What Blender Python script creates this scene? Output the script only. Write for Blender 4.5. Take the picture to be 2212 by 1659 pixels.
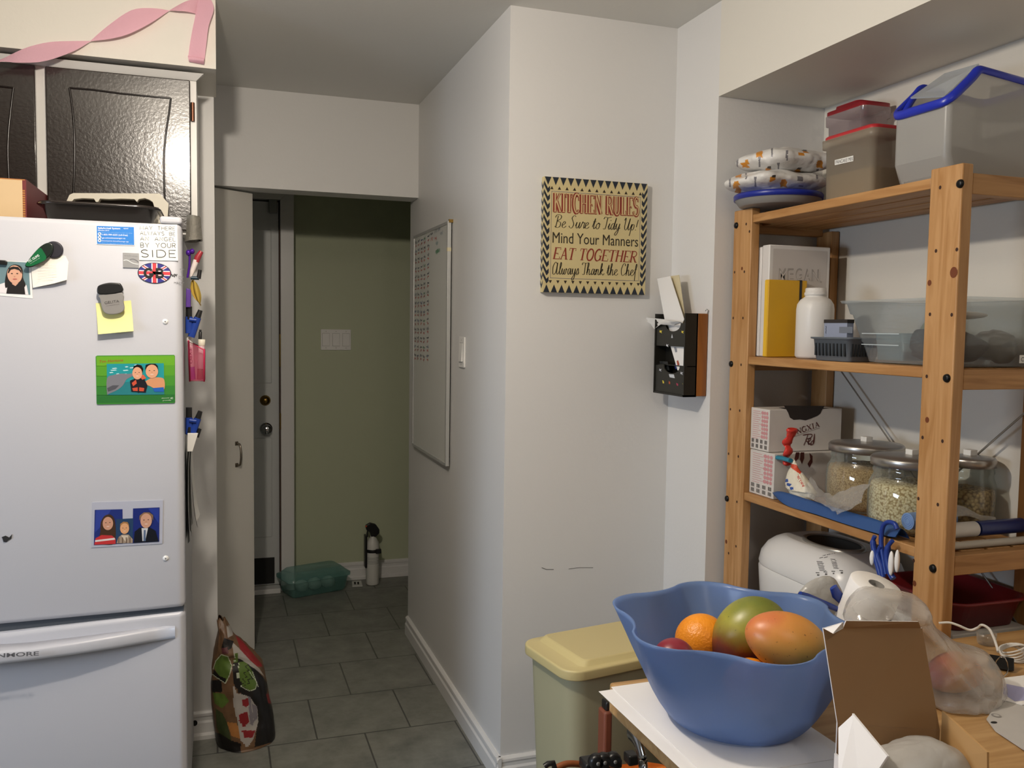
import bpy, bmesh, math, random
from mathutils import Vector, Matrix, noise
random.seed(7)
for o in list(bpy.data.objects): bpy.data.objects.remove(o)
SC = bpy.context.scene
COL = SC.collection
PI = math.pi

# ------------------------------------------------------------------ camera
F_PX, CX, CY, CAM_H = 1876.76, 1106.0, 829.5, 1.47
yaw, pit, rol = 0.327353, 0.0644074, 0.0143489
vd = Vector((math.sin(yaw) * math.cos(pit), math.cos(yaw) * math.cos(pit), -math.sin(pit)))
_r = Vector((math.cos(yaw), -math.sin(yaw), 0))
_u = _r.cross(vd)
vr = math.cos(rol) * _r + math.sin(rol) * _u
vu = -math.sin(rol) * _r + math.cos(rol) * _u
CAM = Vector((0, 0, CAM_H))
cam = bpy.data.cameras.new('camera')
cam.sensor_width = 36
cam.lens = F_PX * 36 / 2212
cam.clip_start = 0.05
camo = bpy.data.objects.new('camera', cam)
camo.matrix_world = Matrix(((vr.x, vu.x, -vd.x, 0), (vr.y, vu.y, -vd.y, 0), (vr.z, vu.z, -vd.z, CAM_H), (0, 0, 0, 1)))
COL.objects.link(camo)
SC.camera = camo

# ------------------------------------------------------------------ light and exposure
SC.view_settings.view_transform = 'Standard'
SC.view_settings.look = 'None'
SC.view_settings.gamma = 1
SC.view_settings.use_curve_mapping = False
SC.view_settings.exposure = 0.2
SC.cycles.use_denoising = True
SC.cycles.max_bounces = 10
SC.cycles.transparent_max_bounces = 24
W = bpy.data.worlds.new('world')
SC.world = W
W.use_nodes = True
W.node_tree.nodes['Background'].inputs[0].default_value = (0.95, 0.97, 1.0, 1)
W.node_tree.nodes['Background'].inputs[1].default_value = 0.10
def lamp(name, kind, loc, power, color, **k):
    l = bpy.data.lights.new(name, kind)
    l.energy = power
    l.color = color
    for a, b in k.items(): setattr(l, a, b)
    o = bpy.data.objects.new(name, l)
    o.location = loc
    COL.objects.link(o)
    return o
lamp('kitchen_lamp', 'POINT', (-0.115, 1.50, 2.215), 44, (1.0, 0.89, 0.76), shadow_soft_size=0.032)
lamp('dining_lamp', 'POINT', (0.58, -0.25, 2.25), 8, (1.0, 0.87, 0.73), shadow_soft_size=0.07)
wl = lamp('window_daylight', 'AREA', (-2.6, 1.05, 1.35), 15, (0.68, 0.81, 1.0), shape='RECTANGLE', size=0.55, size_y=1.15, spread=math.radians(110))
wl.rotation_euler = Vector((1, 0.22, -0.42)).to_track_quat('-Z', 'Z').to_euler()

# ------------------------------------------------------------------ measuring: a sight line met with a plane of the room
def ray(x, y): return vd * F_PX + vr * (x - CX) - vu * (y - CY)
def onX(x, y, X): v = ray(x, y); return CAM + v * (X / v.x)
def onY(x, y, Y): v = ray(x, y); return CAM + v * (Y / v.y)
def onZ(x, y, Z): v = ray(x, y); return CAM + v * ((Z - CAM_H) / v.z)

# ------------------------------------------------------------------ materials
def lin(h):
    h = h.lstrip('#')
    c = [int(h[i:i + 2], 16) / 255 for i in (0, 2, 4)]
    return tuple((x / 12.92 if x <= .04045 else ((x + .055) / 1.055) ** 2.4) for x in c) + (1,)
MATS = {}
def mat(name, col, rough=.5, metal=0, spec=.5, coat=0, bump=0, bscale=40, var=0, vscale=6, alpha=1, transl=0, transm=0, emis=None, stretch=None):
    if name in MATS: return MATS[name]
    m = bpy.data.materials.new(name); m.use_nodes = True
    nt = m.node_tree; b = nt.nodes['Principled BSDF']; out = nt.nodes['Material Output']
    c = lin(col) if isinstance(col, str) else col
    b.inputs['Base Color'].default_value = c
    b.inputs['Roughness'].default_value = rough
    b.inputs['Metallic'].default_value = metal
    b.inputs['Specular IOR Level'].default_value = spec
    b.inputs['Coat Weight'].default_value = coat
    b.inputs['Transmission Weight'].default_value = transm
    tc = nt.nodes.new('ShaderNodeTexCoord'); src = tc.outputs['Object']
    if stretch:
        mp = nt.nodes.new('ShaderNodeMapping'); mp.inputs['Scale'].default_value = stretch
        nt.links.new(src, mp.inputs[0]); src = mp.outputs[0]
    if var:
        n = nt.nodes.new('ShaderNodeTexNoise'); n.inputs['Scale'].default_value = vscale; n.inputs['Detail'].default_value = 6
        nt.links.new(src, n.inputs['Vector'])
        mx = nt.nodes.new('ShaderNodeMix'); mx.data_type = 'RGBA'
        mx.inputs['A'].default_value = tuple(x * (1 - var) for x in c[:3]) + (1,)
        mx.inputs['B'].default_value = tuple(min(1, x * (1 + var)) for x in c[:3]) + (1,)
        nt.links.new(n.outputs[0], mx.inputs['Factor']); nt.links.new(mx.outputs['Result'], b.inputs['Base Color'])
    if bump:
        n2 = nt.nodes.new('ShaderNodeTexNoise'); n2.inputs['Scale'].default_value = bscale; n2.inputs['Detail'].default_value = 3
        nt.links.new(src, n2.inputs['Vector'])
        bp = nt.nodes.new('ShaderNodeBump'); bp.inputs['Strength'].default_value = bump; bp.inputs['Distance'].default_value = .01
        nt.links.new(n2.outputs[0], bp.inputs['Height']); nt.links.new(bp.outputs[0], b.inputs['Normal'])
    sh = b.outputs[0]
    if transl:
        t = nt.nodes.new('ShaderNodeBsdfTranslucent'); t.inputs[0].default_value = c
        x = nt.nodes.new('ShaderNodeMixShader'); x.inputs[0].default_value = transl
        nt.links.new(sh, x.inputs[1]); nt.links.new(t.outputs[0], x.inputs[2]); sh = x.outputs[0]
    if alpha < 1:
        t = nt.nodes.new('ShaderNodeBsdfTransparent')
        x = nt.nodes.new('ShaderNodeMixShader'); x.inputs[0].default_value = alpha
        nt.links.new(t.outputs[0], x.inputs[1]); nt.links.new(sh, x.inputs[2]); sh = x.outputs[0]
    nt.links.new(sh, out.inputs[0])
    MATS[name] = m
    return m
def clear_mat(name, tint='#ffffff', edge=.35, base=.06, rough=.08, film=None, bump=0, bscale=30):
    """clear plastic or thin glass: see-through face on, shinier and denser at the rims"""
    if name in MATS: return MATS[name]
    m = bpy.data.materials.new(name); m.use_nodes = True
    nt = m.node_tree; nt.nodes.remove(nt.nodes['Principled BSDF']); out = nt.nodes['Material Output']
    t = nt.nodes.new('ShaderNodeBsdfTransparent'); t.inputs[0].default_value = lin(tint)
    g = nt.nodes.new('ShaderNodeBsdfPrincipled'); g.inputs['Base Color'].default_value = lin(film or tint); g.inputs['Roughness'].default_value = rough
    lw = nt.nodes.new('ShaderNodeLayerWeight'); lw.inputs[0].default_value = .35
    mr = nt.nodes.new('ShaderNodeMapRange'); mr.inputs['To Min'].default_value = base; mr.inputs['To Max'].default_value = base + edge
    nt.links.new(lw.outputs['Facing'], mr.inputs['Value'])
    if bump:
        n2 = nt.nodes.new('ShaderNodeTexNoise'); n2.inputs['Scale'].default_value = bscale; n2.inputs['Detail'].default_value = 4
        bp = nt.nodes.new('ShaderNodeBump'); bp.inputs['Strength'].default_value = bump; bp.inputs['Distance'].default_value = .01
        nt.links.new(n2.outputs[0], bp.inputs['Height']); nt.links.new(bp.outputs[0], g.inputs['Normal'])
    x = nt.nodes.new('ShaderNodeMixShader')
    nt.links.new(mr.outputs[0], x.inputs[0]); nt.links.new(t.outputs[0], x.inputs[1]); nt.links.new(g.outputs[0], x.inputs[2])
    gl = nt.nodes.new('ShaderNodeBsdfGlossy'); gl.inputs['Roughness'].default_value = rough
    if bump: nt.links.new(bp.outputs[0], gl.inputs['Normal'])
    x2 = nt.nodes.new('ShaderNodeMixShader'); x2.inputs[0].default_value = .07
    nt.links.new(x.outputs[0], x2.inputs[1]); nt.links.new(gl.outputs[0], x2.inputs[2])
    nt.links.new(x2.outputs[0], out.inputs[0])
    MATS[name] = m
    return m
def wood_mat(name, c1, c2, axis='Y', scale=1.0, rough=.45):
    if name in MATS: return MATS[name]
    m = bpy.data.materials.new(name); m.use_nodes = True
    nt = m.node_tree; b = nt.nodes['Principled BSDF']
    tc = nt.nodes.new('ShaderNodeTexCoord'); mp = nt.nodes.new('ShaderNodeMapping')
    s = {'X': (1.2, 14, 14), 'Y': (14, 1.2, 14), 'Z': (14, 14, 1.2)}[axis]
    mp.inputs['Scale'].default_value = tuple(k * scale for k in s)
    nt.links.new(tc.outputs['Object'], mp.inputs[0])
    n = nt.nodes.new('ShaderNodeTexNoise'); n.inputs['Scale'].default_value = 3; n.inputs['Detail'].default_value = 8; n.inputs['Distortion'].default_value = 1.2
    nt.links.new(mp.outputs[0], n.inputs['Vector'])
    r = nt.nodes.new('ShaderNodeValToRGB')
    r.color_ramp.elements[0].position = .36; r.color_ramp.elements[0].color = lin(c2)
    r.color_ramp.elements[1].position = .62; r.color_ramp.elements[1].color = lin(c1)
    nt.links.new(n.outputs[0], r.inputs[0]); nt.links.new(r.outputs[0], b.inputs['Base Color'])
    b.inputs['Roughness'].default_value = rough
    bp = nt.nodes.new('ShaderNodeBump'); bp.inputs['Strength'].default_value = .08
    nt.links.new(n.outputs[0], bp.inputs['Height']); nt.links.new(bp.outputs[0], b.inputs['Normal'])
    MATS[name] = m
    return m

# ------------------------------------------------------------------ mesh building
def V(*a): return Vector(a)
class MB:
    def __init__(s): s.v = []; s.f = []; s.m = []; s.sm = []; s.mats = []
    def mi(s, m):
        if m not in s.mats: s.mats.append(m)
        return s.mats.index(m)
    def add(s, vs, fs, m, smooth=False):
        b = len(s.v); k = s.mi(m)
        s.v += [Vector(p) for p in vs]
        for f in fs: s.f.append([i + b for i in f]); s.m.append(k); s.sm.append(smooth)
        return s
    def add_bm(s, bm, m, M=None, smooth=False):
        bm.verts.index_update()
        vs = [(M @ v.co) if M else v.co.copy() for v in bm.verts]
        sm = [f.smooth for f in bm.faces] if smooth is None else [smooth] * len(bm.faces)
        s.add(vs, [[v.index for v in f.verts] for f in bm.faces], m); s.sm[-len(sm):] = sm; bm.free(); return s
    def box(s, x0, x1, y0, y1, z0, z1, m, r=0, seg=2, M=None, smooth=None):
        x0, x1 = sorted((x0, x1)); y0, y1 = sorted((y0, y1)); z0, z1 = sorted((z0, z1))
        bm = bmesh.new()
        bmesh.ops.create_cube(bm, size=1, matrix=Matrix.Translation(((x0 + x1) / 2, (y0 + y1) / 2, (z0 + z1) / 2)) @ Matrix.Diagonal((x1 - x0, y1 - y0, z1 - z0, 1)))
        if r:
            r = min(r, .49 * min(x1 - x0, y1 - y0, z1 - z0))
            res = bmesh.ops.bevel(bm, geom=list(bm.edges), offset=r, segments=seg, profile=.5, affect='EDGES')
            for f in res['faces']: f.smooth = True
        return s.add_bm(bm, m, M, None)
    def quad(s, a, b, c, d, m): return s.add([a, b, c, d], [[0, 1, 2, 3]], m)
    def poly(s, pts, m): return s.add(pts, [list(range(len(pts)))], m)
    def prism(s, pts, h, m, r=0):
        """polygon (3-D points, counter-clockwise seen from the tip of h) pushed along h"""
        n = len(pts); h = Vector(h); P = [Vector(p) for p in pts]
        fs = [list(range(n))[::-1], list(range(n, 2 * n))] + [[i, (i + 1) % n, n + (i + 1) % n, n + i] for i in range(n)]
        if r:
            bm = bmesh.new(); vv = [bm.verts.new(p) for p in P + [p + h for p in P]]
            for f in fs: bm.faces.new([vv[i] for i in f])
            bmesh.ops.recalc_face_normals(bm, faces=list(bm.faces))
            res = bmesh.ops.bevel(bm, geom=list(bm.edges), offset=r, segments=2, profile=.5, affect='EDGES')
            for f in res['faces']: f.smooth = True
            return s.add_bm(bm, m, None, None)
        return s.add(P + [p + h for p in P], fs, m)
    def grid(s, fn, nu, nv, m, cu=False, cv=False, smooth=True, capu=False):
        vs = []; U = nu if cu else nu + 1; Vn = nv if cv else nv + 1
        for i in range(U):
            for j in range(Vn): vs.append(fn(i / nu, j / nv))
        fs = []
        for i in range(nu):
            for j in range(nv):
                a = i * Vn + j; b = ((i + 1) % U) * Vn + j
                c = ((i + 1) % U) * Vn + (j + 1) % Vn; d = i * Vn + (j + 1) % Vn
                fs.append([a, b, c, d])
        if capu:
            fs.append([j for j in range(Vn)][::-1]); fs.append([(U - 1) * Vn + j for j in range(Vn)])
        return s.add(vs, fs, m, smooth)
    def tube(s, path, r, m, n=8, closed=False, caps=True, sx=1, sy=1, up=None):
        P = [Vector(p) for p in path]; k = len(P)
        R = r if isinstance(r, (list, tuple)) else [r] * k
        T = []
        for i in range(k):
            a = P[(i - 1) % k] if (closed or i) else P[i]; b = P[(i + 1) % k] if (closed or i < k - 1) else P[i]
            T.append((b - a).normalized())
        u = Vector(up) if up else (Vector((0, 0, 1)) if abs(T[0].z) < .9 else Vector((1, 0, 0)))
        vs = []
        for i in range(k):
            u = (u - T[i] * u.dot(T[i])).normalized(); w = T[i].cross(u)
            for j in range(n):
                a = 2 * PI * j / n
                vs.append(P[i] + (u * math.cos(a) * sx + w * math.sin(a) * sy) * R[i])
        fs = []
        for i in range(k if closed else k - 1):
            for j in range(n):
                b = ((i + 1) % k) * n
                fs.append([i * n + j, i * n + (j + 1) % n, b + (j + 1) % n, b + j])
        s.add(vs, fs, m, True)
        if caps and not closed:
            s.add(vs[:n], [list(range(n))[::-1]], m); s.add(vs[-n:], [list(range(n))], m)
        return s
    def lathe(s, prof, m, c=(0, 0, 0), n=32, M=None, sx=1, sy=1, smooth=True):
        vs = []; c = Vector(c); k = len(prof)
        for i in range(n):
            a = 2 * PI * i / n
            for (r, z) in prof:
                p = Vector((r * math.cos(a) * sx, r * math.sin(a) * sy, z)); vs.append((M @ p if M else p) + c)
        fs = [[i * k + j, ((i + 1) % n) * k + j, ((i + 1) % n) * k + j + 1, i * k + j + 1] for i in range(n) for j in range(k - 1)]
        return s.add(vs, fs, m, smooth)
    def ball(s, c, rx, ry, rz, m, nu=24, nv=14, M=None, fn=None):
        c = Vector(c)
        def f(u, v):
            a = 2 * PI * u; b = PI * v
            p = Vector((rx * math.cos(a) * math.sin(b), ry * math.sin(a) * math.sin(b), -rz * math.cos(b)))
            if fn: p = fn(p)
            return (M @ p if M else p) + c
        return s.grid(f, nu, nv, m, cu=True)
    def paint(s, px, m):
        """give the camera-side faces inside a traced outline another printed colour"""
        k = s.mi(m); n = len(px)
        if getattr(s, 'cp', None) is None or s.cn != len(s.f):
            s.cp = []; s.cn = len(s.f)
            for i, f in enumerate(s.f):
                P = [s.v[j] for j in f]; c = sum(P, Vector()) / len(P); d = c - CAM
                if (P[1] - P[0]).cross(P[2] - P[0]).dot(d) > 0: continue
                w = d.dot(vd); s.cp.append((i, CX + F_PX * d.dot(vr) / w, CY - F_PX * d.dot(vu) / w))
        bx0, bx1, by0, by1 = min(q[0] for q in px), max(q[0] for q in px), min(q[1] for q in px), max(q[1] for q in px)
        for i, x, y in s.cp:
            if not (bx0 < x < bx1 and by0 < y < by1): continue
            ins = False
            for a in range(n):
                (xa, ya), (xb, yb) = px[a], px[(a + 1) % n]
                if (ya > y) != (yb > y) and x < (xb - xa) * (y - ya) / (yb - ya) + xa: ins = not ins
            if ins: s.m[i] = k
        return s
    def pen(s, pts, w, m):
        """a printed line of width w through traced points"""
        P = [Vector((q[0], q[1])) for q in pts]
        for a, b in zip(P, P[1:]):
            d = (b - a).normalized(); q = Vector((-d.y, d.x)) * w / 2; e = d * w * .3
            s.paint([tuple(t) for t in (a - e + q, b + e + q, b + e - q, a - e - q)], m)
    def center(s):
        xs = [p.x for p in s.v]; ys = [p.y for p in s.v]; zs = [p.z for p in s.v]
        return Vector(((min(xs) + max(xs)) / 2, (min(ys) + max(ys)) / 2, min(zs)))
ORG = {}
def _mesh(name, mb, org):
    me = bpy.data.meshes.new(name)
    me.from_pydata([p - org for p in mb.v], [], mb.f)
    for m in mb.mats: me.materials.append(m)
    me.polygons.foreach_set('material_index', mb.m)
    me.polygons.foreach_set('use_smooth', mb.sm)
    me.update()
    o = bpy.data.objects.new(name, me); COL.objects.link(o)
    return o
def props(o, label=None, cat=None, group=None, kind=None):
    if label: o['label'] = label
    if cat: o['category'] = cat
    if group: o['group'] = group
    if kind: o['kind'] = kind
def thing(name, label, cat, org, group=None):
    o = bpy.data.objects.new(name, None); COL.objects.link(o)
    o.empty_display_size = .05; o.location = org; ORG[o.name] = Vector(org); props(o, label, cat, group); return o
def solid(name, mb, label, cat, group=None, kind=None):
    c = mb.center(); o = _mesh(name, mb, c); o.location = c; ORG[o.name] = c; props(o, label, cat, group, kind); return o
def part(name, mb, parent, label=None, kind=None):
    g = ORG[parent.name]; o = _mesh(name, mb, g); o.parent = parent; ORG[o.name] = g
    if label: o['label'] = label
    if kind: o['kind'] = kind
    return o
def struct(name, mb, parent=None):
    if parent is not None: return part(name, mb, parent)
    c = mb.center(); o = _mesh(name, mb, c); o.location = c; ORG[o.name] = c; o['kind'] = 'structure'; return o
def copy_tree(o, parent=None, loc=None, rot=None):
    c = o.copy(); COL.objects.link(c)
    if parent is not None: c.parent = parent
    if loc is not None: c.location = loc
    if rot is not None: c.rotation_euler = rot
    for ch in o.children: copy_tree(ch, c)
    return c
def cr(pts, k=6, closed=False):
    """Catmull-Rom curve through points"""
    P = [Vector(p) for p in pts]; n = len(P); out = []
    for i in range(n if closed else n - 1):
        p0 = P[(i - 1) % n] if (closed or i) else P[i]; p1 = P[i]; p2 = P[(i + 1) % n]; p3 = P[(i + 2) % n] if (closed or i + 2 < n) else p2
        for j in range(k):
            t = j / k
            out.append(.5 * ((2 * p1) + (p2 - p0) * t + (2 * p0 - 5 * p1 + 4 * p2 - p3) * t * t + (3 * p1 - p0 - 3 * p2 + p3) * t ** 3))
    if not closed: out.append(P[-1])
    return out
def rrect(w, h, r, k=4):
    """rounded rectangle, centred"""
    pts = []
    for cx, cy, a in ((w / 2 - r, h / 2 - r, 0), (-w / 2 + r, h / 2 - r, 90), (-w / 2 + r, -h / 2 + r, 180), (w / 2 - r, -h / 2 + r, 270)):
        for i in range(k + 1):
            t = math.radians(a + 90 * i / k); pts.append((cx + r * math.cos(t), cy + r * math.sin(t)))
    return pts

# ------------------------------------------------------------------ lettering
_TXT = {}
def text_mesh(s, off=0):
    if (s, off) not in _TXT:
        cu = bpy.data.curves.new('t', 'FONT'); cu.body = s; cu.size = 1; cu.resolution_u = 3; cu.offset = off
        ob = bpy.data.objects.new('t', cu); COL.objects.link(ob)
        me = bpy.data.meshes.new_from_object(ob.evaluated_get(bpy.context.evaluated_depsgraph_get()))
        _TXT[(s, off)] = ([v.co.to_2d() for v in me.vertices], [list(p.vertices) for p in me.polygons])
        bpy.data.objects.remove(ob); bpy.data.curves.remove(cu); bpy.data.meshes.remove(me)
    return _TXT[(s, off)]
class Face:
    """a flat face to print on: origin, x and y directions (any length), height along the outward normal"""
    def __init__(s, o, ux, uy, flip=False):
        s.o = Vector(o); s.ux = Vector(ux).normalized(); s.uy = Vector(uy).normalized()
        s.n = s.ux.cross(s.uy) * (-1 if flip else 1)
    def p(s, x, y, h=0): return s.o + s.ux * x + s.uy * y + s.n * h
    def px(s, x, y, h=0):
        v = ray(x, y); o = s.o + s.n * h
        q = CAM + v * ((o - CAM).dot(s.n) / v.dot(s.n)) - o
        return (q.dot(s.ux), q.dot(s.uy))
    def poly(s, mb, pts, m, h=.0006): mb.poly([s.p(x, y, h) for x, y in pts], m)
    def pxpoly(s, mb, pts, m, h=.0006): s.poly(mb, [s.px(*q) for q in pts], m, h)
    def slab(s, mb, pts, m, h0=0, h1=.002, r=0): mb.prism([s.p(x, y, h0) for x, y in pts], s.n * (h1 - h0), m, r)
    def rect(s, mb, x0, x1, y0, y1, m, h=.0006): s.poly(mb, [(x0, y0), (x1, y0), (x1, y1), (x0, y1)], m, h)
    def ell(s, mb, x, y, rx, ry, m, h=.0006, n=20, a0=0, a1=360, rot=0):
        c, d = math.cos(rot), math.sin(rot); pts = []
        full = a1 - a0 >= 360
        for i in range(n if full else n + 1):
            t = math.radians(a0 + (a1 - a0) * i / n); u, v = rx * math.cos(t), ry * math.sin(t); pts.append((x + u * c - v * d, y + u * d + v * c))
        s.poly(mb, pts, m, h)
    def stroke(s, mb, pts, w, m, h=.0006, closed=False):
        P = [Vector((q[0], q[1])) for q in pts]
        P = [q for i, q in enumerate(P) if i == 0 or (q - P[i - 1]).length > 1e-7]
        n = len(P); L = []; R = []
        for i in range(n):
            a = P[(i - 1) % n] if (closed or i) else P[i]; b = P[(i + 1) % n] if (closed or i < n - 1) else P[i]
            d = (b - a)
            d = d.normalized() if d.length > 1e-9 else Vector((1, 0)); q = Vector((-d.y, d.x))
            ww = w[i] if isinstance(w, list) else w
            L.append(P[i] + q * ww / 2); R.append(P[i] - q * ww / 2)
        vs = [s.p(q.x, q.y, h) for q in L] + [s.p(q.x, q.y, h) for q in R]
        fs = [[n + i, n + (i + 1) % n, (i + 1) % n, i] for i in range(n if closed else n - 1)]
        mb.add(vs, fs, m)
    def text(s, mb, t, a, b, hgt, m, h=.0006, shear=0, off=0):
        """text fitted between points a and b of the base line, capital letters hgt high"""
        vs, fs = text_mesh(t, off)
        if not vs: return
        x0 = min(v.x for v in vs); x1 = max(v.x for v in vs)
        A = Vector(a); B = Vector(b); d = B - A; e = d.normalized(); q = Vector((-e.y, e.x)); k = d.length / (x1 - x0)
        out = []
        for v in vs:
            yy = v.y * hgt / .729; xx = (v.x - x0) * k + shear * yy
            r = A + e * xx + q * yy; out.append(s.p(r.x, r.y, h))
        mb.add(out, fs, m)

# ================================================================== THE ROOM
CEIL = 2.455; WX = 0.857; YF = 2.588; XS = 1.434; YA = 2.327; XB = 1.818; ZA = 2.174
YH0, YH1, ZH = 3.865, 4.0, 2.045; YG = 5.0; YST = 3.2; XL = -2.7; YB = -1.9
m_wall = mat('white_wall_paint', '#d9d8d6', rough=.42, spec=.35, bump=.05, bscale=90)
m_wall2 = mat('cream_wall_paint', '#dcd8ce', rough=.5, spec=.3, bump=.05, bscale=90)
m_trimw = mat('white_trim_gloss', '#dedddb', rough=.3)
m_ceil = mat('ceiling_paint', '#d6d5d0', rough=.45, spec=.4, bump=.05, bscale=70)
m_green = mat('sage_green_paint', '#bbc1a4', rough=.6, bump=.05, bscale=90)
m_dark = mat('dark_gap', '#141311', rough=.8)

# floor tiles
mf = bpy.data.materials.new('floor_tiles'); mf.use_nodes = True
nt = mf.node_tree; b = nt.nodes['Principled BSDF']
ge = nt.nodes.new('ShaderNodeNewGeometry'); mp = nt.nodes.new('ShaderNodeMapping'); mp.inputs['Location'].default_value = (.009, -.298 + .345, 0)
nt.links.new(ge.outputs['Position'], mp.inputs[0])
br = nt.nodes.new('ShaderNodeTexBrick'); br.offset = .5
for k, v in dict(Scale=1.0).items(): br.inputs[k].default_value = v
br.inputs['Brick Width'].default_value = .336; br.inputs['Row Height'].default_value = .345; br.inputs['Mortar Size'].default_value = .0034
br.inputs['Mortar Smooth'].default_value = .3; br.inputs['Bias'].default_value = 0
nt.links.new(mp.outputs[0], br.inputs['Vector'])
n1 = nt.nodes.new('ShaderNodeTexNoise'); n1.inputs['Scale'].default_value = 9; n1.inputs['Detail'].default_value = 10; n1.inputs['Roughness'].default_value = .7
nt.links.new(ge.outputs['Position'], n1.inputs['Vector'])
rp = nt.nodes.new('ShaderNodeValToRGB'); rp.color_ramp.elements[0].position = .3; rp.color_ramp.elements[0].color = lin('#656661'); rp.color_ramp.elements[1].position = .7; rp.color_ramp.elements[1].color = lin('#8b8b83')
nt.links.new(n1.outputs[0], rp.inputs[0])
nt.links.new(rp.outputs[0], br.inputs['Color1']); nt.links.new(rp.outputs[0], br.inputs['Color2']); br.inputs['Mortar'].default_value = lin('#4c4c49')
nt.links.new(br.outputs[0], b.inputs['Base Color']); b.inputs['Roughness'].default_value = .42
bp = nt.nodes.new('ShaderNodeBump'); bp.inputs['Strength'].default_value = .35; bp.inputs['Distance'].default_value = .004; bp.invert = True
nt.links.new(br.outputs['Fac'], bp.inputs['Height'])
bp2 = nt.nodes.new('ShaderNodeBump'); bp2.inputs['Strength'].default_value = .15; bp2.inputs['Distance'].default_value = .004
nt.links.new(n1.outputs[0], bp2.inputs['Height']); nt.links.new(bp.outputs[0], bp2.inputs['Normal']); nt.links.new(bp2.outputs[0], b.inputs['Normal'])

struct('floor', MB().box(XL, 2.0, YB, YG + .1, -.05, 0, mf))
struct('ceiling', MB().box(XL, 2.0, YB, YG + .1, CEIL, CEIL + .05, m_ceil))
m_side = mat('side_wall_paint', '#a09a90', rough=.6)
mb = MB().box(XL - .06, XL, YB, .55, 0, CEIL, m_side).box(XL - .06, XL, 1.55, 3.6, 0, CEIL, m_side).box(XL - .06, XL, .55, 1.55, 0, .7, m_side).box(XL - .06, XL, .55, 1.55, 2.0, CEIL, m_side)
struct('wall_left', mb)
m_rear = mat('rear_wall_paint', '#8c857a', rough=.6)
struct('wall_back', MB().box(XL, 2.0, YB - .06, YB, 0, CEIL, m_rear))
# block between the hallway and the alcove: whiteboard side, sign side, white return and the drop above the alcove
struct('wall_right', MB().prism([(WX, YF, 0), (XS, YF, 0), (XS, YA, 0), (XB, YA, 0), (XB + .1, YA, 0), (XB + .1, 4.03, 0), (WX, 4.03, 0)], (0, 0, CEIL), m_wall))
struct('wall_alcove', MB().box(XB, XB + .1, YB, YA, 0, CEIL, m_wall2))
struct('ceiling_alcove', MB().box(XS, XB, YB, YA, ZA, CEIL, m_wall2))
# niche wall beside the fridge
struct('wall_niche', MB().box(-1.25, -.006, YST, YST + .1, 0, CEIL, m_wall))
struct('wall_soffit', MB().box(-1.6, .002, 2.85, YST, 2.243, CEIL, m_wall2))
struct('wall_kitchen', MB().box(XL, -1.25, YST, YST + .1, 0, CEIL, m_wall))
# hallway: left side, header, back wall
struct('wall_hall', MB().box(-.11, -.03, YST + .1, YG, 0, CEIL, m_wall))
struct('wall_header', MB().box(-.03, WX, YH0, YH1, ZH, CEIL, m_wall))
struct('wall_landing', MB().box(-.11, 1.9, YG, YG + .08, 0, CEIL, m_green).box(1.85, 1.9, 4.03, YG, 0, CEIL, m_green))
struct('ceiling_landing', MB().box(-.03, 1.85, YH1, YG, 2.28, 2.32, mat('landing_ceiling_paint', '#b9bba6', rough=.6)))
# mouldings
def baseboard(name, a, b, n, h=.088, t=.016, shoe=0):
    """moulded base board along the wall line a-b, n pointing into the room"""
    a = Vector(a); b = Vector(b); n = Vector(n); mb = MB()
    prof = [(0, 0), (t + shoe, 0), (t + shoe, .014), (t, .020), (t, h * .58), (t * .72, h * .66), (t * .72, h * .78), (t * .9, h * .84), (t * .85, h * .93), (t * .4, h), (0, h)]
    vs = []; k = len(prof)
    for q in (a, b): vs += [q + n * x + Vector((0, 0, z)) for x, z in prof]
    fs = [[i, (i + 1) % k, k + (i + 1) % k, k + i] for i in range(k)] + [list(range(k))[::-1], list(range(k, 2 * k))]
    mb.add(vs, fs, m_trimw); return mb
struct('baseboard_hall', baseboard('b', (WX, 4.02, 0), (WX, YF - .016, 0), (-1, 0, 0)))
struct('baseboard_sign', baseboard('b', (WX - .016, YF, 0), (XS, YF, 0), (0, -1, 0)))
mb = baseboard('b', (-.25, YST, 0), (-.006, YST, 0), (0, -1, 0), h=.095, t=.014, shoe=.012)
fb = Face((-.03, YST - .0145, 0), (1, 0, 0), (0, 0, 1))
x, y = fb.px(421, 1562); fb.ell(mb, x, y, .0085, .0105, m_dark, .0005)
struct('baseboard_niche', mb)
struct('baseboard_landing', baseboard('b', (.42, YG, 0), (1.6, YG, 0), (0, -1, 0), h=.10, t=.016, shoe=.01))
# wall marks on the sign wall
mk = mat('scuff_mark', '#55504a', rough=.8)
fs_ = Face((WX, YF, 0), (1, 0, 0), (0, 0, 1)); mb = MB()
fs_.stroke(mb, [fs_.px(*q) for q in [(1170, 1226), (1180, 1230), (1196, 1230)]], .0018, mk, .0008)
fs_.stroke(mb, [fs_.px(*q) for q in [(1228, 1229), (1250, 1226), (1281, 1226)]], .0014, mk, .0008)
struct('trim_1', mb)

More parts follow.
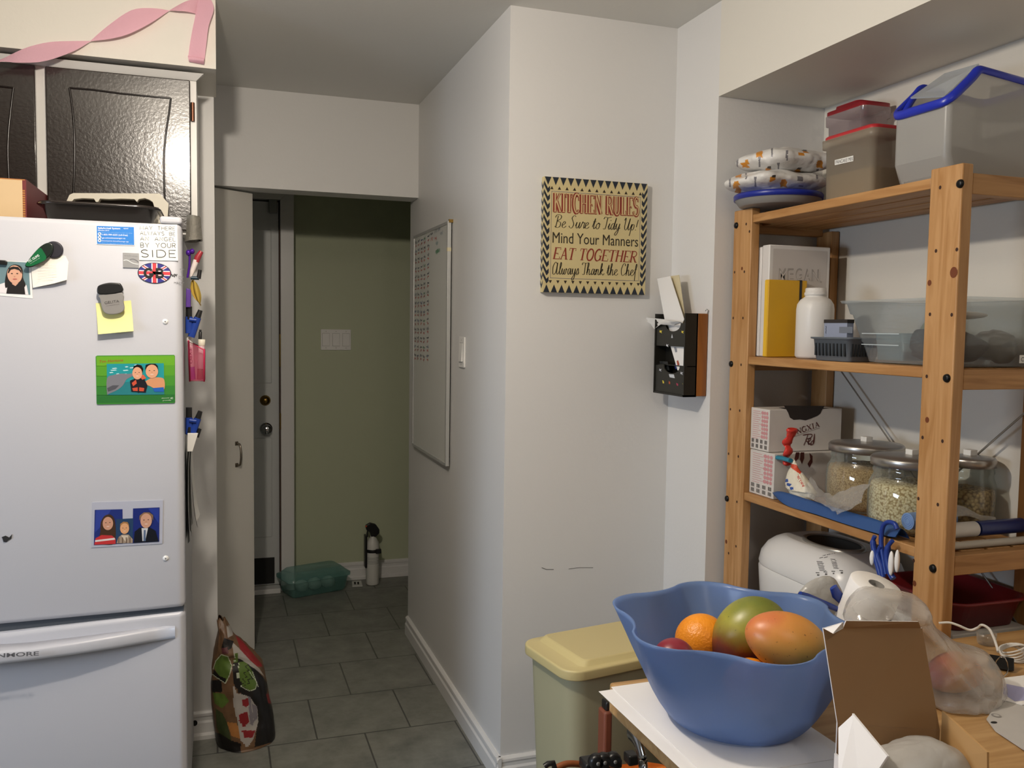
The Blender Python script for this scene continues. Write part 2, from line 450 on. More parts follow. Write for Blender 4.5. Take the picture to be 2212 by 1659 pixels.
# exterior door with its casing on the landing
YD = 4.88
mdoor = mat('grey_door_paint', '#c9cccb', rough=.4)
root = MB().box(-.03, .318, YD + .03, YD + .075, .03, 2.13, mdoor)
fd = Face((0, YD + .03, 0), (1, 0, 0), (0, 0, 1))
for (a, c) in (((.10, .28), (1.15, 1.98)), ((.10, .28), (.30, .85))):
    root.box(a[0], a[1], YD + .024, YD + .031, c[0], c[1], mdoor, r=.006)
door = struct('door_1', root)
dx, dz = fd.px(573, 865)
part('deadbolt', MB().lathe([(0, .022), (.012, .022), (.022, .012), (.028, .004), (.029, 0)], mat('brass', '#8a6f3c', rough=.25, metal=1), (dx, YD + .03, dz), 24, Matrix.Rotation(PI / 2, 4, 'X')), door, 'brass deadbolt')
dx, dz = fd.px(575, 926)
part('knob', MB().lathe([(0, .062), (.018, .062), (.027, .052), (.028, .042), (.022, .032), (.012, .028), (.012, .012), (.032, .008), (.034, 0)], mat('chrome', '#b9bbbd', rough=.12, metal=1), (dx, YD + .03, dz), 28, Matrix.Rotation(PI / 2, 4, 'X')), door, 'chrome door knob')
x0, z1 = fd.px(540, 1207); x1, z0 = fd.px(593, 1268)
part('pet_flap', MB().box(-.02, x1, YD + .02, YD + .031, max(z0, .04), z1, mat('black_rubber', '#0e0e0d', rough=.6)), door, 'black pet flap')
x0, z1 = fd.px(580, 427); x1, z0 = fd.px(598, 462)
part('door_closer', MB().box(x0, x1, YD - .01, YD + .03, z0, z1, mat('grey_metal', '#8b8e8d', rough=.4, metal=.6), r=.004), door, 'grey metal closer box')
mb = MB()
x_in = .325; x_out = fd.px(636, 900)[0] - .004
wz = onY(606, 432, YD).z
mb.prism([(x_in, YD - .012, .0), (x_out, YD - .012, 0), (x_out, YD - .012, wz + .08), (x_in, YD - .012, wz)], (0, YG - YD + .012, 0), m_trimw, r=.003)
mb.prism([(-.03, YD - .012, wz), (x_in, YD - .012, wz), (x_out, YD - .012, wz + .08), (-.03, YD - .012, wz + .08)], (0, YG - YD + .012, 0), m_trimw, r=.003)
mb.box(.318, x_in, YD + .03, YD + .07, .02, wz, m_dark)
struct('trim_2', mb)
brown = mat('worn_brown_strip', '#4a3325', rough=.7)
mb = MB().box(.319, .3235, YD - .0125, YD + .03, .1, 1.98, brown)
mb.box(.318, .326, YD - .016, YD - .010, .90, .99, mat('brass', ''), r=.002).box(.3185, .325, YD - .016, YD - .010, 1.24, 1.42, mat('brass', ''), r=.002)
mb.box(-.03, .32, 4.83, YD + .03, 0, .028, m_trimw, r=.004)
struct('trim_3', mb)

# folding door leaf standing open at the hallway opening
mleaf = mat('folding_door_paint', '#cfccc4', rough=.4)
a = Vector((-.02, 3.865, 0)); bq = Vector((.150, 3.985, 0)); d = (bq - a).normalized(); nn = Vector((d.y, -d.x, 0))
leaf = thing('folding_door', 'narrow white folding door leaf standing ajar in the hallway opening', 'door', a)
part('leaf', MB().prism([a + V(0, 0, .012), bq + V(0, 0, .012), bq - nn * .03 + V(0, 0, .012), a - nn * .03 + V(0, 0, .012)], (0, 0, ZH - .02), mleaf, r=.0015), leaf)
fl = Face(a, d, (0, 0, 1))
hx, hz1 = fl.px(511, 958); _, hz0 = fl.px(510, 1005)
mb = MB(); pts = [fl.p(hx + .002, hz1, .004), fl.p(hx + .001, hz1 - .004, .022), fl.p(hx, hz1 - .03, .030), fl.p(hx - .001, (hz0 + hz1) / 2, .032), fl.p(hx, hz0 + .03, .030), fl.p(hx + .001, hz0 + .004, .022), fl.p(hx + .002, hz0, .004)]
mb.tube(cr(pts, 4), .0045, mat('antique_nickel', '#8d8478', rough=.28, metal=1), 8)
for z in (hz1, hz0): mb.box(hx - .008, hx + .008, -.002, .003, z - .009, z + .009, mat('antique_nickel', ''), r=.0015, M=Matrix.Translation(fl.o) @ Matrix(((d.x, nn.x * -1, 0, 0), (d.y, nn.y * -1, 0, 0), (0, 0, 1, 0), (0, 0, 0, 1))))
part('handle', mb, leaf, 'curved nickel pull handle')

# light switches
def switch_plate(name, face, x0, x1, z0, z1, n, label):
    mp_ = mat('switch_plastic', '#e8e6e2', rough=.3)
    r = thing(name, label, 'light switch', face.p((x0 + x1) / 2, z0))
    mb = MB(); face.slab(mb, [((x0 + x1) / 2 + x, (z0 + z1) / 2 + y) for x, y in rrect(x1 - x0, z1 - z0, .004)], mp_, 0, .006, r=.0015)
    w = (x1 - x0) / n
    for i in range(n):
        cx = x0 + w * (i + .5)
        for zz in (z0 + .012, z1 - .012): face.ell(mb, cx, zz, .0022, .0022, mat('screw_grey', '#8c8a86', rough=.4, metal=.5), .0064, 10)
    part('wall_plate', mb, r)
    for i in range(n):
        cx = x0 + w * (i + .5); hw = w * .34 if n > 1 else w * .3; h = (z1 - z0) * .30
        mb = MB(); face.rect(mb, cx - hw - .0012, cx + hw + .0012, (z0 + z1) / 2 - h - .0012, (z0 + z1) / 2 + h + .0012, mat('switch_gap', '#77746f'), .0062)
        q = lambda x, y, hh: face.p(cx + x, (z0 + z1) / 2 + y, hh)
        mb.add([q(-hw, -h, .0065), q(hw, -h, .0065), q(hw, h, .0065), q(-hw, h, .0065), q(-hw, -h, .012), q(hw, -h, .012), q(hw, h, .008), q(-hw, h, .008)], [[4, 5, 6, 7], [0, 1, 5, 4], [1, 2, 6, 5], [2, 3, 7, 6], [3, 0, 4, 7]], mp_)
        part('rocker', mb, r)
fg = Face((0, YG, 0), (1, 0, 0), (0, 0, 1))
p0 = fg.px(693, 756); p1 = fg.px(758, 712)
switch_plate('light_switch', fg, p0[0], p1[0], p0[1], p1[1], 3, 'triple white light switch plate on the green landing wall')
fw = Face((WX, 4.0, 0), (0, -1, 0), (0, 0, 1))
p0 = fw.px(994, 793); p1 = fw.px(1006, 728)
switch_plate('light_switch', fw, p0[0], p1[0], p0[1], p1[1], 1, 'single white light switch beside the whiteboard')

# ================================================================== FRIDGE
YFR, XFR = 2.45, -.086
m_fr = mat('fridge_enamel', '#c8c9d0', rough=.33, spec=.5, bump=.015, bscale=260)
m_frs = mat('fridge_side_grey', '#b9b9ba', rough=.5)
ff = Face((XFR, YFR, 0), (1, 0, 0), (0, 0, 1))
ztop = 1.727
zgap_r = onY(395, 1311, YFR).z
fr = thing('refrigerator', 'white bottom freezer refrigerator covered with magnets and photos', 'refrigerator', (-.5, YFR, 0))
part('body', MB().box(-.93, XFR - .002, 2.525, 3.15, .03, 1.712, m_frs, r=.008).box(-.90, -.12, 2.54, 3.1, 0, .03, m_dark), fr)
def slab_door(z0f, z1f, n=24):
    """door front with rounded right and left edges; bottom and top heights given as functions of x"""
    mb = MB(); prof = []
    r = .02; D = .07; xl, xr = -.945, XFR
    for a in range(0, 7): t = PI / 2 * a / 6; prof.append((xl + r - r * math.cos(t), YFR + r - r * math.sin(t)))
    k = 14
    for i in range(1, k): prof.append((xl + r + (xr - xl - 2 * r) * i / k, YFR))
    for a in range(0, 7): t = PI / 2 * a / 6; prof.append((xr - r + r * math.sin(t), YFR + r - r * math.cos(t)))
    prof += [(xr, YFR + D), (xl, YFR + D)]
    zs = [0, .004, .010, .5, .990, .996, 1]; ins = [.008, .002, 0, 0, 0, .002, .008]
    vs = []; N = len(prof)
    for t, s in zip(zs, ins):
        for (x, y) in prof:
            za, zb = z0f(x), z1f(x); h = zb - za
            tt = t if t in (0, 1, .5) else t
            z = za + (h * .5 if t == .5 else ((.012 * (t / .010) if t < .5 else h - .012 * ((1 - t) / .010))))
            cx = min(max(x, xl + s), xr - s); cy = min(max(y, YFR + s), YFR + D)
            vs.append(V(cx, cy, z))
    fs = [[i * N + j, i * N + (j + 1) % N, (i + 1) * N + (j + 1) % N, (i + 1) * N + j] for i in range(len(zs) - 1) for j in range(N)]
    mb.add(vs, fs, m_fr, True)
    mb.add(vs[:N], [list(range(N))[::-1]], m_fr); mb.add(vs[-N:], [list(range(N))], m_fr)
    return mb
zb = lambda x: zgap_r - .004 + .002 * 0
ud = part('door', slab_door(lambda x: zgap_r - .020 * min(1, max(0, (-.10 - x) / .5)) ** .6 * .35, lambda x: ztop), fr)
zfz = lambda x: onY(393, 1323, YFR).z - .016 * min(1, max(0, (-.09 - x) / .42)) ** 1.2
fz = part('freezer_drawer', slab_door(lambda x: .09, zfz), fr)
part('gasket', MB().box(-.93, XFR - .006, YFR + .012, YFR + .09, zgap_r - .06, zgap_r + .012, mat('grey_gasket', '#4a5058', rough=.7)), fr)
# arched freezer handle
hp = [(378, 1352, 1381), (330, 1359, 1389), (250, 1373, 1403), (160, 1388, 1417), (60, 1402, 1430), (0, 1407, 1437), (-120, 1412, 1446), (-260, 1412, 1446)]
mb = MB(); vs = []
for i, (x, ya, yb) in enumerate(hp):
    pr = [.004, .018, .034, .046, .054, .057, .060, .060][i]
    a = onY(x, ya, YFR - pr); c = onY(x, yb, YFR - pr)
    h = a.z - c.z
    for (yy, zz) in ((YFR + .004, c.z + h * .30), (YFR - pr + .010, c.z), (YFR - pr + .002, c.z + .003), (YFR - pr, c.z + h * .3), (YFR - pr, c.z + h * .78), (YFR - pr + .004, c.z + h * .95), (YFR - pr + .010, a.z), (YFR + .004, a.z - h * .05)):
        vs.append(V(a.x, yy, zz))
k = 8
fs = [[i * k + j, i * k + (j + 1) % k, (i + 1) * k + (j + 1) % k, (i + 1) * k + j] for i in range(len(hp) - 1) for j in range(k)] + [list(range(k))]
mb.add(vs, fs, m_fr, True)
hd = part('handle', mb, fz)
# worn lettering on the handle
a = onY(8, 1424, YFR - .0585); c = onY(82, 1412, YFR - .0565)
fh = Face(onY(0, 1425, YFR - .0590), (a.x - c.x, a.y - c.y, a.z - c.z), (0, 0, 1))
fh = Face((0, YFR - .0585, 0), (1, .034, 0), (0, 0, 1))
mgl = mat('grey_lettering', '#66666a', rough=.5)
mb = MB(); fh.text(mb, 'KENMORE', fh.px(-38, 1422.5, .001), fh.px(84, 1415.5, .001), .0105, mgl, .0012, off=.02)
part('maker_lettering', mb, hd, 'worn grey lettering on the handle')
x0 = ff.px(345, 475)[0] + XFR; x1 = ff.px(393, 475)[0] + XFR
part('hinge_cover', MB().box(x0, x1, YFR - .002, YFR + .12, ztop + .001, ztop + .020, m_fr, r=.006), fr)
for (px_, py_) in ((357, 695), (358, 1206)):
    x, z = ff.px(px_, py_); x += XFR
    M = Matrix.Rotation(PI / 2, 4, 'X')
    part('screw_cap', MB().lathe([(0, .0045), (.0015, .0035), (.002, .0046), (.004, .0042), (.0066, .0022), (.0075, 0)], mat('white_cap', '#f2f1ef', rough=.35), (x, YFR, z), 20, M).lathe([(0, .0052), (.0016, .005), (.0017, .002)], mgl, (x, YFR, z), 10, M), ud)
# printed marks along the right edge of the door
mb = MB(); mk2 = mat('black_print', '#2b2b2c', rough=.5)
mlt = mat('grey_print', '#6a6a6c', rough=.5)
ff.text(mb, 'MEM', ff.px(389, 584), ff.px(398, 584), .0050, mlt, .0006)
ff.text(mb, 'Mega', ff.px(386, 600), ff.px(398, 600.5), .0056, mlt, .0006)
ff.text(mb, 'MAPLE', ff.px(376, 613), ff.px(398, 613.5), .0054, mlt, .0006)
for (x, y, r_) in ((372, 595, .5), (376, 596, .3), (379, 594, .8)):
    u, v = ff.px(x, y); ff.ell(mb, u, v, .0016, .0044, mk2, .0006, 10, rot=r_)
u, v = ff.px(382, 593); ff.ell(mb, u, v, .002, .0008, mk2, .0006, 10)
part('edge_lettering', mb, ud, 'small dark lettering at the door edge')
# torn black scrap low on the door
mb = MB(); ff.slab(mb, [ff.px(*q) for q in [(4, 1160), (12, 1157), (20, 1161), (26, 1154), (25, 1163), (18, 1167), (14, 1171), (8, 1170), (6, 1163)]], mk2, 0, .002)
solid('magnet_scrap', mb, 'torn black magnet scrap low on the refrigerator door', 'magnet', 'flat magnets on the refrigerator door')

# ------------------------------------------------------------------ magnets, photos and notes on the door
def C(h, r=.5): return mat('ink_' + h.strip('#'), h, rough=r)
G_M = 'flat magnets on the refrigerator door'
def flat(name, px, m, label, cat, h0=.0002, h1=.0018, group=None):
    mb = MB(); ff.slab(mb, [ff.px(*q) for q in px], m, h0, h1); return mb
# blue attendance card
mb = flat('card', [(208, 487), (290, 489.5), (291, 531), (209, 528)], C('#eef1f3'), '', '')
ff.pxpoly(mb, [(209, 488), (289.5, 490.7), (290, 529.5), (210, 526.8)], C('#1f7fd6'), .0022)
wt = C('#f4f8fb')
def T(mb, s, a, b, h, m, lv, off=0, shear=0): ff.text(mb, s, ff.px(*a), ff.px(*b), h, m, lv, shear, off)
T(mb, 'SafeArrival System', (212, 494.5), (260, 495.5), .0044, wt, .0026, .02)
T(mb, 'Effective 2015', (212, 498.8), (236, 499.3), .0031, wt, .0026, .01)
T(mb, 'spsd', (267, 494.5), (277, 495), .003, wt, .0026, .01)
T(mb, 'To report your child absent or late any time:', (213, 502.5), (286, 505), .0024, C('#8fc0ea'), .0026)
T(mb, '1-855-709-6233 (toll-free)', (221, 508.5), (276, 510), .0042, wt, .0026, .01)
T(mb, 'go.schoolmessenger.ca', (221, 515.2), (271, 516.4), .0036, wt, .0026, .01)
T(mb, 'Download the SchoolMessenger app', (221, 521.3), (278, 523.4), .003, wt, .0026)
T(mb, 'from the app store on your device today', (221, 525.8), (287, 528.3), .0024, C('#8fc0ea'), .0026)
for y in (505.5, 512.7, 519.7):
    u, v = ff.px(215.5, y); ff.ell(mb, u, v, .0040, .0040, wt, .0026, 16); ff.ell(mb, u, v, .0015, .0026, C('#3b5f86'), .003, 10, rot=.7)
solid('magnet_card', mb, 'small blue magnet card with white contact lettering beside the angel magnet', 'magnet', G_M)
# angel saying
mb = flat('m', [(300, 483.5), (383, 485.5), (384.5, 563.5), (301, 562)], C('#f7f6ee'), '', '', h1=.003)
ink = C('#3a3a3b')
def spaced(mb, s, a, b, h, w):
    """capitals in thin single strokes, spread evenly"""
    A = Vector(ff.px(*a)); B = Vector(ff.px(*b))
    widths = {'M': 1.05, 'W': 1.25, 'I': .12, 'O': 1.05, ' ': .85, 'E': .62, 'L': .58, 'S': .66, 'B': .68, 'R': .68, 'Y': .82, 'T': .72, 'H': .76, 'A': .88, 'N': .8, 'G': .9, 'U': .76, 'D': .82}
    gap = .34; tot = sum(widths[c] for c in s) + gap * (len(s) - 1); k = (B - A).length / tot; d = (B - A).normalized(); q = Vector((-d.y, d.x)); x = 0
    arc = lambda cx, cy, rx, ry, a0, a1, n=14: [(cx + rx * math.cos(math.radians(a0 + (a1 - a0) * i / n)), cy + ry * math.sin(math.radians(a0 + (a1 - a0) * i / n))) for i in range(n + 1)]
    GL = {'M': [[(0, 0), (.1, 1), (.5, .08), (.9, 1), (1, 0)]], 'A': [[(0, 0), (.5, 1), (1, 0)], [(.2, .36), (.8, .36)]], 'Y': [[(0, 1), (.5, .45), (1, 1)], [(.5, .45), (.5, 0)]], 'T': [[(0, 1), (1, 1)], [(.5, 1), (.5, 0)]],
          'H': [[(0, 0), (0, 1)], [(1, 0), (1, 1)], [(0, .52), (1, .52)]], 'E': [[(1, 1), (0, 1), (0, 0), (1, 0)], [(0, .52), (.85, .52)]], 'R': [[(0, 0), (0, 1), (.6, 1)] + arc(.6, .74, .4, .26, 80, -80) + [(0, .48)], [(.5, .48), (1, 0)]],
          'L': [[(0, 1), (0, 0), (1, 0)]], 'W': [[(0, 1), (.25, 0), (.5, .9), (.75, 0), (1, 1)]], 'S': [arc(.5, .75, .46, .25, 30, 200) + [(.3, .55), (.75, .44)] + arc(.5, .26, .48, .26, 20, -155)], 'B': [[(0, 0), (0, 1), (.55, 1)] + arc(.55, .76, .38, .24, 80, -80) + [(0, .52)], [(.55, .52)] + arc(.55, .26, .45, .26, 80, -80) + [(0, 0)]],
          'N': [[(0, 0), (0, 1), (1, 0), (1, 1)]], 'G': [arc(.5, .5, .5, .5, 45, 330) + [(.97, .46), (.55, .46)]], 'O': [arc(.5, .5, .5, .5, 0, 360, 24)], 'U': [[(0, 1), (0, .4)] + arc(.5, .4, .5, .4, 180, 360) + [(1, 1)]], 'I': [[(.5, 0), (.5, 1)]], 'D': [[(0, 0), (0, 1), (.45, 1)] + arc(.45, .5, .55, .5, 80, -80) + [(.45, 0), (0, 0)]]}
    for c in s:
        for st in GL.get(c, []):
            pts = [A + d * ((x + u * widths[c]) * k) + q * (v * h) for u, v in st]
            ff.stroke(mb, [(p.x, p.y) for p in pts], w, ink, .0034)
        x += widths[c] + gap
spaced(mb, 'MAY THERE', (302.5, 496), (378, 498), .0092, .0011)
spaced(mb, 'ALWAYS BE', (303, 507.5), (378.5, 509.5), .0092, .0011)
spaced(mb, 'AN ANGEL', (303.5, 519.5), (379, 521.5), .0096, .0012)
spaced(mb, 'BY YOUR', (304, 534.5), (379, 535.5), .0116, .0014)
spaced(mb, 'SIDE', (305.5, 555.5), (380, 556.5), .0186, .0021)
ff.text(mb, 'heartfelt', ff.px(335, 559.5), ff.px(350, 559.7), .0015, C('#9a968a'), .0034)
solid('saying_magnet', mb, 'square white magnet with the angel saying in thin black capitals', 'magnet', G_M)
# silver square
mb = flat('m', [(265.5, 546), (300, 547.5), (300, 579), (266, 578)], mat('brushed_silver', '#b9babc', rough=.35, metal=.7), '', '', h1=.004)
ff.stroke(mb, [ff.px(*q) for q in cr([(267, 563, 0), (275, 562, 0), (288, 569, 0), (299.5, 571, 0)], 5)], .0016, C('#f3f3f3'), .0044)
ff.stroke(mb, [ff.px(*q) for q in cr([(281, 561, 0), (288, 560, 0), (295, 563, 0), (299.5, 567, 0)], 5)], .0022, C('#77787b'), .0044)
T(mb, 'wellness', (268, 553.5), (297, 555), .0036, C('#8f9092'), .0044)
solid('silver_magnet', mb, 'little silver square magnet with a wave line below the blue card', 'magnet', G_M)
# oval with crossed flag
cx, cy = ff.px(334, 590); rx, ry = .0405, .0268
def oval(mb, m, k, h): ff.ell(mb, cx, cy, rx * k, ry * k, m, h, 40)
mb = MB(); ff.slab(mb, [(cx + rx * math.cos(t * PI / 20), cy + ry * math.sin(t * PI / 20)) for t in range(40)], C('#141632'), .0002, .0022)
oval(mb, C('#2a2a86'), .95, .0024)
def clip_band(a, wd, m, h, t0=-1, t1=1):
    d = Vector((math.cos(a), math.sin(a))); n_ = Vector((-d.y, d.x)); out = []
    def lim(o):  # where the line o + d*s leaves the oval
        A_ = (d.x / rx) ** 2 + (d.y / ry) ** 2; B_ = 2 * (o.x * d.x / rx ** 2 + o.y * d.y / ry ** 2); C_ = (o.x / rx) ** 2 + (o.y / ry) ** 2 - .9
        q = math.sqrt(max(0, B_ * B_ - 4 * A_ * C_)); return (-B_ - q) / (2 * A_), (-B_ + q) / (2 * A_)
    pts = []
    for sgn in (-1, 1):
        o = n_ * (wd / 2 * sgn); l0, l1 = lim(o); pr = [o + d * l0, o + d * l1]; pts += pr if sgn < 0 else pr[::-1]
    ff.poly(mb, [(cx + p.x, cy + p.y) for p in pts], m, h)
dg = math.atan2(ry, rx * 1.05)
for a in (dg, -dg): clip_band(a, .0075, C('#e9e7ea'), .0027); clip_band(a, .0028, C('#cf3f4c'), .0030)
clip_band(0, .0130, C('#e9e7ea'), .0033); clip_band(PI / 2, .0145, C('#e9e7ea'), .0033)
clip_band(0, .0080, C('#d43b45'), .0036); clip_band(PI / 2, .0092, C('#d43b45'), .0036)
gx0, gy0 = ff.px(311.5, 600); gx1, gy1 = ff.px(331.5, 580)
gx, gy, grx, gry = (gx0 + gx1) / 2, (gy0 + gy1) / 2, (gx1 - gx0) / 2 - .002, (gy1 - gy0) / 2 - .002
ff.stroke(mb, [(gx + grx * math.cos(math.radians(t)), gy + gry * math.sin(math.radians(t))) for t in range(42, 358, 15)], .0064, C('#0d0d10'), .0040)
ff.rect(mb, gx + .001, gx + grx + .003, gy - .0055, gy - .0002, C('#0d0d10'), .0041)
bx0, by0 = ff.px(337, 600); bx1, by1 = ff.px(355, 580.5); bh = by1 - by0
arcb = lambda cy_, ry_, rx_: [(bx0 + .009 + rx_ * math.cos(math.radians(t)), cy_ + ry_ * math.sin(math.radians(t))) for t in range(90, -91, -15)]
ff.stroke(mb, [(bx0 + .0024, by0), (bx0 + .0030, by1)], .0064, C('#0d0d10'), .0040)
for cy_, ry_, rx_ in ((by0 + bh * .73, bh * .20, .0062), (by0 + bh * .27, bh * .21, .0078)):
    ff.stroke(mb, [(bx0, cy_ + ry_)] + arcb(cy_, ry_, rx_) + [(bx0, cy_ - ry_)], .0054, C('#0d0d10'), .0041)
solid('oval_magnet', mb, 'oval flag magnet with bold black letters GB', 'magnet', G_M)

# girl's school photo under a black magnet
mb = flat('p', [(-28, 562), (66, 566), (71, 645), (-28, 636)], C('#f0efee'), '', '', h1=.0012)
ff.pxpoly(mb, [(-27, 563), (62, 567), (66, 637), (-27, 628)], C('#6d8a91'), .0016)
P = lambda pts, m, h: ff.pxpoly(mb, pts, m, h)
sk = C('#d9a68b'); hair = C('#17120f')
P([(-5, 632), (0, 614), (12, 610), (20, 604), (46, 605), (58, 617), (62, 637)], C('#e9e4e6'), .0020)
P([(14, 634), (18, 610), (28, 600), (42, 602), (52, 612), (55, 636)], C('#15100f'), .0024)
hp_ = cr([(11, 612, 0), (13, 596, 0), (17, 582, 0), (24, 574, 0), (35, 571.5, 0), (46, 576, 0), (50, 586, 0), (50, 600, 0), (56, 616, 0), (48, 622, 0), (42, 610, 0), (38, 600, 0), (24, 602, 0), (20, 616, 0), (13, 622, 0)], 3, True)
P([(p.x, p.y) for p in hp_], hair, .0028)
P([(25, 600), (37, 601), (40, 612), (34, 618), (27, 614)], sk, .0032)
u, v = ff.px(32.5, 593); ff.ell(mb, u, v, .0165, .0225, sk, .0036, 24)
P([(17.5, 590), (20, 579), (29, 576), (40, 577), (47, 585), (47.5, 592), (42, 584), (32, 581), (24, 583), (20, 590)], hair, .0040)
for ex in (26.5, 38): u, v = ff.px(ex, 591); ff.ell(mb, u, v, .0023, .0012, C('#3b2a22'), .0044, 10)
u, v = ff.px(33, 603); ff.ell(mb, u, v, .0052, .0014, C('#b8615a'), .0044, 12)
u, v = ff.px(32.5, 597.5); ff.ell(mb, u, v, .0016, .0010, C('#b98268'), .0044, 8)
solid('school_photo', mb, 'school photo print of a dark haired girl at the left edge of the refrigerator door', 'photo')
mb = MB(); ff.slab(mb, [ff.px(*q) for q in [(-20, 561), (14, 563), (18, 566), (17, 573), (-20, 571)]], mat('black_plastic', '#1b1b1c', rough=.35), .0048, .012, r=.002)
solid('bar_magnet', mb, 'black bar magnet on top of the girl photo', 'magnet', G_M)
# white note
mb = MB()
nt0 = [(66, 560), (100, 546), (142, 553), (149, 566), (147, 605), (118, 613), (72, 622)]
q0 = [ff.px(*q) for q in nt0]; hh = [.002, .006, .004, .008, .016, .014, .006]
ctr = ff.px(108, 585)
vs = [ff.p(*ctr, .007)] + [ff.p(*q, h) for q, h in zip(q0, hh)]
mb.add(vs, [[0, i + 1, (i + 1) % 7 + 1] for i in range(7)], C('#f1eee4'))
rng = random.Random(3)
for i in range(6):
    y = 575 + i * 6
    ff.stroke(mb, [ff.px(84 + j * 5, y + rng.uniform(-.6, .6)) for j in range(9)], .0006, C('#cfcabc'), .0125)
solid('note', mb, 'crumpled white paper note held by the dark green clip', 'note')
# dark green clip
mb = MB(); g1 = C('#17663c', .3); gk = C('#16221c', .35)
b1 = cr([(58, 573, 0), (66, 562, 0), (78, 547, 0), (92, 533, 0), (106, 526, 0), (116, 528, 0), (119, 538, 0), (115, 550, 0), (104, 561, 0), (88, 571, 0), (72, 578, 0), (61, 578, 0)], 3, True)
ff.slab(mb, [ff.px(p.x, p.y) for p in b1], gk, .012, .024, r=.003)
P([(p.x, p.y) for p in cr([(60, 572, 0), (68, 562, 0), (78, 549, 0), (90, 537, 0), (98, 545, 0), (104, 560, 0), (88, 570, 0), (72, 576, 0), (62, 576, 0)], 3, True)], g1, .0246)
T(mb, 'TIC GUMS', (66, 569.5), (90, 554.5), .0058, C('#dfe8e2'), .025, .02)
T(mb, 'INCORPORATED', (70, 572), (91, 559), .0018, C('#a9c2b4'), .025)
cl = thing('magnet_clip', 'dark green magnetic clip with white lettering tilted over the paper note', 'clip', ff.p(*ff.px(90, 555)), 'magnetic clips on the refrigerator door')
part('grip', mb, cl)
u, v = ff.px(118, 540); M = Matrix.Rotation(PI / 2, 4, 'X')
part('magnet_disc', MB().lathe([(0, .0125), (.018, .0125), (.0185, .0125), (.0205, .011), (.021, .010), (.021, .0055), (0, .0055)], mat('dark_navy_plastic', '#2a2a33', rough=.4), (u + XFR, YFR, v), 28, M), cl, 'dark round magnet end')
# grey clip with sticky note
mb = MB()
a = [ff.px(*q) for q in [(207, 655), (283, 649), (290, 715), (214, 722)]]
def sticky(u, v):
    x0 = a[0][0] + (a[1][0] - a[0][0]) * u; x1 = a[3][0] + (a[2][0] - a[3][0]) * u; z0 = a[0][1] + (a[1][1] - a[0][1]) * u; z1 = a[3][1] + (a[2][1] - a[3][1]) * u
    return ff.p(x0 + (x1 - x0) * v, z0 + (z1 - z0) * v, .003 + .017 * v ** 2)
mb.grid(sticky, 2, 8, C('#f3eda0', .7))
solid('sticky_note', mb, 'blank yellow sticky note hanging from the grey clip', 'note')
cl = thing('magnet_clip', 'grey magnetic clip with black top holding the yellow sticky note', 'clip', ff.p(*ff.px(242, 680)), 'magnetic clips on the refrigerator door')
mb = MB()
ff.slab(mb, [ff.px(p.x, p.y) for p in cr([(217, 637.5, 0), (265.5, 632.5, 0), (268.5, 652, 0), (271, 664, 0), (268, 673, 0), (256, 678.5, 0), (238, 679.5, 0), (226, 674, 0), (221.5, 660, 0), (218, 645, 0)], 2, True)], mat('warm_grey_plastic', '#8b8885', rough=.45), .016, .024, r=.002)
T(mb, 'GELITA', (229, 657.5), (260, 653.5), .0070, C('#4a4644'), .0246)
T(mb, 'Improving Quality of Life', (232, 661.5), (260, 658), .0016, C('#4a4644'), .0246)
part('grip', mb, cl)
mb = MB(); ff.slab(mb, [ff.px(p.x, p.y) for p in cr([(213, 621, 0), (222, 615, 0), (238, 611.5, 0), (254, 612, 0), (263, 614.5, 0), (265.5, 632, 0), (217, 637, 0)], 3, True)], mat('black_plastic', ''), .010, .026, r=.003)
part('magnet_end', mb, cl, 'black curved top end')
# green photo frame
mb = MB(); ff.slab(mb, [ff.px(*q) for q in [(207, 770), (210, 768), (376, 766.5), (378, 769), (378.5, 868), (376, 870.5), (211, 873.5), (209, 871)]], C('#3f8a35', .35), .0002, .0030)
pic = thing('framed_photo', 'green magnetic frame holding a photo of two swimmers with a dolphin', 'photo', ff.p(*ff.px(293, 872)))
for i, (c_, ya, yb) in enumerate((('#6dae2d', 769.5, 790), ('#5ba02e', 790, 812), ('#4a9434', 812, 834), ('#3a8438', 834, 853), ('#2f7436', 853, 869.5))):
    P([(208.6, ya + .3), (377.4, ya - 1.3), (377.6, yb - 1.3), (209.4, yb + .9)], C(c_, .35), .0034)
T(mb, 'Tim Hortons', (214, 784), (266, 780.5), .0072, C('#a8401f'), .0038, .008, .25)
T(mb, 'donate', (349, 861), (366, 860), .003, C('#cfe3c4'), .0038, 0, .2); T(mb, 'proudly', (352, 866), (370, 865), .003, C('#cfe3c4'), .0038, 0, .2)
T(mb, 'C', (368.5, 861.5), (374, 861.5), .0044, C('#e9f3e4'), .0038, .02)
part('frame', mb, pic)
mb = MB(); P([(231, 786), (354, 784.5), (355, 852), (232, 853)], C('#2c9aa0', .25), .0042)
P([(231, 826), (355, 822), (355, 852), (232, 853)], C('#2f8087', .25), .0044)
rng = random.Random(5)
for i in range(20):
    x = rng.uniform(236, 330); y = rng.uniform(788, 812); w_ = rng.uniform(4, 12)
    P([(x, y), (x + w_, y - 1), (x + w_ + 3, y + .6), (x + 2, y + 1.6)], C('#cfeef0', .3), .0046)
P([(p.x, p.y) for p in cr([(231.5, 817, 0), (245, 810, 0), (262, 807, 0), (278, 807.5, 0), (289, 806, 0), (287, 812, 0), (274, 819, 0), (266, 832, 0), (254, 842, 0), (236, 850, 0), (231.8, 850, 0)], 3, True)], C('#7f8088', .3), .0048)
P([(232, 838), (244, 832), (258, 832), (250, 840), (234, 846)], C('#55565e', .3), .0050)
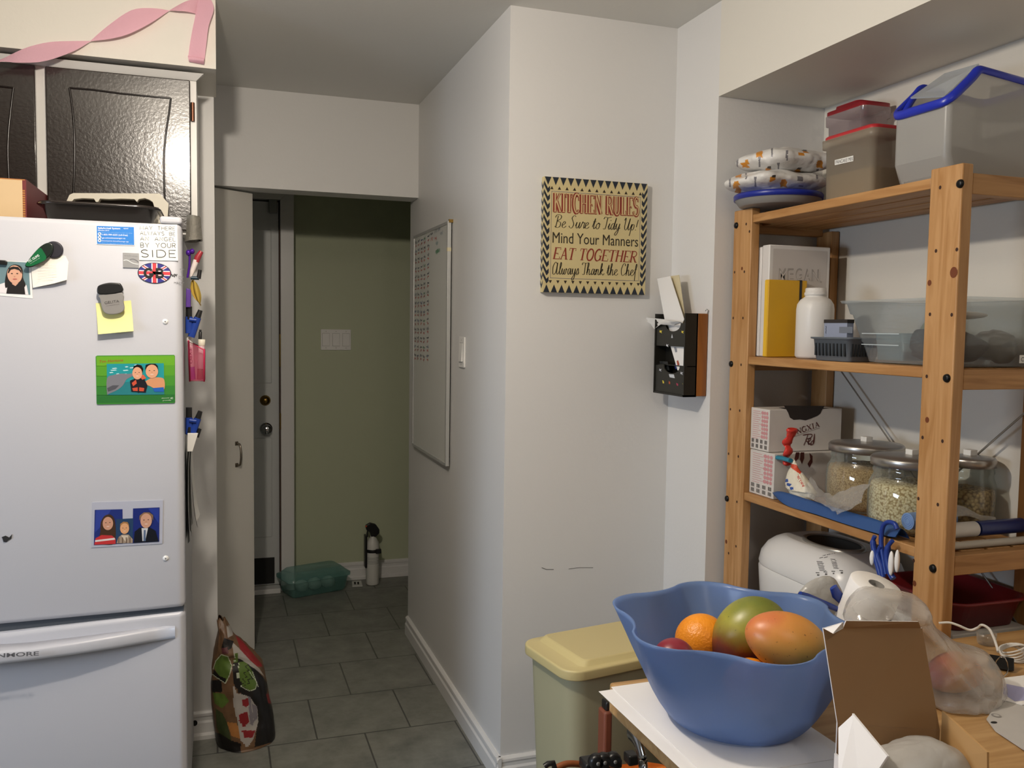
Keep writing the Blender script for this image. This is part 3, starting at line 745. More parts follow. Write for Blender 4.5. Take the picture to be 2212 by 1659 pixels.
def head(x, y, rw, rh, skin, hairc, h, hairpts):
    P(hairpts, hairc, h); u, v = ff.px(x, y); ff.ell(mb, u, v, rw, rh, skin, h + .0002, 20)
    for s_ in (-.38, .38): ff.ell(mb, u + rw * s_, v + rh * .12, rw * .13, rh * .06, C('#3a2a22'), h + .0004, 8)
    ff.ell(mb, u, v - rh * .45, rw * .30, rh * .06, C('#e8cfc4'), h + .0004, 10); ff.ell(mb, u, v - rh * .12, rw * .10, rh * .07, C('#c48a66'), h + .0004, 8)
P([(p.x, p.y) for p in cr([(317, 822, 0), (328, 816, 0), (345, 815, 0), (355, 820, 0), (355, 840, 0), (340, 842, 0), (320, 832, 0), (310, 838, 0), (306, 828, 0)], 3, True)], C('#d99a70', .3), .0050)
P([(330, 838), (354, 836), (354, 846), (334, 846)], C('#2a63b8', .3), .0052)
P([(281, 822), (296, 816), (312, 818), (319, 832), (315, 848), (284, 846)], C('#22222a', .3), .0054)
P([(285, 827), (294, 820), (296, 828), (288, 834)], C('#d0573f', .3), .0056); P([(300, 812), (310, 809), (316, 817), (308, 820)], C('#d8664a', .3), .0056)
P([(286, 838), (300, 836), (312, 838), (311, 845), (288, 844)], C('#c9533d', .3), .0056); P([(298, 834), (301, 834), (301, 848), (298, 848)], C('#22222a', .3), .0058)
head(297, 806, .0118, .0162, C('#e5a988', .3), C('#1c1310', .3), .0058, [(287, 800), (289, 791), (297, 787), (306, 789), (310, 797), (308, 806), (304, 798), (292, 797), (288, 804)])
head(328.5, 802, .0150, .0178, C('#e3a884', .3), C('#1a1412', .3), .0058, [(314, 797), (315, 788), (324, 785.5), (336, 785.5), (341, 790), (342, 799), (338, 794), (320, 793), (316, 800)])
part('print', mb, pic, 'printed photo of two swimmers and a grey dolphin')
# three school portraits in a clear sleeve
mb = flat('s', [(199, 1085), (352, 1080), (350.5, 1174), (197, 1182.5)], mat('grey_sleeve', '#b9bccb', rough=.2), '', '', h1=.002)
pb = C('#26357c', .3)
P([(205, 1101), (265, 1099.5), (265, 1174), (203, 1177)], pb, .0026); P([(287.5, 1098), (345, 1095.5), (344, 1169.5), (286, 1173)], C('#22307a', .3), .0026)
P([(251, 1121), (288, 1119), (287, 1172), (250, 1174)], C('#2b4668', .3), .0030)
P([(208, 1102), (240, 1101), (215, 1140), (205, 1150)], C('#35469a', .3), .0028); P([(320, 1098), (344, 1097), (343, 1130)], C('#2c3f98', .3), .0028)
P([(p.x, p.y) for p in cr([(213, 1172, 0), (217, 1148, 0), (218, 1128, 0), (226, 1114, 0), (238, 1111, 0), (247, 1120, 0), (250, 1138, 0), (250, 1160, 0), (246, 1174, 0), (230, 1176, 0)], 3, True)], C('#4a3427', .3), .0034)
P([(204, 1176), (207, 1162), (220, 1155), (242, 1156), (250, 1163), (250, 1174)], C('#c93a3c', .3), .0038); P([(206, 1166), (248, 1161), (249, 1165), (206, 1170)], C('#e9d9d6', .3), .0042)
head(233.5, 1130, .0125, .0175, C('#cf9c82', .3), C('#4a3427', .3), .0042, [(221, 1132), (224, 1118), (236, 1114), (245, 1122), (246, 1136), (241, 1122), (230, 1120), (225, 1130)])
P([(252, 1173), (256, 1160), (264, 1154), (278, 1154), (287, 1164), (287, 1172)], C('#a79583', .3), .0038); P([(262, 1156), (278, 1156), (272, 1170)], C('#d8cbb8', .3), .0040)
for i in range(4): P([(256 + i * 8, 1160), (258 + i * 8, 1160), (258 + i * 8, 1172), (256 + i * 8, 1172)], C('#6c5546', .3), .0042)
head(269.5, 1141, .0108, .0142, C('#e3ab7d', .3), C('#a87c4c', .3), .0044, [(260, 1140), (260, 1131), (267, 1126), (276, 1127), (279, 1133), (278, 1141), (274, 1133), (264, 1133)])
P([(289, 1172), (291, 1148), (302, 1139), (322, 1138), (336, 1146), (343, 1169)], C('#191c26', .3), .0038); P([(306, 1140), (320, 1140), (314, 1168), (308, 1168)], C('#d5d6da', .3), .0042); P([(311, 1144), (315, 1144), (315, 1168), (310, 1168)], C('#5c6f90', .3), .0046)
head(316, 1124, .0140, .0195, C('#d3a187', .3), C('#8a6c50', .3), .0046, [(301, 1124), (302, 1113), (311, 1106), (323, 1106), (331, 1112), (331, 1124), (327, 1115), (306, 1115)])
solid('portrait_print', mb, 'three blue background school portraits in a clear sleeve low on the door', 'photo')

# ------------------------------------------------------------------ things clipped to the fridge side
SX = XFR + .001
def tubepx(mb, pts, r, m, Y, n=8, **k): return mb.tube([onY(x, y, Y) for x, y in pts], r, m, n, **k)
YS = 2.58
blk = mat('black_plastic', '')
def side_clip(x0, y0, tipx, body, Y, label):
    """spring clip seen edge on: long jaw against the fridge, short jaw swung out, black tips"""
    r = thing('spring_clip', label, 'clip', onY(x0, y0, Y), 'spring clips on the refrigerator side')
    mb = MB(); tubepx(mb, [(x0, y0 + 50), (x0, y0 + 14)], .006, body, Y, 8, sx=1.6, sy=.7); tubepx(mb, [(x0 + 5, y0 + 58), (x0 + 19, y0 + 16)], .006, body, Y, 8, sx=1.6, sy=.7); tubepx(mb, [(x0 + 1, y0 + 20), (x0 + 16, y0 + 22)], .006, body, Y - .004, 8)
    part('jaws', mb, r)
    mb = MB(); tubepx(mb, [(x0, y0 + 14), (x0, y0 - 8)], .0055, blk, Y, 8, sx=1.5, sy=.8); part('tip', mb, r, 'black tip')
    mb = MB(); tubepx(mb, [(x0 + 19, y0 + 16), (tipx, y0)], [.0055, .004], blk, Y, 8, sx=1.5, sy=.8); part('tip', mb, r, 'black tip')
bl = mat('blue_plastic', '#20419c', rough=.35)
side_clip(408, 670, 433, bl, YS, 'blue spring clip with black tips above the pink pouch')
side_clip(408, 888, 433, bl, YS, 'blue spring clip with black tips below the pink pouch')
# white clip with papers
r = thing('spring_clip', 'white spring clip low on the refrigerator side holding hanging papers', 'clip', onY(414, 950, YS), 'spring clips on the refrigerator side')
mb = MB(); wp = mat('white_plastic', '#eceae6', rough=.35)
mb.prism([onY(x, y, YS - .012) for x, y in [(404, 976), (416, 976), (428, 936), (405, 936)]], (0, .024, 0), wp, r=.0015)
part('jaws', mb, r)
mb = MB(); tubepx(mb, [(425, 944), (432, 926)], [.006, .0045], blk, YS, 8); part('tip', mb, r, 'black tip')
mb = MB(); tubepx(mb, [(408, 940), (409, 922)], [.006, .005], blk, YS, 8); part('tip', mb, r, 'black tip')
for i, (xs, lab, m_) in enumerate((((406, 404, 404, 407), 'dark printed sheet hanging nearest the refrigerator side', C('#3a3c40')), ((411, 408, 409, 412), 'grey middle sheet hanging from the white clip', C('#8d8c8a')), ((414, 414, 420, 427), 'outermost white sheet hanging from the white clip with a curled corner', C('#e3e1dc')))):
    mb = MB(); pts = cr([onY(xs[0], 972, YS), onY(xs[1], 1020, YS), onY(xs[2], 1100, YS), onY(xs[3], 1165 - 14 * i, YS)], 5)
    n_ = len(pts) - 1
    mb.grid(lambda u, v: pts[int(round(u * n_))] + V(.0, -.05 + .17 * v, 0) + V(.004 * math.sin(6 * v + i) * u, 0, .010 * v * (i - 1)), n_, 8, m_)
    solid('paper_sheet', mb, lab, 'paper', 'papers under the white clip')
# pink mesh pouch with markers
pk = mat('pink_plastic', '#d4365f', rough=.4); pm = mat('pink_mesh', '#c23a62', rough=.6, alpha=.45)
Yp = 2.60
r = thing('mesh_pouch', 'pink mesh marker pouch stuck to the refrigerator side', 'pouch', onY(425, 823, Yp))
q = [(407, 737), (441, 756), (441, 823), (410, 823)]
mb = MB(); A = [onY(x, y, Yp - .03) for x, y in q]; B = [p + V(0, .075, 0) for p in A]
mb.poly(A, pm); mb.quad(A[1], B[1], B[2], A[2], pm); mb.quad(A[0], A[3], B[3], B[0], pm); mb.quad(B[0], B[3], B[2], B[1], pm); mb.quad(A[3], A[2], B[2], B[3], pm)
part('mesh', mb, r)
mb = MB(); mb.tube(A, .0025, pk, 8, closed=True); mb.tube(B, .0025, pk, 8, closed=True)
for i in range(4): mb.tube([A[i], B[i]], .0025, pk, 8)
part('frame', mb, r)
def marker(base, tip, rad, segs, label, txt=None):
    g = thing('marker', label, 'marker', onY(*base, Yp), 'markers in the pink pouch')
    a = onY(*base, Yp); b = onY(*tip, Yp); d = b - a
    for (t0, t1, k, m_, nm) in segs:
        mb = MB().tube([a + d * t0, a + d * (t0 + .01), a + d * (t1 - .01), a + d * t1], [rad * k * .9, rad * k, rad * k, rad * k * .92], m_, 14)
        if txt and nm == 'barrel':
            f = Face(a + V(0, -rad * 1.02, 0), d, V(0, -1, 0).cross(d).normalized() * -1)
            f = Face(a + V(0, -rad * 1.03, 0), -d, Vector((d.z, 0, -d.x)))
            L = d.length; f.text(mb, txt, (-L * .72, -rad * .45), (-L * .38, -rad * .45), rad * .9, C('#7a1f4d'), .0003, off=.01)
        part(nm, mb, g)
purp = C('#6a2f8f', .35); brn = C('#6a4a34', .35)
marker((416, 820), (409, 728), .0085, [(0, .30, 1, purp, 'cap'), (.30, .80, .95, C('#e7c9d3', .35), 'barrel'), (.80, 1, 1.02, C('#efeeea', .35), 'end')], 'white ended marker with purple cap standing in the pink pouch', 'EXPO')
marker((432, 820), (436, 733), .0092, [(0, .27, 1, brn, 'cap'), (.27, .84, .95, C('#d8b9bf', .35), 'barrel'), (.84, 1, 1.08, C('#efe9d6', .35), 'end')], 'cream ended marker with brown cap standing in the pink pouch')
marker((431, 760), (433, 712), .0045, [(0, .9, 1, C('#1d1d1e', .35), 'barrel'), (.9, 1, .7, C('#2c2c2e', .35), 'tip')], 'thin black pen standing behind the markers in the pouch')
# grey mitt over the top edge, pen, feather clip, purple clip
mb = MB(); gm = mat('grey_cloth', '#77746c', rough=.8, bump=.3, bscale=120, var=.25, vscale=30)
mb.grid(lambda u, v: onY(397 + 31 * u + 4 * v - (8 * v * v if u < .5 else 0), 463 + 4 * u + 58 * v - 9 * u * v, 2.56) + V(.006, .02 + .10 * math.sin(PI * u) * (1 - .4 * v), 0), 8, 10, gm)
mb.grid(lambda u, v: onY(397 + 31 * u + 4 * v - (8 * v * v if u < .5 else 0), 463 + 4 * u + 58 * v - 9 * u * v, 2.56) + V(.006, .02 - .03 * math.sin(PI * u), 0), 8, 10, gm)
mb.tube([onY(x, y, 2.56) + V(0, .02, 0) for x, y in [(426, 465), (430, 490), (433, 520)]], .005, mat('dark_grey_cloth', '#4d4b47', rough=.8), 8)
solid('oven_mitt', mb, 'grey cloth oven mitt hanging over the top right refrigerator corner', 'oven mitt')
r = thing('pen', 'white pen with a red cap tucked at the refrigerator side', 'pen', onY(424, 580, YS))
part('barrel', MB().tube([onY(412, 598, YS), onY(416, 585, YS), onY(424, 562, YS)], [.003, .007, .008], C('#e8ddd8', .4), 12), r)
part('cap', MB().tube([onY(424, 566, YS), onY(427, 556, YS), onY(435, 543, YS)], [.0075, .0085, .006], C('#a4323c', .35), 12), r, 'red cap')
r = thing('feather_clip', 'small black clip holding a yellow feather on the refrigerator side', 'clip', onY(420, 600, YS), 'spring clips on the refrigerator side')
mb = MB(); tubepx(mb, [(412, 600), (430, 601)], .005, C('#1f3a4a', .4), YS, 8); tubepx(mb, [(429, 602), (432, 583)], [.006, .005], blk, YS, 8); part('jaws', mb, r)
mb = MB(); fz_ = C('#b79a3f', .7)
ptsf = cr([onY(x, y, YS) for x, y in [(418, 604), (420, 625), (426, 645), (434, 660)]], 5); n_ = len(ptsf) - 1
mb.grid(lambda u, v: ptsf[int(round(u * n_))] + V((v - .4) * .026 * math.sin(PI * min(.97, u + .12)), .012 * math.sin(8 * v), -.006 * v), n_, 6, fz_)
mb.tube(ptsf, .0016, C('#6b5524', .6), 6)
part('feather', mb, r, 'yellow feather')
r = thing('spring_clip', 'purple clip on the refrigerator side below the feather clip', 'clip', onY(406, 640, YS), 'spring clips on the refrigerator side')
part('jaws', MB().prism([onY(x, y, YS - .012) for x, y in [(401, 664), (412, 664), (412, 625), (402, 622)]], (0, .022, 0), C('#5d3a96', .35), r=.002), r)
mb = MB(); tubepx(mb, [(407, 664), (408, 690)], .005, blk, YS, 8); part('tip', mb, r, 'black tip')
r = thing('ribbon_bow', 'shiny purple ribbon bow beside the red capped pen', 'bow', onY(409, 555, YS))
part('loops', MB().ball(onY(407, 546, YS), .007, .012, .009, mat('purple_foil', '#5b2aa8', rough=.2, metal=.4), 12, 8).ball(onY(415, 543, YS), .007, .012, .008, mat('purple_foil', ''), 12, 8), r)
mb = MB(); tubepx(mb, [(410, 548), (409, 575), (405, 600)], .003, mat('purple_foil', ''), YS, 6); part('tail', mb, r)

# ------------------------------------------------------------------ things on top of the fridge
m_red = mat('red_box_card', '#6d1f22', rough=.5); m_cream = mat('cream_box_front', '#d3b68c', rough=.6)
Yb = 2.60; x1 = onY(57, 420, Yb).x; zt = onY(50, 387, Yb).z; yb2 = onX(103, 425, x1).y
mb = MB().box(-.80, x1, Yb, yb2, ztop, zt, m_red)
fx = Face((x1, Yb, ztop), (1, 0, 0), (0, 0, 1))
fx.rect(mb, -.4, -.009, .004, zt - ztop - .003, m_cream, .0006)
gold = C('#b5793a', .4)
for i in range(14): fx.rect(mb, -.009, -.003, .004 + i * .006, .008 + i * .006, gold, .0008)
fx.rect(mb, -.4, -.003, zt - ztop - .003, zt - ztop - .0005, gold, .0008)
solid('gift_box', mb, 'dark red box with a cream front on top of the refrigerator', 'box')
# dark roasting pan
def ring_pan(x0, x1, y0, y1, z0, z1, m, rim, wall=.02, rimr=.006):
    mb = MB(); R = .05
    loops = []
    for (ins, z) in ((wall + .012, z0), (wall, z0), (.0, z1), (-rimr, z1 + .002), (-rimr * 1.6, z1 - rimr * .5), (-rimr, z1 - rimr), (.001, z1 - rimr)):
        w_, h_ = (x1 - x0) - 2 * ins, (y1 - y0) - 2 * ins; rr = max(.012, R - ins)
        loops.append([V((x0 + x1) / 2 + x, (y0 + y1) / 2 + y, z) for x, y in rrect(w_, h_, rr, 5)])
    k = len(loops[0]); vs = [p for l in loops for p in l]
    fs = [[i * k + j, i * k + (j + 1) % k, (i + 1) * k + (j + 1) % k, (i + 1) * k + j] for i in range(len(loops) - 1) for j in range(k)]
    mb.add(vs, fs, m, True); mb.add(loops[0], [list(range(k))[::-1]], m)
    return mb
Yp0 = 2.54
za = onY(200, 436, Yp0).z; xa = onY(80, 440, Yp0).x; xb = onY(338, 440, Yp0).x
mpan = mat('black_enamel', '#231c19', rough=.18, spec=.7, coat=.3)
solid('roasting_pan', ring_pan(xa, xb, Yp0, Yp0 + .24, ztop + .001, za - .004, mpan, .006), 'black glossy roasting pan lying on top of the refrigerator', 'pan')
# beige rack behind
mb = MB(); mbg = mat('beige_plastic', '#d8d3c4', rough=.5)
Yk = 2.83; f2 = Face((0, Yk, 0), (1, 0, 0), (0, 0, 1))
o2 = [(143, 436), (150, 421), (158, 417), (345, 418), (364, 440), (362, 470), (340, 470), (330, 436), (322, 431), (313, 428), (300, 430), (296, 436), (290, 430), (262, 429), (236, 430), (216, 429), (212, 436), (207, 436), (203, 429), (178, 428), (160, 430), (150, 440)]
f2.slab(mb, [f2.px(*q) for q in o2], mbg, -.03, .0, r=0)
x0_, _ = f2.px(145, 440); x1_, _ = f2.px(362, 440); mb.box(x0_, x1_, Yk - .02, Yk + .02, ztop, ztop + .05, mbg)
solid('plastic_rack', mb, 'beige plastic rack behind the roasting pan', 'rack')

# ------------------------------------------------------------------ wall cabinet over the fridge
YC = 2.905
m_cab = mat('cabinet_white', '#d9d7d3', rough=.35)
m_cd = mat('dark_brown_gloss', '#241c18', rough=.24, spec=.6, bump=.07, bscale=130, coat=.6)
m_cd.node_tree.nodes['Principled BSDF'].inputs['Coat Roughness'].default_value = .13
cab = thing('wall_cabinet', 'white wall cabinet with dark brown doors above the refrigerator', 'cabinet', (-.5, YC, 1.74))
xs = onY(425, 300, YC).x
zc = onY(412, 174, YC).z; zcb = 1.745
mb = MB().box(-1.1, xs, YC, YST - .001, zcb, zc + .004, m_cab)
part('body', mb, cab)
zk0, zk1 = zc - .001, onY(434, 159, YC - .02).z
mb = MB().prism([V(-1.1, YC, zk0), V(-1.1, YC - .006, zk0), V(-1.1, YC - .022, zk1), V(-1.1, YC, zk1)], (xs + .022 + 1.1, 0, 0), m_cab)
for i in (4, 5): mb.v[i] = V(xs, mb.v[i].y, mb.v[i].z)
part('crown', mb, cab)
fc = Face((0, YC - .019, 0), (1, 0, 0), (0, 0, 1))
dxr = fc.px(411.5, 300)[0]; dxl = fc.px(100, 300)[0]; dxr2 = fc.px(78, 300)[0]
def cab_door(xa, xb, grooves):
    mb = MB().box(xa, xb, YC - .019, YC - .001, zcb + .01, zc - .004, m_cd, r=.003)
    d = part('cabinet_door', mb, cab, 'dark brown door')
    g = MB()
    for gl in grooves: g.tube([fc.p(*fc.px(*q), -.0004) for q in gl], .0032, mat('dark_brown_bead', '#17110f', rough=.2), 8)
    part('panel_bead', g, d)
c2 = lambda l: [(p.x, p.y) for p in cr([(x, y, 0) for x, y in l], 5)]
cab_door(dxl, dxr, [[(150, 190), (200, 194), (260, 202), (340, 210), (369, 212)], c2([(369, 212), (365, 245), (357, 300), (354, 350), (355, 410), (358, 445)]), c2([(150, 190), (157, 240), (161, 300), (161, 360), (158, 420), (156, 450)])])
cab_door(-1.05, dxr2, [c2([(29, 190), (24, 230), (18, 290), (17, 340), (20, 400)]), [(29, 190), (-60, 180)]])
hx, hz = fc.px(416, 240)
part('hinge', MB().tube([V(hx, YC - .008, hz - .028), V(hx, YC - .008, hz + .028)], .006, mat('aged_copper', '#7a5442', rough=.35, metal=.9), 10), cab, 'aged copper hinge')

# ------------------------------------------------------------------ pink streamer on the wall above
pkp = mat('pink_crepe', '#eebccb', rough=.8, transl=.3, bump=.15, bscale=150)
fsf = Face((0, 2.85, 0), (1, 0, 0), (0, 0, 1)); mb = MB()
def strip(up, lo, h0, h1, n=16):
    U = cr([(x, y, 0) for x, y in up], 6); L = cr([(x, y, 0) for x, y in lo], 6)
    def at(c, t): i = t * (len(c) - 1); j = min(int(i), len(c) - 2); return c[j].lerp(c[j + 1], i - j)
    def f(u, v):
        p = at(U, u).lerp(at(L, u), v); h = .004 + (h0 + (h1 - h0) * u) * 1 + .016 * math.sin(PI * u) * (.3 + v)
        return fsf.p(*fsf.px(p.x, p.y), h)
    mb.grid(f, n, 3, pkp)
strip([(-60, 150), (0, 134), (55, 109), (105, 96), (150, 93), (197, 92)], [(-60, 160), (0, 140), (45, 143), (100, 140), (160, 118), (198, 93)], .01, .012)
strip([(197, 92), (235, 60), (285, 27), (330, 22), (366, 26)], [(198, 93), (240, 91), (280, 82), (325, 58), (366, 27)], .012, .01)
strip([(366, 26), (395, 10), (415, 2), (432, -6)], [(366, 27), (385, 31), (405, 32), (425, 33)], .01, .004)
strip([(424, -8), (423, 30), (416, 66), (410, 100), (407, 124)], [(452, -6), (462, 24), (451, 62), (446, 100), (442, 131)], .004, .004)
strip([(406, 123), (407, 130), (409, 135)], [(443, 130), (441, 135), (441, 141)], .010, .004, 4)
solid('paper_streamer', mb, 'twisted pink crepe streamer taped to the wall above the cabinet', 'streamer')

# ================================================================== WALL THINGS
# script and serif lettering drawn with strokes
SCRIPT = {
 'e': (.72, [[(0, .3), (.42, .62), (.5, .9), (.3, 1), (.08, .6), (.15, .1), (.42, 0), (.72, .3)]]),
 'u': (.86, [[(0, .35), (.16, 1), (.1, .3), (.25, 0), (.48, .3), (.62, 1), (.58, .2), (.7, 0), (.86, .3)]]),
 'r': (.62, [[(0, .3), (.2, 1.08), (.3, .88), (.56, .95), (.46, .4), (.52, 0), (.64, .25)]]),
 't': (.52, [[(0, .3), (.3, 1.75), (.2, .3), (.32, 0), (.52, .3)], [(-.02, 1.15), (.52, 1.22)]]),
 'o': (.7, [[(.4, 1), (.1, .65), (.14, .1), (.38, 0), (.6, .4), (.5, .92), (.36, 1), (.5, .8), (.74, .85)]]),
 'i': (.4, [[(0, .3), (.2, 1), (.12, .25), (.24, 0), (.42, .3)], [(.26, 1.42), (.31, 1.52)]]),
 'd': (.82, [[(.55, .9), (.3, 1), (.08, .5), (.2, 0), (.46, .3), (.72, 2), (.6, .25), (.7, 0), (.86, .3)]]),
 'y': (.78, [[(0, .4), (.14, 1), (.12, .3), (.28, .05), (.5, .4), (.62, 1), (.5, -.4), (.22, -.95), (.05, -.7), (.38, -.1), (.8, .35)]]),
 'p': (.8, [[(0, .3), (.2, 1), (.08, -.95)], [(.14, .3), (.3, .9), (.52, .95), (.6, .5), (.42, .05), (.2, .15)]]),
 'l': (.45, [[(0, .3), (.34, 1.5), (.28, 2), (.15, 1.5), (.12, .3), (.24, 0), (.46, .3)]]),
 'w': (1.05, [[(0, .4), (.14, 1), (.1, .3), (.22, 0), (.4, .3), (.5, .9), (.46, .2), (.6, 0), (.78, .4), (.8, 1), (.9, .8), (1.06, .85)]]),
 'a': (.8, [[(.55, .9), (.3, 1), (.08, .5), (.18, 0), (.42, .3), (.6, 1), (.56, .2), (.66, 0), (.82, .3)]]),
 's': (.58, [[(0, .25), (.3, 1.05), (.42, .5), (.36, .05), (.1, 0), (.08, .18), (.6, .3)]]),
 'h': (.82, [[(0, .3), (.34, 1.6), (.28, 2), (.15, 1.5), (.08, 0)], [(.1, .3), (.32, .95), (.5, .85), (.48, .2), (.6, 0), (.82, .3)]]),
 'n': (.82, [[(0, .5), (.14, 1), (.1, 0)], [(.1, .35), (.32, .95), (.5, .85), (.48, .2), (.6, 0), (.84, .3)]]),
 'k': (.8, [[(0, .3), (.34, 1.6), (.28, 2), (.15, 1.5), (.08, 0)], [(.1, .4), (.4, 1), (.46, .75), (.18, .5), (.46, .1), (.6, 0), (.82, .3)]]),
 'f': (.6, [[(0, .3), (.42, 1.5), (.4, 2), (.24, 1.5), (.18, -.9)], [(.0, .95), (.5, 1.05)]]),
 'B': (1.1, [[(.3, 1.9), (.22, 0)], [(-.1, 1.6), (.1, 2.05), (.7, 2.0), (.8, 1.5), (.35, 1.05), (.85, .8), (.8, .15), (.35, -.02), (.02, .2)]]),
 'S': (.95, [[(.78, 1.85), (.5, 2.05), (.2, 1.65), (.4, 1.15), (.62, .6), (.4, .0), (.05, .1), (-.05, .35)]]),
 'T': (.8, [[(-.1, 1.65), (.05, 2), (.6, 1.92), (1.1, 2.05)], [(.5, 1.95), (.42, .3), (.25, 0), (.05, .12)]]),
 'U': (1.15, [[(0, 1.6), (.2, 2), (.2, .6), (.4, 0), (.68, .4), (.9, 2.0), (.82, .4), (.95, 0), (1.15, .3)]]),
 'A': (1.2, [[(.78, 1.75), (.5, 2.0), (.12, 1.3), (.15, .15), (.42, 0), (.7, .6), (.86, 1.9), (.8, .4), (.95, 0), (1.2, .3)]]),
 'C': (.95, [[(.75, 1.6), (.72, 1.95), (.4, 1.95), (.08, 1.1), (.18, .2), (.45, 0), (.9, .4)]]),
 '!': (.4, [[(.3, 1.8), (.18, .55)], [(.12, .12), (.15, .02)]]), ' ': (.5, [])}
def script(fr, mb, s, a, b, xh, w, m, h, shear=.12):
    A = Vector(a); B = Vector(b); d = B - A; e = d.normalized(); q = Vector((-e.y, e.x))
    tot = sum(SCRIPT[c][0] for c in s); k = d.length / tot; x = 0
    for i, c in enumerate(s):
        for st in SCRIPT[c][1]:
            pts = [(p.x, p.y) for p in cr([(u, v, 0) for u, v in st], 5)]
            P = [A + e * ((x + u) * k + shear * v * xh) + q * (v * xh) for u, v in pts]
            ws = []
            for j in range(len(P)):
                t = (P[min(j + 1, len(P) - 1)] - P[max(j - 1, 0)]); dn = abs(t.dot(q)) / (t.length + 1e-9); ws.append(w * (.55 + .75 * dn ** 2))
            fr.stroke(mb, [(p.x, p.y) for p in P], ws, m, h + .00001 * (i % 3))
        x += SCRIPT[c][0]
_arc = lambda cx, cy, rx, ry, a0, a1, n=14: [(cx + rx * math.cos(math.radians(a0 + (a1 - a0) * i / n)), cy + ry * math.sin(math.radians(a0 + (a1 - a0) * i / n))) for i in range(n + 1)]
SERIF = {  # strokes: (points, thick 1 / thin .4)
 'E': (.8, [([(.14, 0), (.14, 1)], 1), ([(0, .98), (.78, .98), (.78, .8)], .4), ([(.14, .5), (.55, .5), (.55, .4)], .4), ([(0, .02), (.82, .02), (.82, .22)], .4)]),
 'A': (.92, [([(.12, 0), (.46, 1)], .45), ([(.44, 1), (.82, 0)], 1), ([(.22, .34), (.7, .34)], .4), ([(0, .02), (.26, .02)], .4), ([(.66, .02), (1, .02)], .4)]),
 'T': (.85, [([(.43, 0), (.43, 1)], 1), ([(.02, .78), (.02, .98), (.84, .98), (.84, .78)], .4), ([(.24, .02), (.62, .02)], .4)]),
 'O': (.95, [(_arc(.47, .5, .4, .5, 90, 270), .95), (_arc(.47, .5, .4, .5, -90, 90), .95)]),
 'G': (.95, [(_arc(.47, .5, .4, .5, 60, 270), .95), (_arc(.47, .5, .4, .5, 270, 330), .6), ([(.82, .42), (.82, .05)], .9), ([(.6, .44), (.98, .44)], .4), ([(.8, .98), (.82, .7)], .4)]),
 'H': (.98, [([(.16, 0), (.16, 1)], 1), ([(.82, 0), (.82, 1)], 1), ([(.16, .52), (.82, .52)], .4)] + [([(x, y), (x + .32, y)], .4) for x in (0, .66) for y in (.02, .98)]),
 'R': (.92, [([(.16, 0), (.16, 1)], 1), ([(0, .98), (.45, .98)] + _arc(.45, .74, .32, .24, 90, -90) + [(.16, .5)], .55), ([(.42, .5), (.82, 0)], 1), ([(0, .02), (.32, .02)], .4), ([(.72, .02), (1, .02)], .4)]),
 'K': (.95, [([(.16, 0), (.16, 1)], 1), ([(.16, .4), (.8, 1)], .5), ([(.36, .58), (.84, 0)], 1)] + [([(x, y), (x + .32, y)], .4) for x in (0, .64) for y in (.02, .98)]),
 'I': (.5, [([(.24, 0), (.24, 1)], 1), ([(.06, .02), (.42, .02)], .4), ([(.06, .98), (.42, .98)], .4)]),
 'C': (.88, [(_arc(.47, .5, .4, .5, 50, 270), .95), (_arc(.47, .5, .4, .5, 270, 320), .6), ([(.76, 1), (.78, .66)], .4)]),
 'N': (.98, [([(.14, 0), (.14, 1)], .5), ([(.12, 1), (.84, 0)], 1), ([(.84, 0), (.84, 1)], .5), ([(0, .02), (.3, .02)], .4), ([(.68, .98), (1, .98)], .4), ([(0, .98), (.2, .98)], .4)]),
 'U': (.95, [([(.18, 1), (.18, .3)] + _arc(.47, .3, .3, .3, 180, 360) + [(.77, 1)], .8), ([(.02, .98), (.36, .98)], .4), ([(.62, .98), (.94, .98)], .4)]),
 'L': (.8, [([(.16, 0), (.16, 1)], 1), ([(0, .02), (.76, .02), (.76, .26)], .4), ([(0, .98), (.34, .98)], .4)]),
 'S': (.72, [(_arc(.36, .74, .26, .25, 40, 250) , .7), ([(.28, .53), (.46, .46)], 1), (_arc(.36, .26, .28, .26, 70, -140), .7), ([(.62, 1), (.62, .76)], .4), ([(.06, 0), (.06, .26)], .4)]),
 'X': (.95, [([(.12, 1), (.82, 0)], 1), ([(.14, 0), (.8, 1)], .45)] + [([(x, y), (x + .3, y)], .4) for x in (0, .66) for y in (.02, .98)]),
 ' ': (.4, [])}
def serif(fr, mb, s, a, b, hgt, w, m, h, shear=0, dx=0, dy=0):
    A = Vector(a); B = Vector(b); d = B - A; e = d.normalized(); q = Vector((-e.y, e.x)); gap = .1
    tot = sum(SERIF[c][0] + gap for c in s) - gap; k = d.length / tot; x = 0
    for c in s:
        for j, (st, tw) in enumerate(SERIF[c][1]):
            P = [A + e * ((x + u) * k + shear * v * hgt + dx) + q * (v * hgt + dy) for u, v in st]
            fr.stroke(mb, [(p.x, p.y) for p in P], w * tw, m, h + .00002 * j)
        x += SERIF[c][0] + gap

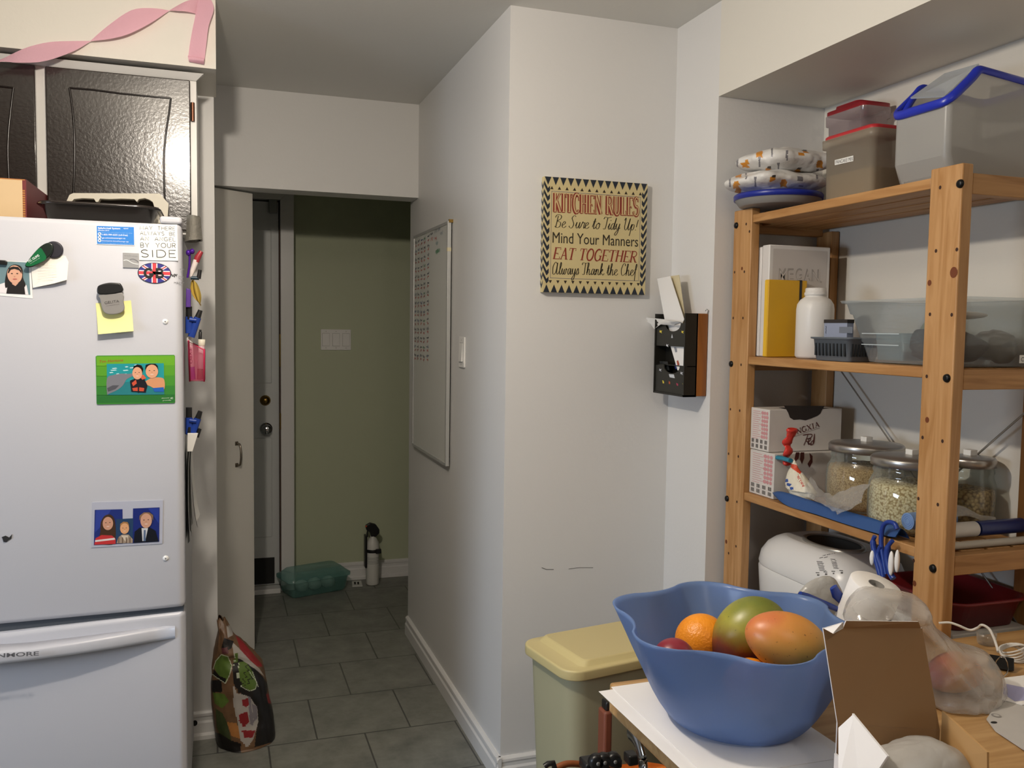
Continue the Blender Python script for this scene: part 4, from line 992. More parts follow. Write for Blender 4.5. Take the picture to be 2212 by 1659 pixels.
# ------------------------------------------------------------------ KITCHEN RULES panel
Ts = .021
fk = Face((0, YF - Ts, 0), (1, 0, 0), (0, 0, 1))
x0 = (fk.px(1175.4, 381.3)[0] + fk.px(1172.2, 631)[0]) / 2; x1 = (fk.px(1399.3, 397)[0] + fk.px(1393, 636.7)[0]) / 2
z1 = (fk.px(1175.4, 381.3)[1] + fk.px(1399.3, 397)[1]) / 2; z0 = (fk.px(1172.2, 631.5)[1] + fk.px(1393, 636.7)[1]) / 2
tan_ = mat('tan_print', '#cbbb8a', rough=.5); navy = C('#1e2632', .45); brk = C('#2c2118', .45)
sg = thing('wall_sign', 'square tan kitchen rules sign with a navy zigzag border', 'sign', (x0, YF, z0))
mb = MB().box(x0, x1, YF - Ts, YF - .001, z0, z1, tan_)
Wd, Hd = x1 - x0, z1 - z0; n = 14; p = Wd / n; pv = Hd / n
L = lambda pts, m, h: fk.poly(mb, [(x0 + x, z0 + y) for x, y in pts], m, h)
for i in range(n):
    if i: L([(i * p - p * .42 + p * .5, Hd), (i * p + p * .5, Hd - .025), (i * p + p * .92, Hd)], navy, .0004)
    else: L([(p * .06, Hd), (p * .5, Hd - .025), (p * .92, Hd)], navy, .0004)
    L([(i * p + p * .08, 0), (i * p + p * .92, 0), (i * p + p * .5, .025)], navy, .0004)
for i in range(1, n):
    L([(i * p - .0055, Hd - .038), (i * p + .0055, Hd - .038), (i * p, Hd - .028)], brk, .0004)
    L([(i * p - .0055, .038), (i * p, .028), (i * p + .0055, .038)], brk, .0004)
bw = .0195
for i in range(1, n):
    y = Hd - i * pv + pv * .5
    for flip in (0, 1):
        pts = [(0, y), (bw * .62, y - pv * .9), (bw, y - pv * .62), (bw, y - pv * 1.2 + pv * .05), (bw * .62, y - pv * 1.5), (0, y - pv * .56)]
        pts = [(0, y), (bw * .64, y - pv * .88), (bw, y - pv * .58), (bw, y - pv * 1.14), (bw * .64, y - pv * 1.46), (0, y - pv * .50)]
        if y - pv * 1.46 < .004: continue
        if flip: pts = [(Wd - a_, b_) for a_, b_ in pts][::-1]
        L(pts, navy, .0004)
    # the print runs round the left edge
    fl_ = Face((x0, YF, 0), (0, -1, 0), (0, 0, 1))
    fl_.poly(mb, [(0, z0 + y), (Ts * .5, z0 + y - pv * .55), (Ts, z0 + y), (Ts, z0 + y - pv * .5), (Ts * .5, z0 + y - pv * 1.05), (0, z0 + y - pv * .5)], navy, .0004)
ix0, ix1, iy0, iy1 = .0255, Wd - .0245, .045, Hd - .044
fk.stroke(mb, [(x0 + ix0, z0 + iy0), (x0 + ix1, z0 + iy0), (x0 + ix1, z0 + iy1), (x0 + ix0, z0 + iy1)], .0018, C('#6c6676', .5), .0005, closed=True)
part('panel', mb, sg)
S = lambda x, y: fk.px(1140 + x / 3.19, 360 + y / 3.19)
rd = C('#8b3226', .5); dk = C('#29241b', .5); rd2 = C('#c8ad7c', .5)
mb = MB()
serif(fk, mb, 'KITCHEN RULES', S(178, 312), S(763, 341), .0585, .0128, rd, .0008)
serif(fk, mb, 'KITCHEN RULES', S(178, 312), S(763, 341), .0585, .0048, rd2, .0012, dx=.0010, dy=.001)
part('title_lettering', mb, sg, 'dark red slab lettering of the sign title')
mb = MB(); script(fk, mb, 'Be Sure to Tidy Up!', S(182, 418), S(752, 440), .0192, .0020, dk, .0008, .2); part('script_lettering', mb, sg, 'thin dark script lettering in the second line')
mb = MB(); fk.text(mb, 'Mind Your Manners', S(170, 524), S(759, 552), .0355, dk, .0008); part('plain_lettering', mb, sg, 'dark plain lettering in the third line')
mb = MB(); serif(fk, mb, 'EAT TOGETHER', S(172, 636), S(745, 661), .0365, .0048, rd, .0008, shear=.2); part('italic_lettering', mb, sg, 'red slanted capitals in the fourth line')
mb = MB(); script(fk, mb, 'Always Thank the Chef', S(166, 741), S(752, 752), .0190, .0019, dk, .0008, .08); part('script_lettering', mb, sg, 'dark script lettering in the last line')

# ------------------------------------------------------------------ whiteboard
XW = WX - .021
fb_ = Face((XW, 4.0, 0), (0, -1, 0), (0, 0, 1))
q = [fb_.px(*t) for t in [(892.5, 509), (967, 478.5), (962.5, 1003), (889.5, 966)]]
u0 = (q[0][0] + q[3][0]) / 2; u1 = (q[1][0] + q[2][0]) / 2; w0 = (q[2][1] + q[3][1]) / 2; w1 = (q[0][1] + q[1][1]) / 2
wb = thing('whiteboard', 'tall whiteboard covered with small coloured handwriting on the hallway wall', 'whiteboard', fb_.p((u0 + u1) / 2, w0))
mb = MB(); fb_.slab(mb, [(u0 + .004, w0 + .004), (u1 - .004, w0 + .004), (u1 - .004, w1 - .004), (u0 + .004, w1 - .004)], mat('whiteboard_surface', '#d3d4d0', rough=.25), -.012, -.003)
rng = random.Random(11); inks = ['#2c3345', '#2c3345', '#3a4f7a', '#a8382f', '#c0503f', '#2f7d58']
def squig(x, y, w_, h_, ink):
    pts = [(x + w_ * i / 5 + rng.uniform(-.003, .003), y + (h_ if i % 2 else 0) + rng.uniform(-.004, .004)) for i in range(6)]
    fb_.stroke(mb, pts, .0042, C(ink), -.0026)
cols = [4 - u0 - .03, 4 - u0 - .085, 4 - u0 - .145, 4 - u0 - .20, 4 - u0 - .27]
for r_ in range(14):
    for ci, cy_ in enumerate(cols):
        zz = w1 - .036 - r_ * .0385 + (.004 if ci == 4 else 0)
        uu = 4.0 - cy_
        if uu < u0 + .015: uu = u0 + .02
        squig(uu, zz, .034, .009, inks[0 if rng.random() < .7 else 2] if ci != 3 or r_ % 3 else '#2f7d58')
        squig(uu + .004, zz - .013, .026, .007, inks[3 if rng.random() < .7 else 4])
BW = u1 - u0
for (uu, zz, ink) in ((.62, w1 - .028, '#2c3345'), (.70, w1 - .022, '#2c3345'), (.76, w1 - .022, '#33406a'), (.63, w1 - .052, '#c0503f'), (.70, w1 - .052, '#c0503f'), (.80, w1 - .04, '#6b7c8a'), (.72, w1 - .075, '#5d8a92'), (.72, w1 - .105, '#1f8a52'), (.73, w1 - .11, '#1f8a52'), (.76, w1 - .105, '#1f8a52')): squig(u0 + BW * (uu - .62) / .24 * .36 + BW * .52, zz, .04, .012, ink)
part('board', mb, wb)
mb = MB(); alu = mat('aluminium_frame', '#c3c4c2', rough=.35, metal=.35)
for (a_, b_, c_, d_) in ((u0 + .012, u1 - .012, w0, w0 + .012), (u0 + .012, u1 - .012, w1 - .012, w1), (u0, u0 + .012, w0, w1), (u1 - .012, u1, w0, w1)):
    fb_.slab(mb, [(a_, c_), (b_, c_), (b_, d_), (a_, d_)], alu, -.0145, .0, r=.001)
part('frame', mb, wb)
mb = MB(); fb_.slab(mb, [(u1 - .004, w1 - .006), (u1 + .004, w1 - .006), (u1 + .004, w1 + .006), (u1 - .004, w1 + .006)], mat('brass', ''), -.020, -.004)
part('hanger', mb, wb)
mb = MB(); tz = fb_.px(968, 538)[1]; fb_.slab(mb, [(u1 - .012, tz - .007), (u1 + .0012, tz - .007), (u1 + .0012, tz + .007), (u1 - .012, tz + .007)], C('#d8cfae', .6), -.0146, .0006); part('tape', mb, wb, 'cream tape on the frame')
mb = MB(); fb_.slab(mb, [(u0 + .03, w0 + .03), (u1 - .02, w0 + .03), (u1 - .02, w1 - .03), (u0 + .03, w1 - .03)], m_dark, -.0209, -.012)
part('backing', mb, wb)

# ------------------------------------------------------------------ black letter rack
Y1 = onX(1529, 760, XS).y
XA = onY(1479, 760, Y1).x; XM = onY(1506, 760, Y1).x
Y2 = min(onX(1413, 760, XA).y, YF - .004)
zt_ = onY(1504, 677, Y1).z; zb_ = onY(1481, 858, Y1).z
ml = mat('black_lacquer', '#17150f', rough=.45); mlg = mat('rack_charcoal', '#26251f', rough=.55); mbr = wood_mat('brown_board', '#9a5d22', '#7f4a18', 'Z', .7, .5)
rk = thing('letter_rack', 'black two pocket letter rack with a brown side hung on the white corner wall', 'letter rack', (XS, Y1, zb_))
t = .006
part('backing_board', MB().box(XM, XS - .002, Y1, Y2, zb_ + .002, zt_, mbr, r=.002), rk, 'brown backing board')
mb = MB().box(XA, XM, Y1, Y1 + t, zb_, zt_, ml).box(XA, XM, Y2 - t, Y2, zb_, zt_, ml).box(XA, XM, Y1, Y2, zb_, zb_ + t, ml).box(XM - .004, XM, Y1, Y2, zb_, zt_, ml)
mb.box(XA + .01, XM, Y1, Y2, zb_ + (zt_ - zb_) * .36, zb_ + (zt_ - zb_) * .37, ml)
part('case', mb, rk)
fr_ = Face((XA + .004, Y2, 0), (0, -1, 0), (0, 0, 1)); WR = Y2 - Y1
def pocket(za, zb2, deco):
    mb = MB(); n_ = 14; top = [(t, zb2)]
    for i in range(n_ + 1):
        a_ = PI * i / n_; top.append((WR * .56 - WR * .26 * math.cos(a_), zb2 - .026 * math.sin(a_) ** .8))
    pts = [(t, za), (WR - t, za), (WR - t, zb2)] + top[::-1][:-1] + [(t, zb2 - .004)]
    fr_.slab(mb, pts, mlg, -.004, 0)
    for (pp, c_) in deco:
        fr_.poly(mb, [fr_.px(*z) for z in pp], C(c_), .0006)
    part('pocket', mb, rk)
st = lambda x, y, s, c_='#d8c545': ([(x - s, y - s * 1.6), (x, y - s * .6), (x + s * 1.4, y - s * 1.2), (x + s * .5, y + s * .4), (x + s, y + s * 2), (x - s * .3, y + s), (x - s * 1.4, y + s * .8)], c_)
pocket(fr_.px(1450, 748)[1], fr_.px(1466, 698)[1], [st(1428, 716, 2.2), st(1475, 717, 2), ([(1452, 721), (1454, 730), (1450, 730)], '#b9bcc4'), st(1442, 746, 2.0, '#c9cbd2')])
pocket(zb_ + t, fr_.px(1466, 790)[1], [st(1427, 799, 2, '#b9bcc4'), st(1473, 806, 2.2, '#b9bcc4'), ([(1445, 808), (1456, 809), (1458, 817), (1447, 815)], '#c9cdd2'), ([(1431, 821), (1434, 823), (1435, 828), (1432, 828)], '#d3c23e'), ([(1445, 823), (1448, 825), (1448, 830), (1445, 829)], '#b5532f'), ([(1461, 827), (1465, 829), (1465, 834), (1462, 832)], '#a52f52'), ([(1474, 828), (1477, 830), (1477, 834)], '#d3c23e')])
part('hook', MB().tube([V(XS - .004, Y1 + .004, zt_ - .006), V(XS - .004, Y1 - .003, zt_ + .010), V(XS - .010, Y1 - .004, zt_ + .014), V(XS - .012, Y1, zt_ + .008)], .0016, mat('chrome', ''), 8), rk)
# letters in the rack
XE = (XA + XM) / 2
def sheet(name, X, px, m, label, cat='letter', bend=0, group='letters in the black rack'):
    f_ = Face((X, Y2, 0), (0, -1, 0), (0, 0, 1)); mb = MB(); f_.slab(mb, [f_.px(*q) for q in px], m, -.0008, .0008); return solid(name, mb, label, cat, group)
env = C('#e9e7e4', .6)
sheet('envelope', XA + .020, [(1420, 602), (1448, 596.5), (1478, 690), (1466, 720), (1450, 720), (1436, 690)], env, 'white envelope leaning in the top pocket of the black rack')
sheet('card', XA + .034, [(1444, 597), (1467, 594), (1478, 672), (1478, 700), (1466, 705)], C('#cfc3a0', .7), 'cream card standing behind the white envelope in the rack')
f_ = Face((XA + .012, Y2, 0), (0, -1, 0), (0, 0, 1)); mb = MB()
up = [(1399, 684), (1418, 687), (1438, 690), (1462, 693), (1477, 695)]; lo = [(1407, 700), (1420, 711), (1440, 701), (1455, 703), (1470, 700)]
mb.grid(lambda u, v: f_.p(*f_.px(up[int(u * 4)][0] * (1 - v) + lo[int(u * 4)][0] * v, up[int(u * 4)][1] * (1 - v) + lo[int(u * 4)][1] * v), .012 + .012 * math.sin(9 * u + 4 * v)), 4, 4, C('#d9d7d3', .6))
solid('crumpled_paper', mb, 'crumpled white paper sticking out at the left of the rack', 'paper')
o_ = sheet('letter', XA + .014, [(1448, 744.5), (1478, 746), (1478, 800), (1464, 800)], env, 'white letter with grey print in the lower pocket of the rack')
mb = MB(); f_ = Face((XA + .0128, Y2, 0), (0, -1, 0), (0, 0, 1))
f_.pxpoly(mb, [(1456, 750), (1461, 750), (1463, 760), (1459, 761)], C('#8a8d96'), .0006); part('print', mb, o_)
mb = MB(); f_.pxpoly(mb, [(1462, 780), (1465, 778), (1468, 788), (1464, 790)], C('#a5472f'), .0006); part('print', mb, o_, 'small red print')
sheet('photo_card', XA + .018, [(1425, 780), (1442, 781), (1446, 800), (1428, 800)], C('#2a2c2c', .3), 'small dark card in the lower pocket beside the letter')
mb = MB().ball(f_.p(*f_.px(1458, 791), -.006), .006, .006, .011, C('#1f2a6e', .35), 12, 8)
solid('blue_pen', mb, 'dark blue pen peeking out of the lower pocket of the rack', 'pen')

# ================================================================== FLOOR THINGS
# fire extinguisher
ec = V(.829, 4.865, 0)
ex = thing('fire_extinguisher', 'white fire extinguisher with a black head standing on the landing floor', 'fire extinguisher', ec)
me_ = mat('white_steel', '#d9d8d2', rough=.35)
zt_ = onY(805, 1160, ec.y).z; ze = onY(803, 1132, ec.y).z
part('cylinder', MB().lathe([(0, .001), (.034, .001), (.037, .008), (.037, zt_ - .055), (.034, zt_ - .03), (.022, zt_ - .008), (.014, zt_), (.013, zt_ + .012), (0, zt_ + .012)], me_, ec, 32), ex)
mb = MB().tube([ec + V(0, 0, z) for z in (.19, .193, .20, .203)], [.0373, .0376, .0376, .0373], C('#5c5e5f', .5), 28, caps=False)
for z in (.125, .133, .141, .15, .158): mb.tube([ec + V(0, 0, z), ec + V(0, 0, z + .003)], .0374, C('#9b9c99', .5), 28, caps=False)
part('printed_label', mb, ex)
mb = MB().tube([ec + V(0, 0, zt_ - .085), ec + V(0, 0, zt_ - .083), ec + V(0, 0, zt_ - .068), ec + V(0, 0, zt_ - .066)], [.0374, .0388, .0388, .0374], blk, 28, caps=False)
mb.box(ec.x + .01, ec.x + .042, ec.y - .042, ec.y - .03, zt_ - .088, zt_ - .062, blk, r=.003)
part('strap', mb, ex, 'black strap')
q0 = onY(790, 1156, ec.y); q1 = onY(790, 1225, ec.y)
part('wall_bracket', MB().box(q0.x - .006, q0.x + .006, ec.y - .02, ec.y + .03, q1.z, q0.z, blk, r=.002).box(q0.x - .004, ec.x, ec.y + .02, ec.y + .03, zt_ - .085, zt_ - .07, blk), ex, 'black bracket')
hd_ = MB(); hb = mat('black_plastic', '')
hd_.prism([onY(x, y, ec.y - .014) for x, y in [(790, 1136), (800, 1130), (812, 1133), (820, 1144), (820, 1152), (812, 1160), (802, 1160), (799, 1150), (792, 1146)]], (0, .028, 0), hb, r=.004)
hd_.tube([onY(795, 1143, ec.y), onY(793, 1152, ec.y), onY(794, 1160, ec.y)], .004, hb, 8)
part('valve_head', hd_, ex, 'black head and lever')
part('pull_pin', MB().ball(onY(791, 1137, ec.y - .016), .006, .004, .006, C('#c2502e', .4), 12, 8), ex, 'red orange pin tag')

# teal storage box, clear lid over white things
tl = clear_mat('teal_plastic', '#d3ebe6', edge=.40, base=.32, rough=.15, film='#7fb0aa')
A = V(.361, 4.683, 0); B = V(.690, 4.785, 0); d = (B - A).normalized(); nn = V(-d.y, d.x, 0)
L_ = (B - A).length; D_ = .20
TM = Matrix(((d.x, nn.x, 0, A.x), (d.y, nn.y, 0, A.y), (0, 0, 1, 0), (0, 0, 0, 1)))
bx = thing('storage_box', 'teal see-through plastic storage box lying on the landing floor', 'storage box', A + d * L_ / 2 + nn * D_ / 2)
def loft(levels, m, M=None, cap0=True, cap1=False, k=4):
    """levels: (centre x, centre y, z, width, depth, corner radius)"""
    mb = MB(); loops = []
    for (cx, cy, z, w, dd, r) in levels: loops.append([(M @ V(cx + x, cy + y, z)) if M else V(cx + x, cy + y, z) for x, y in rrect(w, dd, r, k)])
    n = len(loops[0]); vs = [p for l in loops for p in l]
    mb.add(vs, [[i * n + j, i * n + (j + 1) % n, (i + 1) * n + (j + 1) % n, (i + 1) * n + j] for i in range(len(loops) - 1) for j in range(n)], m, True)
    if cap0: mb.add(loops[0], [list(range(n))[::-1]], m)
    if cap1: mb.add(loops[-1], [list(range(n))], m)
    return mb
cx, cy = L_ / 2, D_ / 2
part('tub', loft([(cx, cy, .002, L_ - .05, D_ - .05, .02), (cx, cy, .012, L_ - .03, D_ - .03, .025), (cx, cy, .085, L_ + .0, D_ + .0, .035), (cx, cy, .090, L_ + .014, D_ + .014, .035)], tl, TM), bx)
part('lid', loft([(cx, cy, .088, L_ + .02, D_ + .02, .035), (cx, cy, .104, L_ + .02, D_ + .02, .035), (cx, cy, .112, L_ - .01, D_ - .01, .03), (cx, cy, .135, L_ - .06, D_ - .05, .03), (cx, cy, .138, L_ - .08, D_ - .07, .03)], tl, TM, cap0=False, cap1=True), bx)
rng = random.Random(21)
mb = MB()
lp = []
def lump(c, rx, ry, rz, m, seed, nu=20, nv=12, amp=.25, fr=14):
    """crumpled lump"""
    def f(p):
        k = 1 + amp * noise.noise(Vector((p.x * fr + seed, p.y * fr, p.z * fr))) + amp * .5 * abs(noise.noise(Vector((p.x * fr * 2.6, p.y * fr * 2.6 + seed, p.z * fr * 2.6))))
        return p * k
    return MB().ball(c, rx, ry, rz, m, nu, nv, None, f)
wb_ = mat('pale_plastic_bags', '#d5dad6', rough=.35, bump=.4, bscale=60)
for i, (u, v) in enumerate(((.09, .06), (.17, .07), (.25, .06))):
    c = TM @ V(u, v + .02, .046)
    solid('plastic_bag', lump(c, .036, .045, .030, wb_, i * 3.1), ['leftmost', 'middle', 'rightmost'][i] + ' crumpled pale plastic bag inside the teal storage box', 'bag', 'plastic bags in the teal box')
# white card with two black slots by the extinguisher
fl0 = Face((0, 0, .001), (1, 0, 0), (0, 1, 0))
mb = MB(); fl0.slab(mb, [fl0.px(*q) for q in [(761, 1268), (783, 1267), (780, 1256), (760, 1258)]], C('#c9c9c4'), 0, .006)
for xx in (765, 772): fl0.pxpoly(mb, [(xx, 1265), (xx + 4, 1264.7), (xx + 3.4, 1259), (xx - .4, 1259.4)], m_dark, .0066)
solid('floor_plate', mb, 'small white plate with two black slots on the floor between box and extinguisher', 'plate')

# snack sack by the fridge
m_bk = mat('sack_black', '#15110f', rough=.4); m_tn = mat('sack_tan', '#6e5138', rough=.45, var=.45, vscale=38); m_gn = mat('sack_green', '#57702c', rough=.45, var=.25, vscale=40)
m_wh = mat('sack_white', '#a8a29b', rough=.45); m_rd = mat('sack_red', '#8a2024', rough=.4); m_gy = mat('sack_grey', '#7c767c', rough=.4); m_dg = mat('sack_dark_green', '#3a4424', rough=.45, var=.3, vscale=50)
sil = [(1604, 472, 592), (1590, 468, 594), (1560, 462, 590), (1520, 457, 582), (1480, 455, 576), (1440, 457, 567), (1415, 461, 548), (1396, 465, 527), (1378, 469, 507), (1362, 471, 499), (1350, 470, 492), (1338, 468, 484)]
Yq = 3.14
mb = MB(); NU = 330; rings = []
def sack(u, v):
    t = v * (len(sil) - 1); i = min(int(t), len(sil) - 2); f = t - i
    y = sil[i][0] + (sil[i + 1][0] - sil[i][0]) * f; xl = sil[i][1] + (sil[i + 1][1] - sil[i][1]) * f; xr = sil[i][2] + (sil[i + 1][2] - sil[i][2]) * f
    a = onY(xl, y, Yq); b = onY(xr, y, Yq); c = (a + b) / 2; hw = (b.x - a.x) / 2
    zz = max(0.001, a.z if v > .12 else a.z * v / .12)
    dp = .070 * (1 - v) ** .55 + .012
    ang = 2 * PI * u; co, si = math.cos(ang), math.sin(ang)
    p = .62
    x = math.copysign(abs(co) ** p, co) * hw; yy = math.copysign(abs(si) ** p, si) * dp
    wr = .006 * noise.noise(Vector((u * 9, v * 7, 2))) * (1 + 2 * v) + .004 * noise.noise(Vector((u * 22, v * 18, 5)))
    # front crease towards the camera
    if si < 0: yy -= .022 * (1 - v) * max(0, 1 - abs(co + .05) * 1.6)
    return V(c.x + x * (1 + wr * 4), Yq + yy + wr, max(.001, zz + wr * v))
mb.grid(sack, NU, 230, m_tn, cu=True)
for poly, m_ in (
    ([(430, 1330), (480, 1325), (505, 1375), (500, 1420), (505, 1480), (500, 1560), (540, 1620), (430, 1620)], m_tn),
    ([(505, 1425), (520, 1422), (548, 1440), (568, 1462), (580, 1480), (576, 1500), (590, 1530), (600, 1600), (550, 1614), (556, 1560), (552, 1530), (540, 1505), (520, 1500), (506, 1480), (502, 1450)], m_bk),
    ([(504, 1478), (512, 1497), (540, 1505), (556, 1530), (558, 1560), (546, 1600), (535, 1614), (520, 1600), (514, 1565), (504, 1520)], m_wh),
    ([(462, 1440), (466, 1425), (478, 1414), (494, 1419), (501, 1438), (496, 1460), (486, 1474), (474, 1466)], m_gn), ([(462, 1446), (474, 1460), (488, 1466), (486, 1476), (470, 1466), (460, 1456)], m_bk),
    ([(516, 1430), (530, 1428), (545, 1450), (555, 1475), (553, 1488), (540, 1492), (524, 1482), (516, 1460)], m_gn),
    ([(508, 1370), (525, 1385), (545, 1410), (562, 1430), (568, 1440), (556, 1440), (540, 1426), (520, 1405)], m_rd),
    ([(500, 1385), (516, 1400), (540, 1426), (560, 1444), (572, 1462), (552, 1446), (520, 1424), (506, 1420)], m_wh),
    ([(455, 1470), (478, 1468), (480, 1495), (458, 1496)], m_bk), ([(460, 1496), (485, 1500), (495, 1515), (480, 1530), (464, 1520)], m_gn), ([(465, 1530), (480, 1540), (490, 1560), (500, 1600), (480, 1600), (468, 1570)], m_dg),
    ([(484, 1378), (505, 1385), (500, 1400), (488, 1408), (478, 1400)], m_bk), ([(478, 1400), (492, 1398), (494, 1412), (480, 1412)], mat('sack_plum', '#5c2f33', rough=.45)),
    ([(522, 1578), (552, 1578), (545, 1594), (530, 1593)], m_rd), ([(524, 1512), (536, 1508), (540, 1520), (532, 1528), (524, 1524)], m_rd), ([(518, 1542), (534, 1538), (538, 1560), (526, 1570), (516, 1556)], m_rd),
    ([(536, 1504), (541, 1506), (548, 1560), (546, 1568), (540, 1564)], m_gy), ([(544, 1520), (555, 1526), (556, 1552), (548, 1560)], m_gy),
    ([(489, 1352), (502, 1350), (503, 1372), (492, 1378)], m_wh), ([(506, 1412), (514, 1410), (514, 1430), (506, 1432)], m_gn), ([(490, 1560), (512, 1562), (520, 1596), (500, 1590)], mat('sack_orange', '#b0763e', rough=.45, var=.3, vscale=40)), ([(575, 1500), (584, 1496), (588, 1518), (580, 1520)], m_rd)):
    mb.paint(poly, m_)
pl_ = mat('sack_outline', '#b9bfa8', rough=.5); dk_ = mat('sack_script', '#1d2110', rough=.5)
mb.paint([(440, 1575), (476, 1585), (500, 1600), (520, 1606), (520, 1630), (440, 1630)], m_bk)
mb.pen([(516, 1430), (514, 1460), (522, 1484), (540, 1493), (552, 1489), (555, 1476), (545, 1450)], 1.6, pl_)
mb.pen([(536, 1446), (546, 1462), (553, 1470), (558, 1484)], 1.6, pl_)
mb.pen([(506, 1412), (508, 1424), (505, 1438)], 1.6, pl_)
mb.pen([(460, 1446), (466, 1428), (478, 1414), (492, 1418), (501, 1438), (496, 1458), (487, 1476), (470, 1465), (458, 1456)], 1.6, pl_)
mb.pen([(521, 1479), (530, 1474), (524, 1466), (534, 1462), (526, 1454), (538, 1448), (530, 1440), (536, 1436)], 1.5, dk_)
mb.pen([(528, 1480), (540, 1476), (534, 1468), (546, 1466), (538, 1456)], 1.5, dk_)
solid('food_sack', mb, 'crumpled printed sack of potatoes leaning in the hallway beside the refrigerator', 'sack')
# ------------------------------------------------------------------ waste bin
m_lid = mat('khaki_plastic_lid', '#cfc08a', rough=.42); m_bin = mat('khaki_plastic', '#a9a688', rough=.5)
BM = Matrix.Translation((1.03, 2.145, 0)) @ Matrix.Rotation(math.radians(9.5), 4, 'Z')
zl = .60; bw_, bd_ = .44, .265
bn = thing('waste_bin', 'tall khaki plastic waste bin with a lid against the white wall', 'bin', (1.03, 2.145, 0))
part('body', loft([(0, 0, .002, bw_ * .78, bd_ * .78, .03), (0, 0, .02, bw_ * .80, bd_ * .80, .04), (0, 0, zl - .03, bw_ * .93, bd_ * .90, .05), (0, 0, zl - .02, bw_ * .93, bd_ * .90, .05)], m_bin, BM), bn)
part('lid', loft([(0, 0, zl - .026, bw_ - .008, bd_ - .008, .048), (0, 0, zl - .026, bw_ - .001, bd_ - .001, .05), (0, 0, zl - .024, bw_, bd_, .05), (0, 0, zl - .006, bw_, bd_, .05), (0, 0, zl - .003, bw_, bd_, .05), (0, 0, zl - .0006, bw_ - .003, bd_ - .003, .049), (0, 0, zl, bw_ - .008, bd_ - .008, .047), (0, 0, zl, bw_ - .012, bd_ - .012, .046), (.012, 0, zl + .001, bw_ - .071, bd_ - .031, .022), (.012, 0, zl + .002, bw_ - .075, bd_ - .035, .02), (.014, 0, zl + .012, bw_ - .093, bd_ - .048, .018), (.014, 0, zl + .014, bw_ - .097, bd_ - .052, .018), (.014, 0, zl + .015, bw_ - .105, bd_ - .06, .016)], m_lid, BM, cap0=True, cap1=True, k=6), bn)
# orange tool bag, brush and an added shade block beside the bin, mostly under the table
m_or = mat('orange_nylon', '#d9782a', rough=.55, bump=.3, bscale=50)
ob = thing('tool_bag', 'orange tool bag with black carry strap in front of the waste bin', 'bag', (.84, 1.68, 0))
def bagf(u, v):
    a = 2 * PI * u; co, si = math.cos(a), math.sin(a); w = .205 - .02 * v; dd = .12 - .05 * v
    p = .5; x = math.copysign(abs(co) ** p, co) * w; y = math.copysign(abs(si) ** p, si) * dd
    zt = .455 + .018 * math.cos((x + .02) * 12) + .008 * noise.noise(Vector((x * 20, y * 20, 1)))
    return V(.865 + x, 1.68 + y, .001 + v * zt)
mb = MB().grid(bagf, 40, 16, m_or, cu=True); top = [bagf(i / 40, 1) for i in range(40)]; mb.add(top, [list(range(40))], m_or)
part('body', mb, ob)
mb = MB()
for (x, y) in ((1300, 1640), (1322, 1638), (1285, 1642)):
    mb.lathe([(0, .016), (.012, .016), (.016, .010), (.016, 0), (0, 0)], blk, onY(x, y, 1.56), 12, Matrix.Rotation(PI / 2, 4, 'X')); mb.lathe([(0, .0175), (.004, .0175), (.004, .016)], C('#8b8a86', .4), onY(x, y, 1.56), 10, Matrix.Rotation(PI / 2, 4, 'X'))
mb.box(onY(1258, 1640, 1.58).x, onY(1336, 1640, 1.58).x, 1.56, 1.60, onY(1300, 1656, 1.58).z, onY(1300, 1636, 1.58).z, blk, r=.004)
part('buckle', mb, ob, 'black buckle with three studs')
part('strap_end', MB().box(onY(1350, 1640, 1.6).x, onY(1372, 1640, 1.6).x, 1.58, 1.61, onY(1360, 1646, 1.6).z, onY(1360, 1624, 1.6).z, blk, r=.004), ob, 'black strap end')
mb = MB().tube([onY(x, y, 1.6) for x, y in [(1176, 1656), (1184, 1650), (1195, 1648), (1198, 1660)]], .006, blk, 8); part('strap_end', mb, ob, 'black strap end')
part('handle', MB().tube(cr([onY(x, y, 1.62) for x, y in [(1200, 1660), (1225, 1650), (1260, 1652), (1290, 1662)]], 4), .007, mat('rust_web', '#8a4a1e', rough=.6), 8), ob)
solid('shade_block', MB().box(1.10, 1.46, 1.81, 1.95, 0, .56, mat('shade_block', '#5d4636', rough=.7), r=.004), 'plain dark brown block standing in for shade under the table beside the bin', 'box')  # added dark block, its colour stands for the table's shade on the bin
xa, xb = onY(1301, 1600, 1.84).x, onY(1319, 1600, 1.84).x; zt_ = onY(1310, 1535, 1.84).z
rb = thing('dust_brush', 'narrow rust red handled brush with black top standing between bin and table', 'brush', ((xa + xb) / 2, 1.85, 0))
part('handle', MB().box(xa, xb, 1.83, 1.87, .12, zt_, mat('rust_plastic', '#7d4632', rough=.55), r=.006), rb)
part('cap', MB().box(xa + .006, xb - .006, 1.835, 1.865, zt_ - .002, zt_ + .022, blk, r=.008), rb, 'black top')
part('head', MB().box(xa - .02, xb + .03, 1.82, 1.875, 0.0, .125, mat('rust_plastic', ''), r=.006), rb)

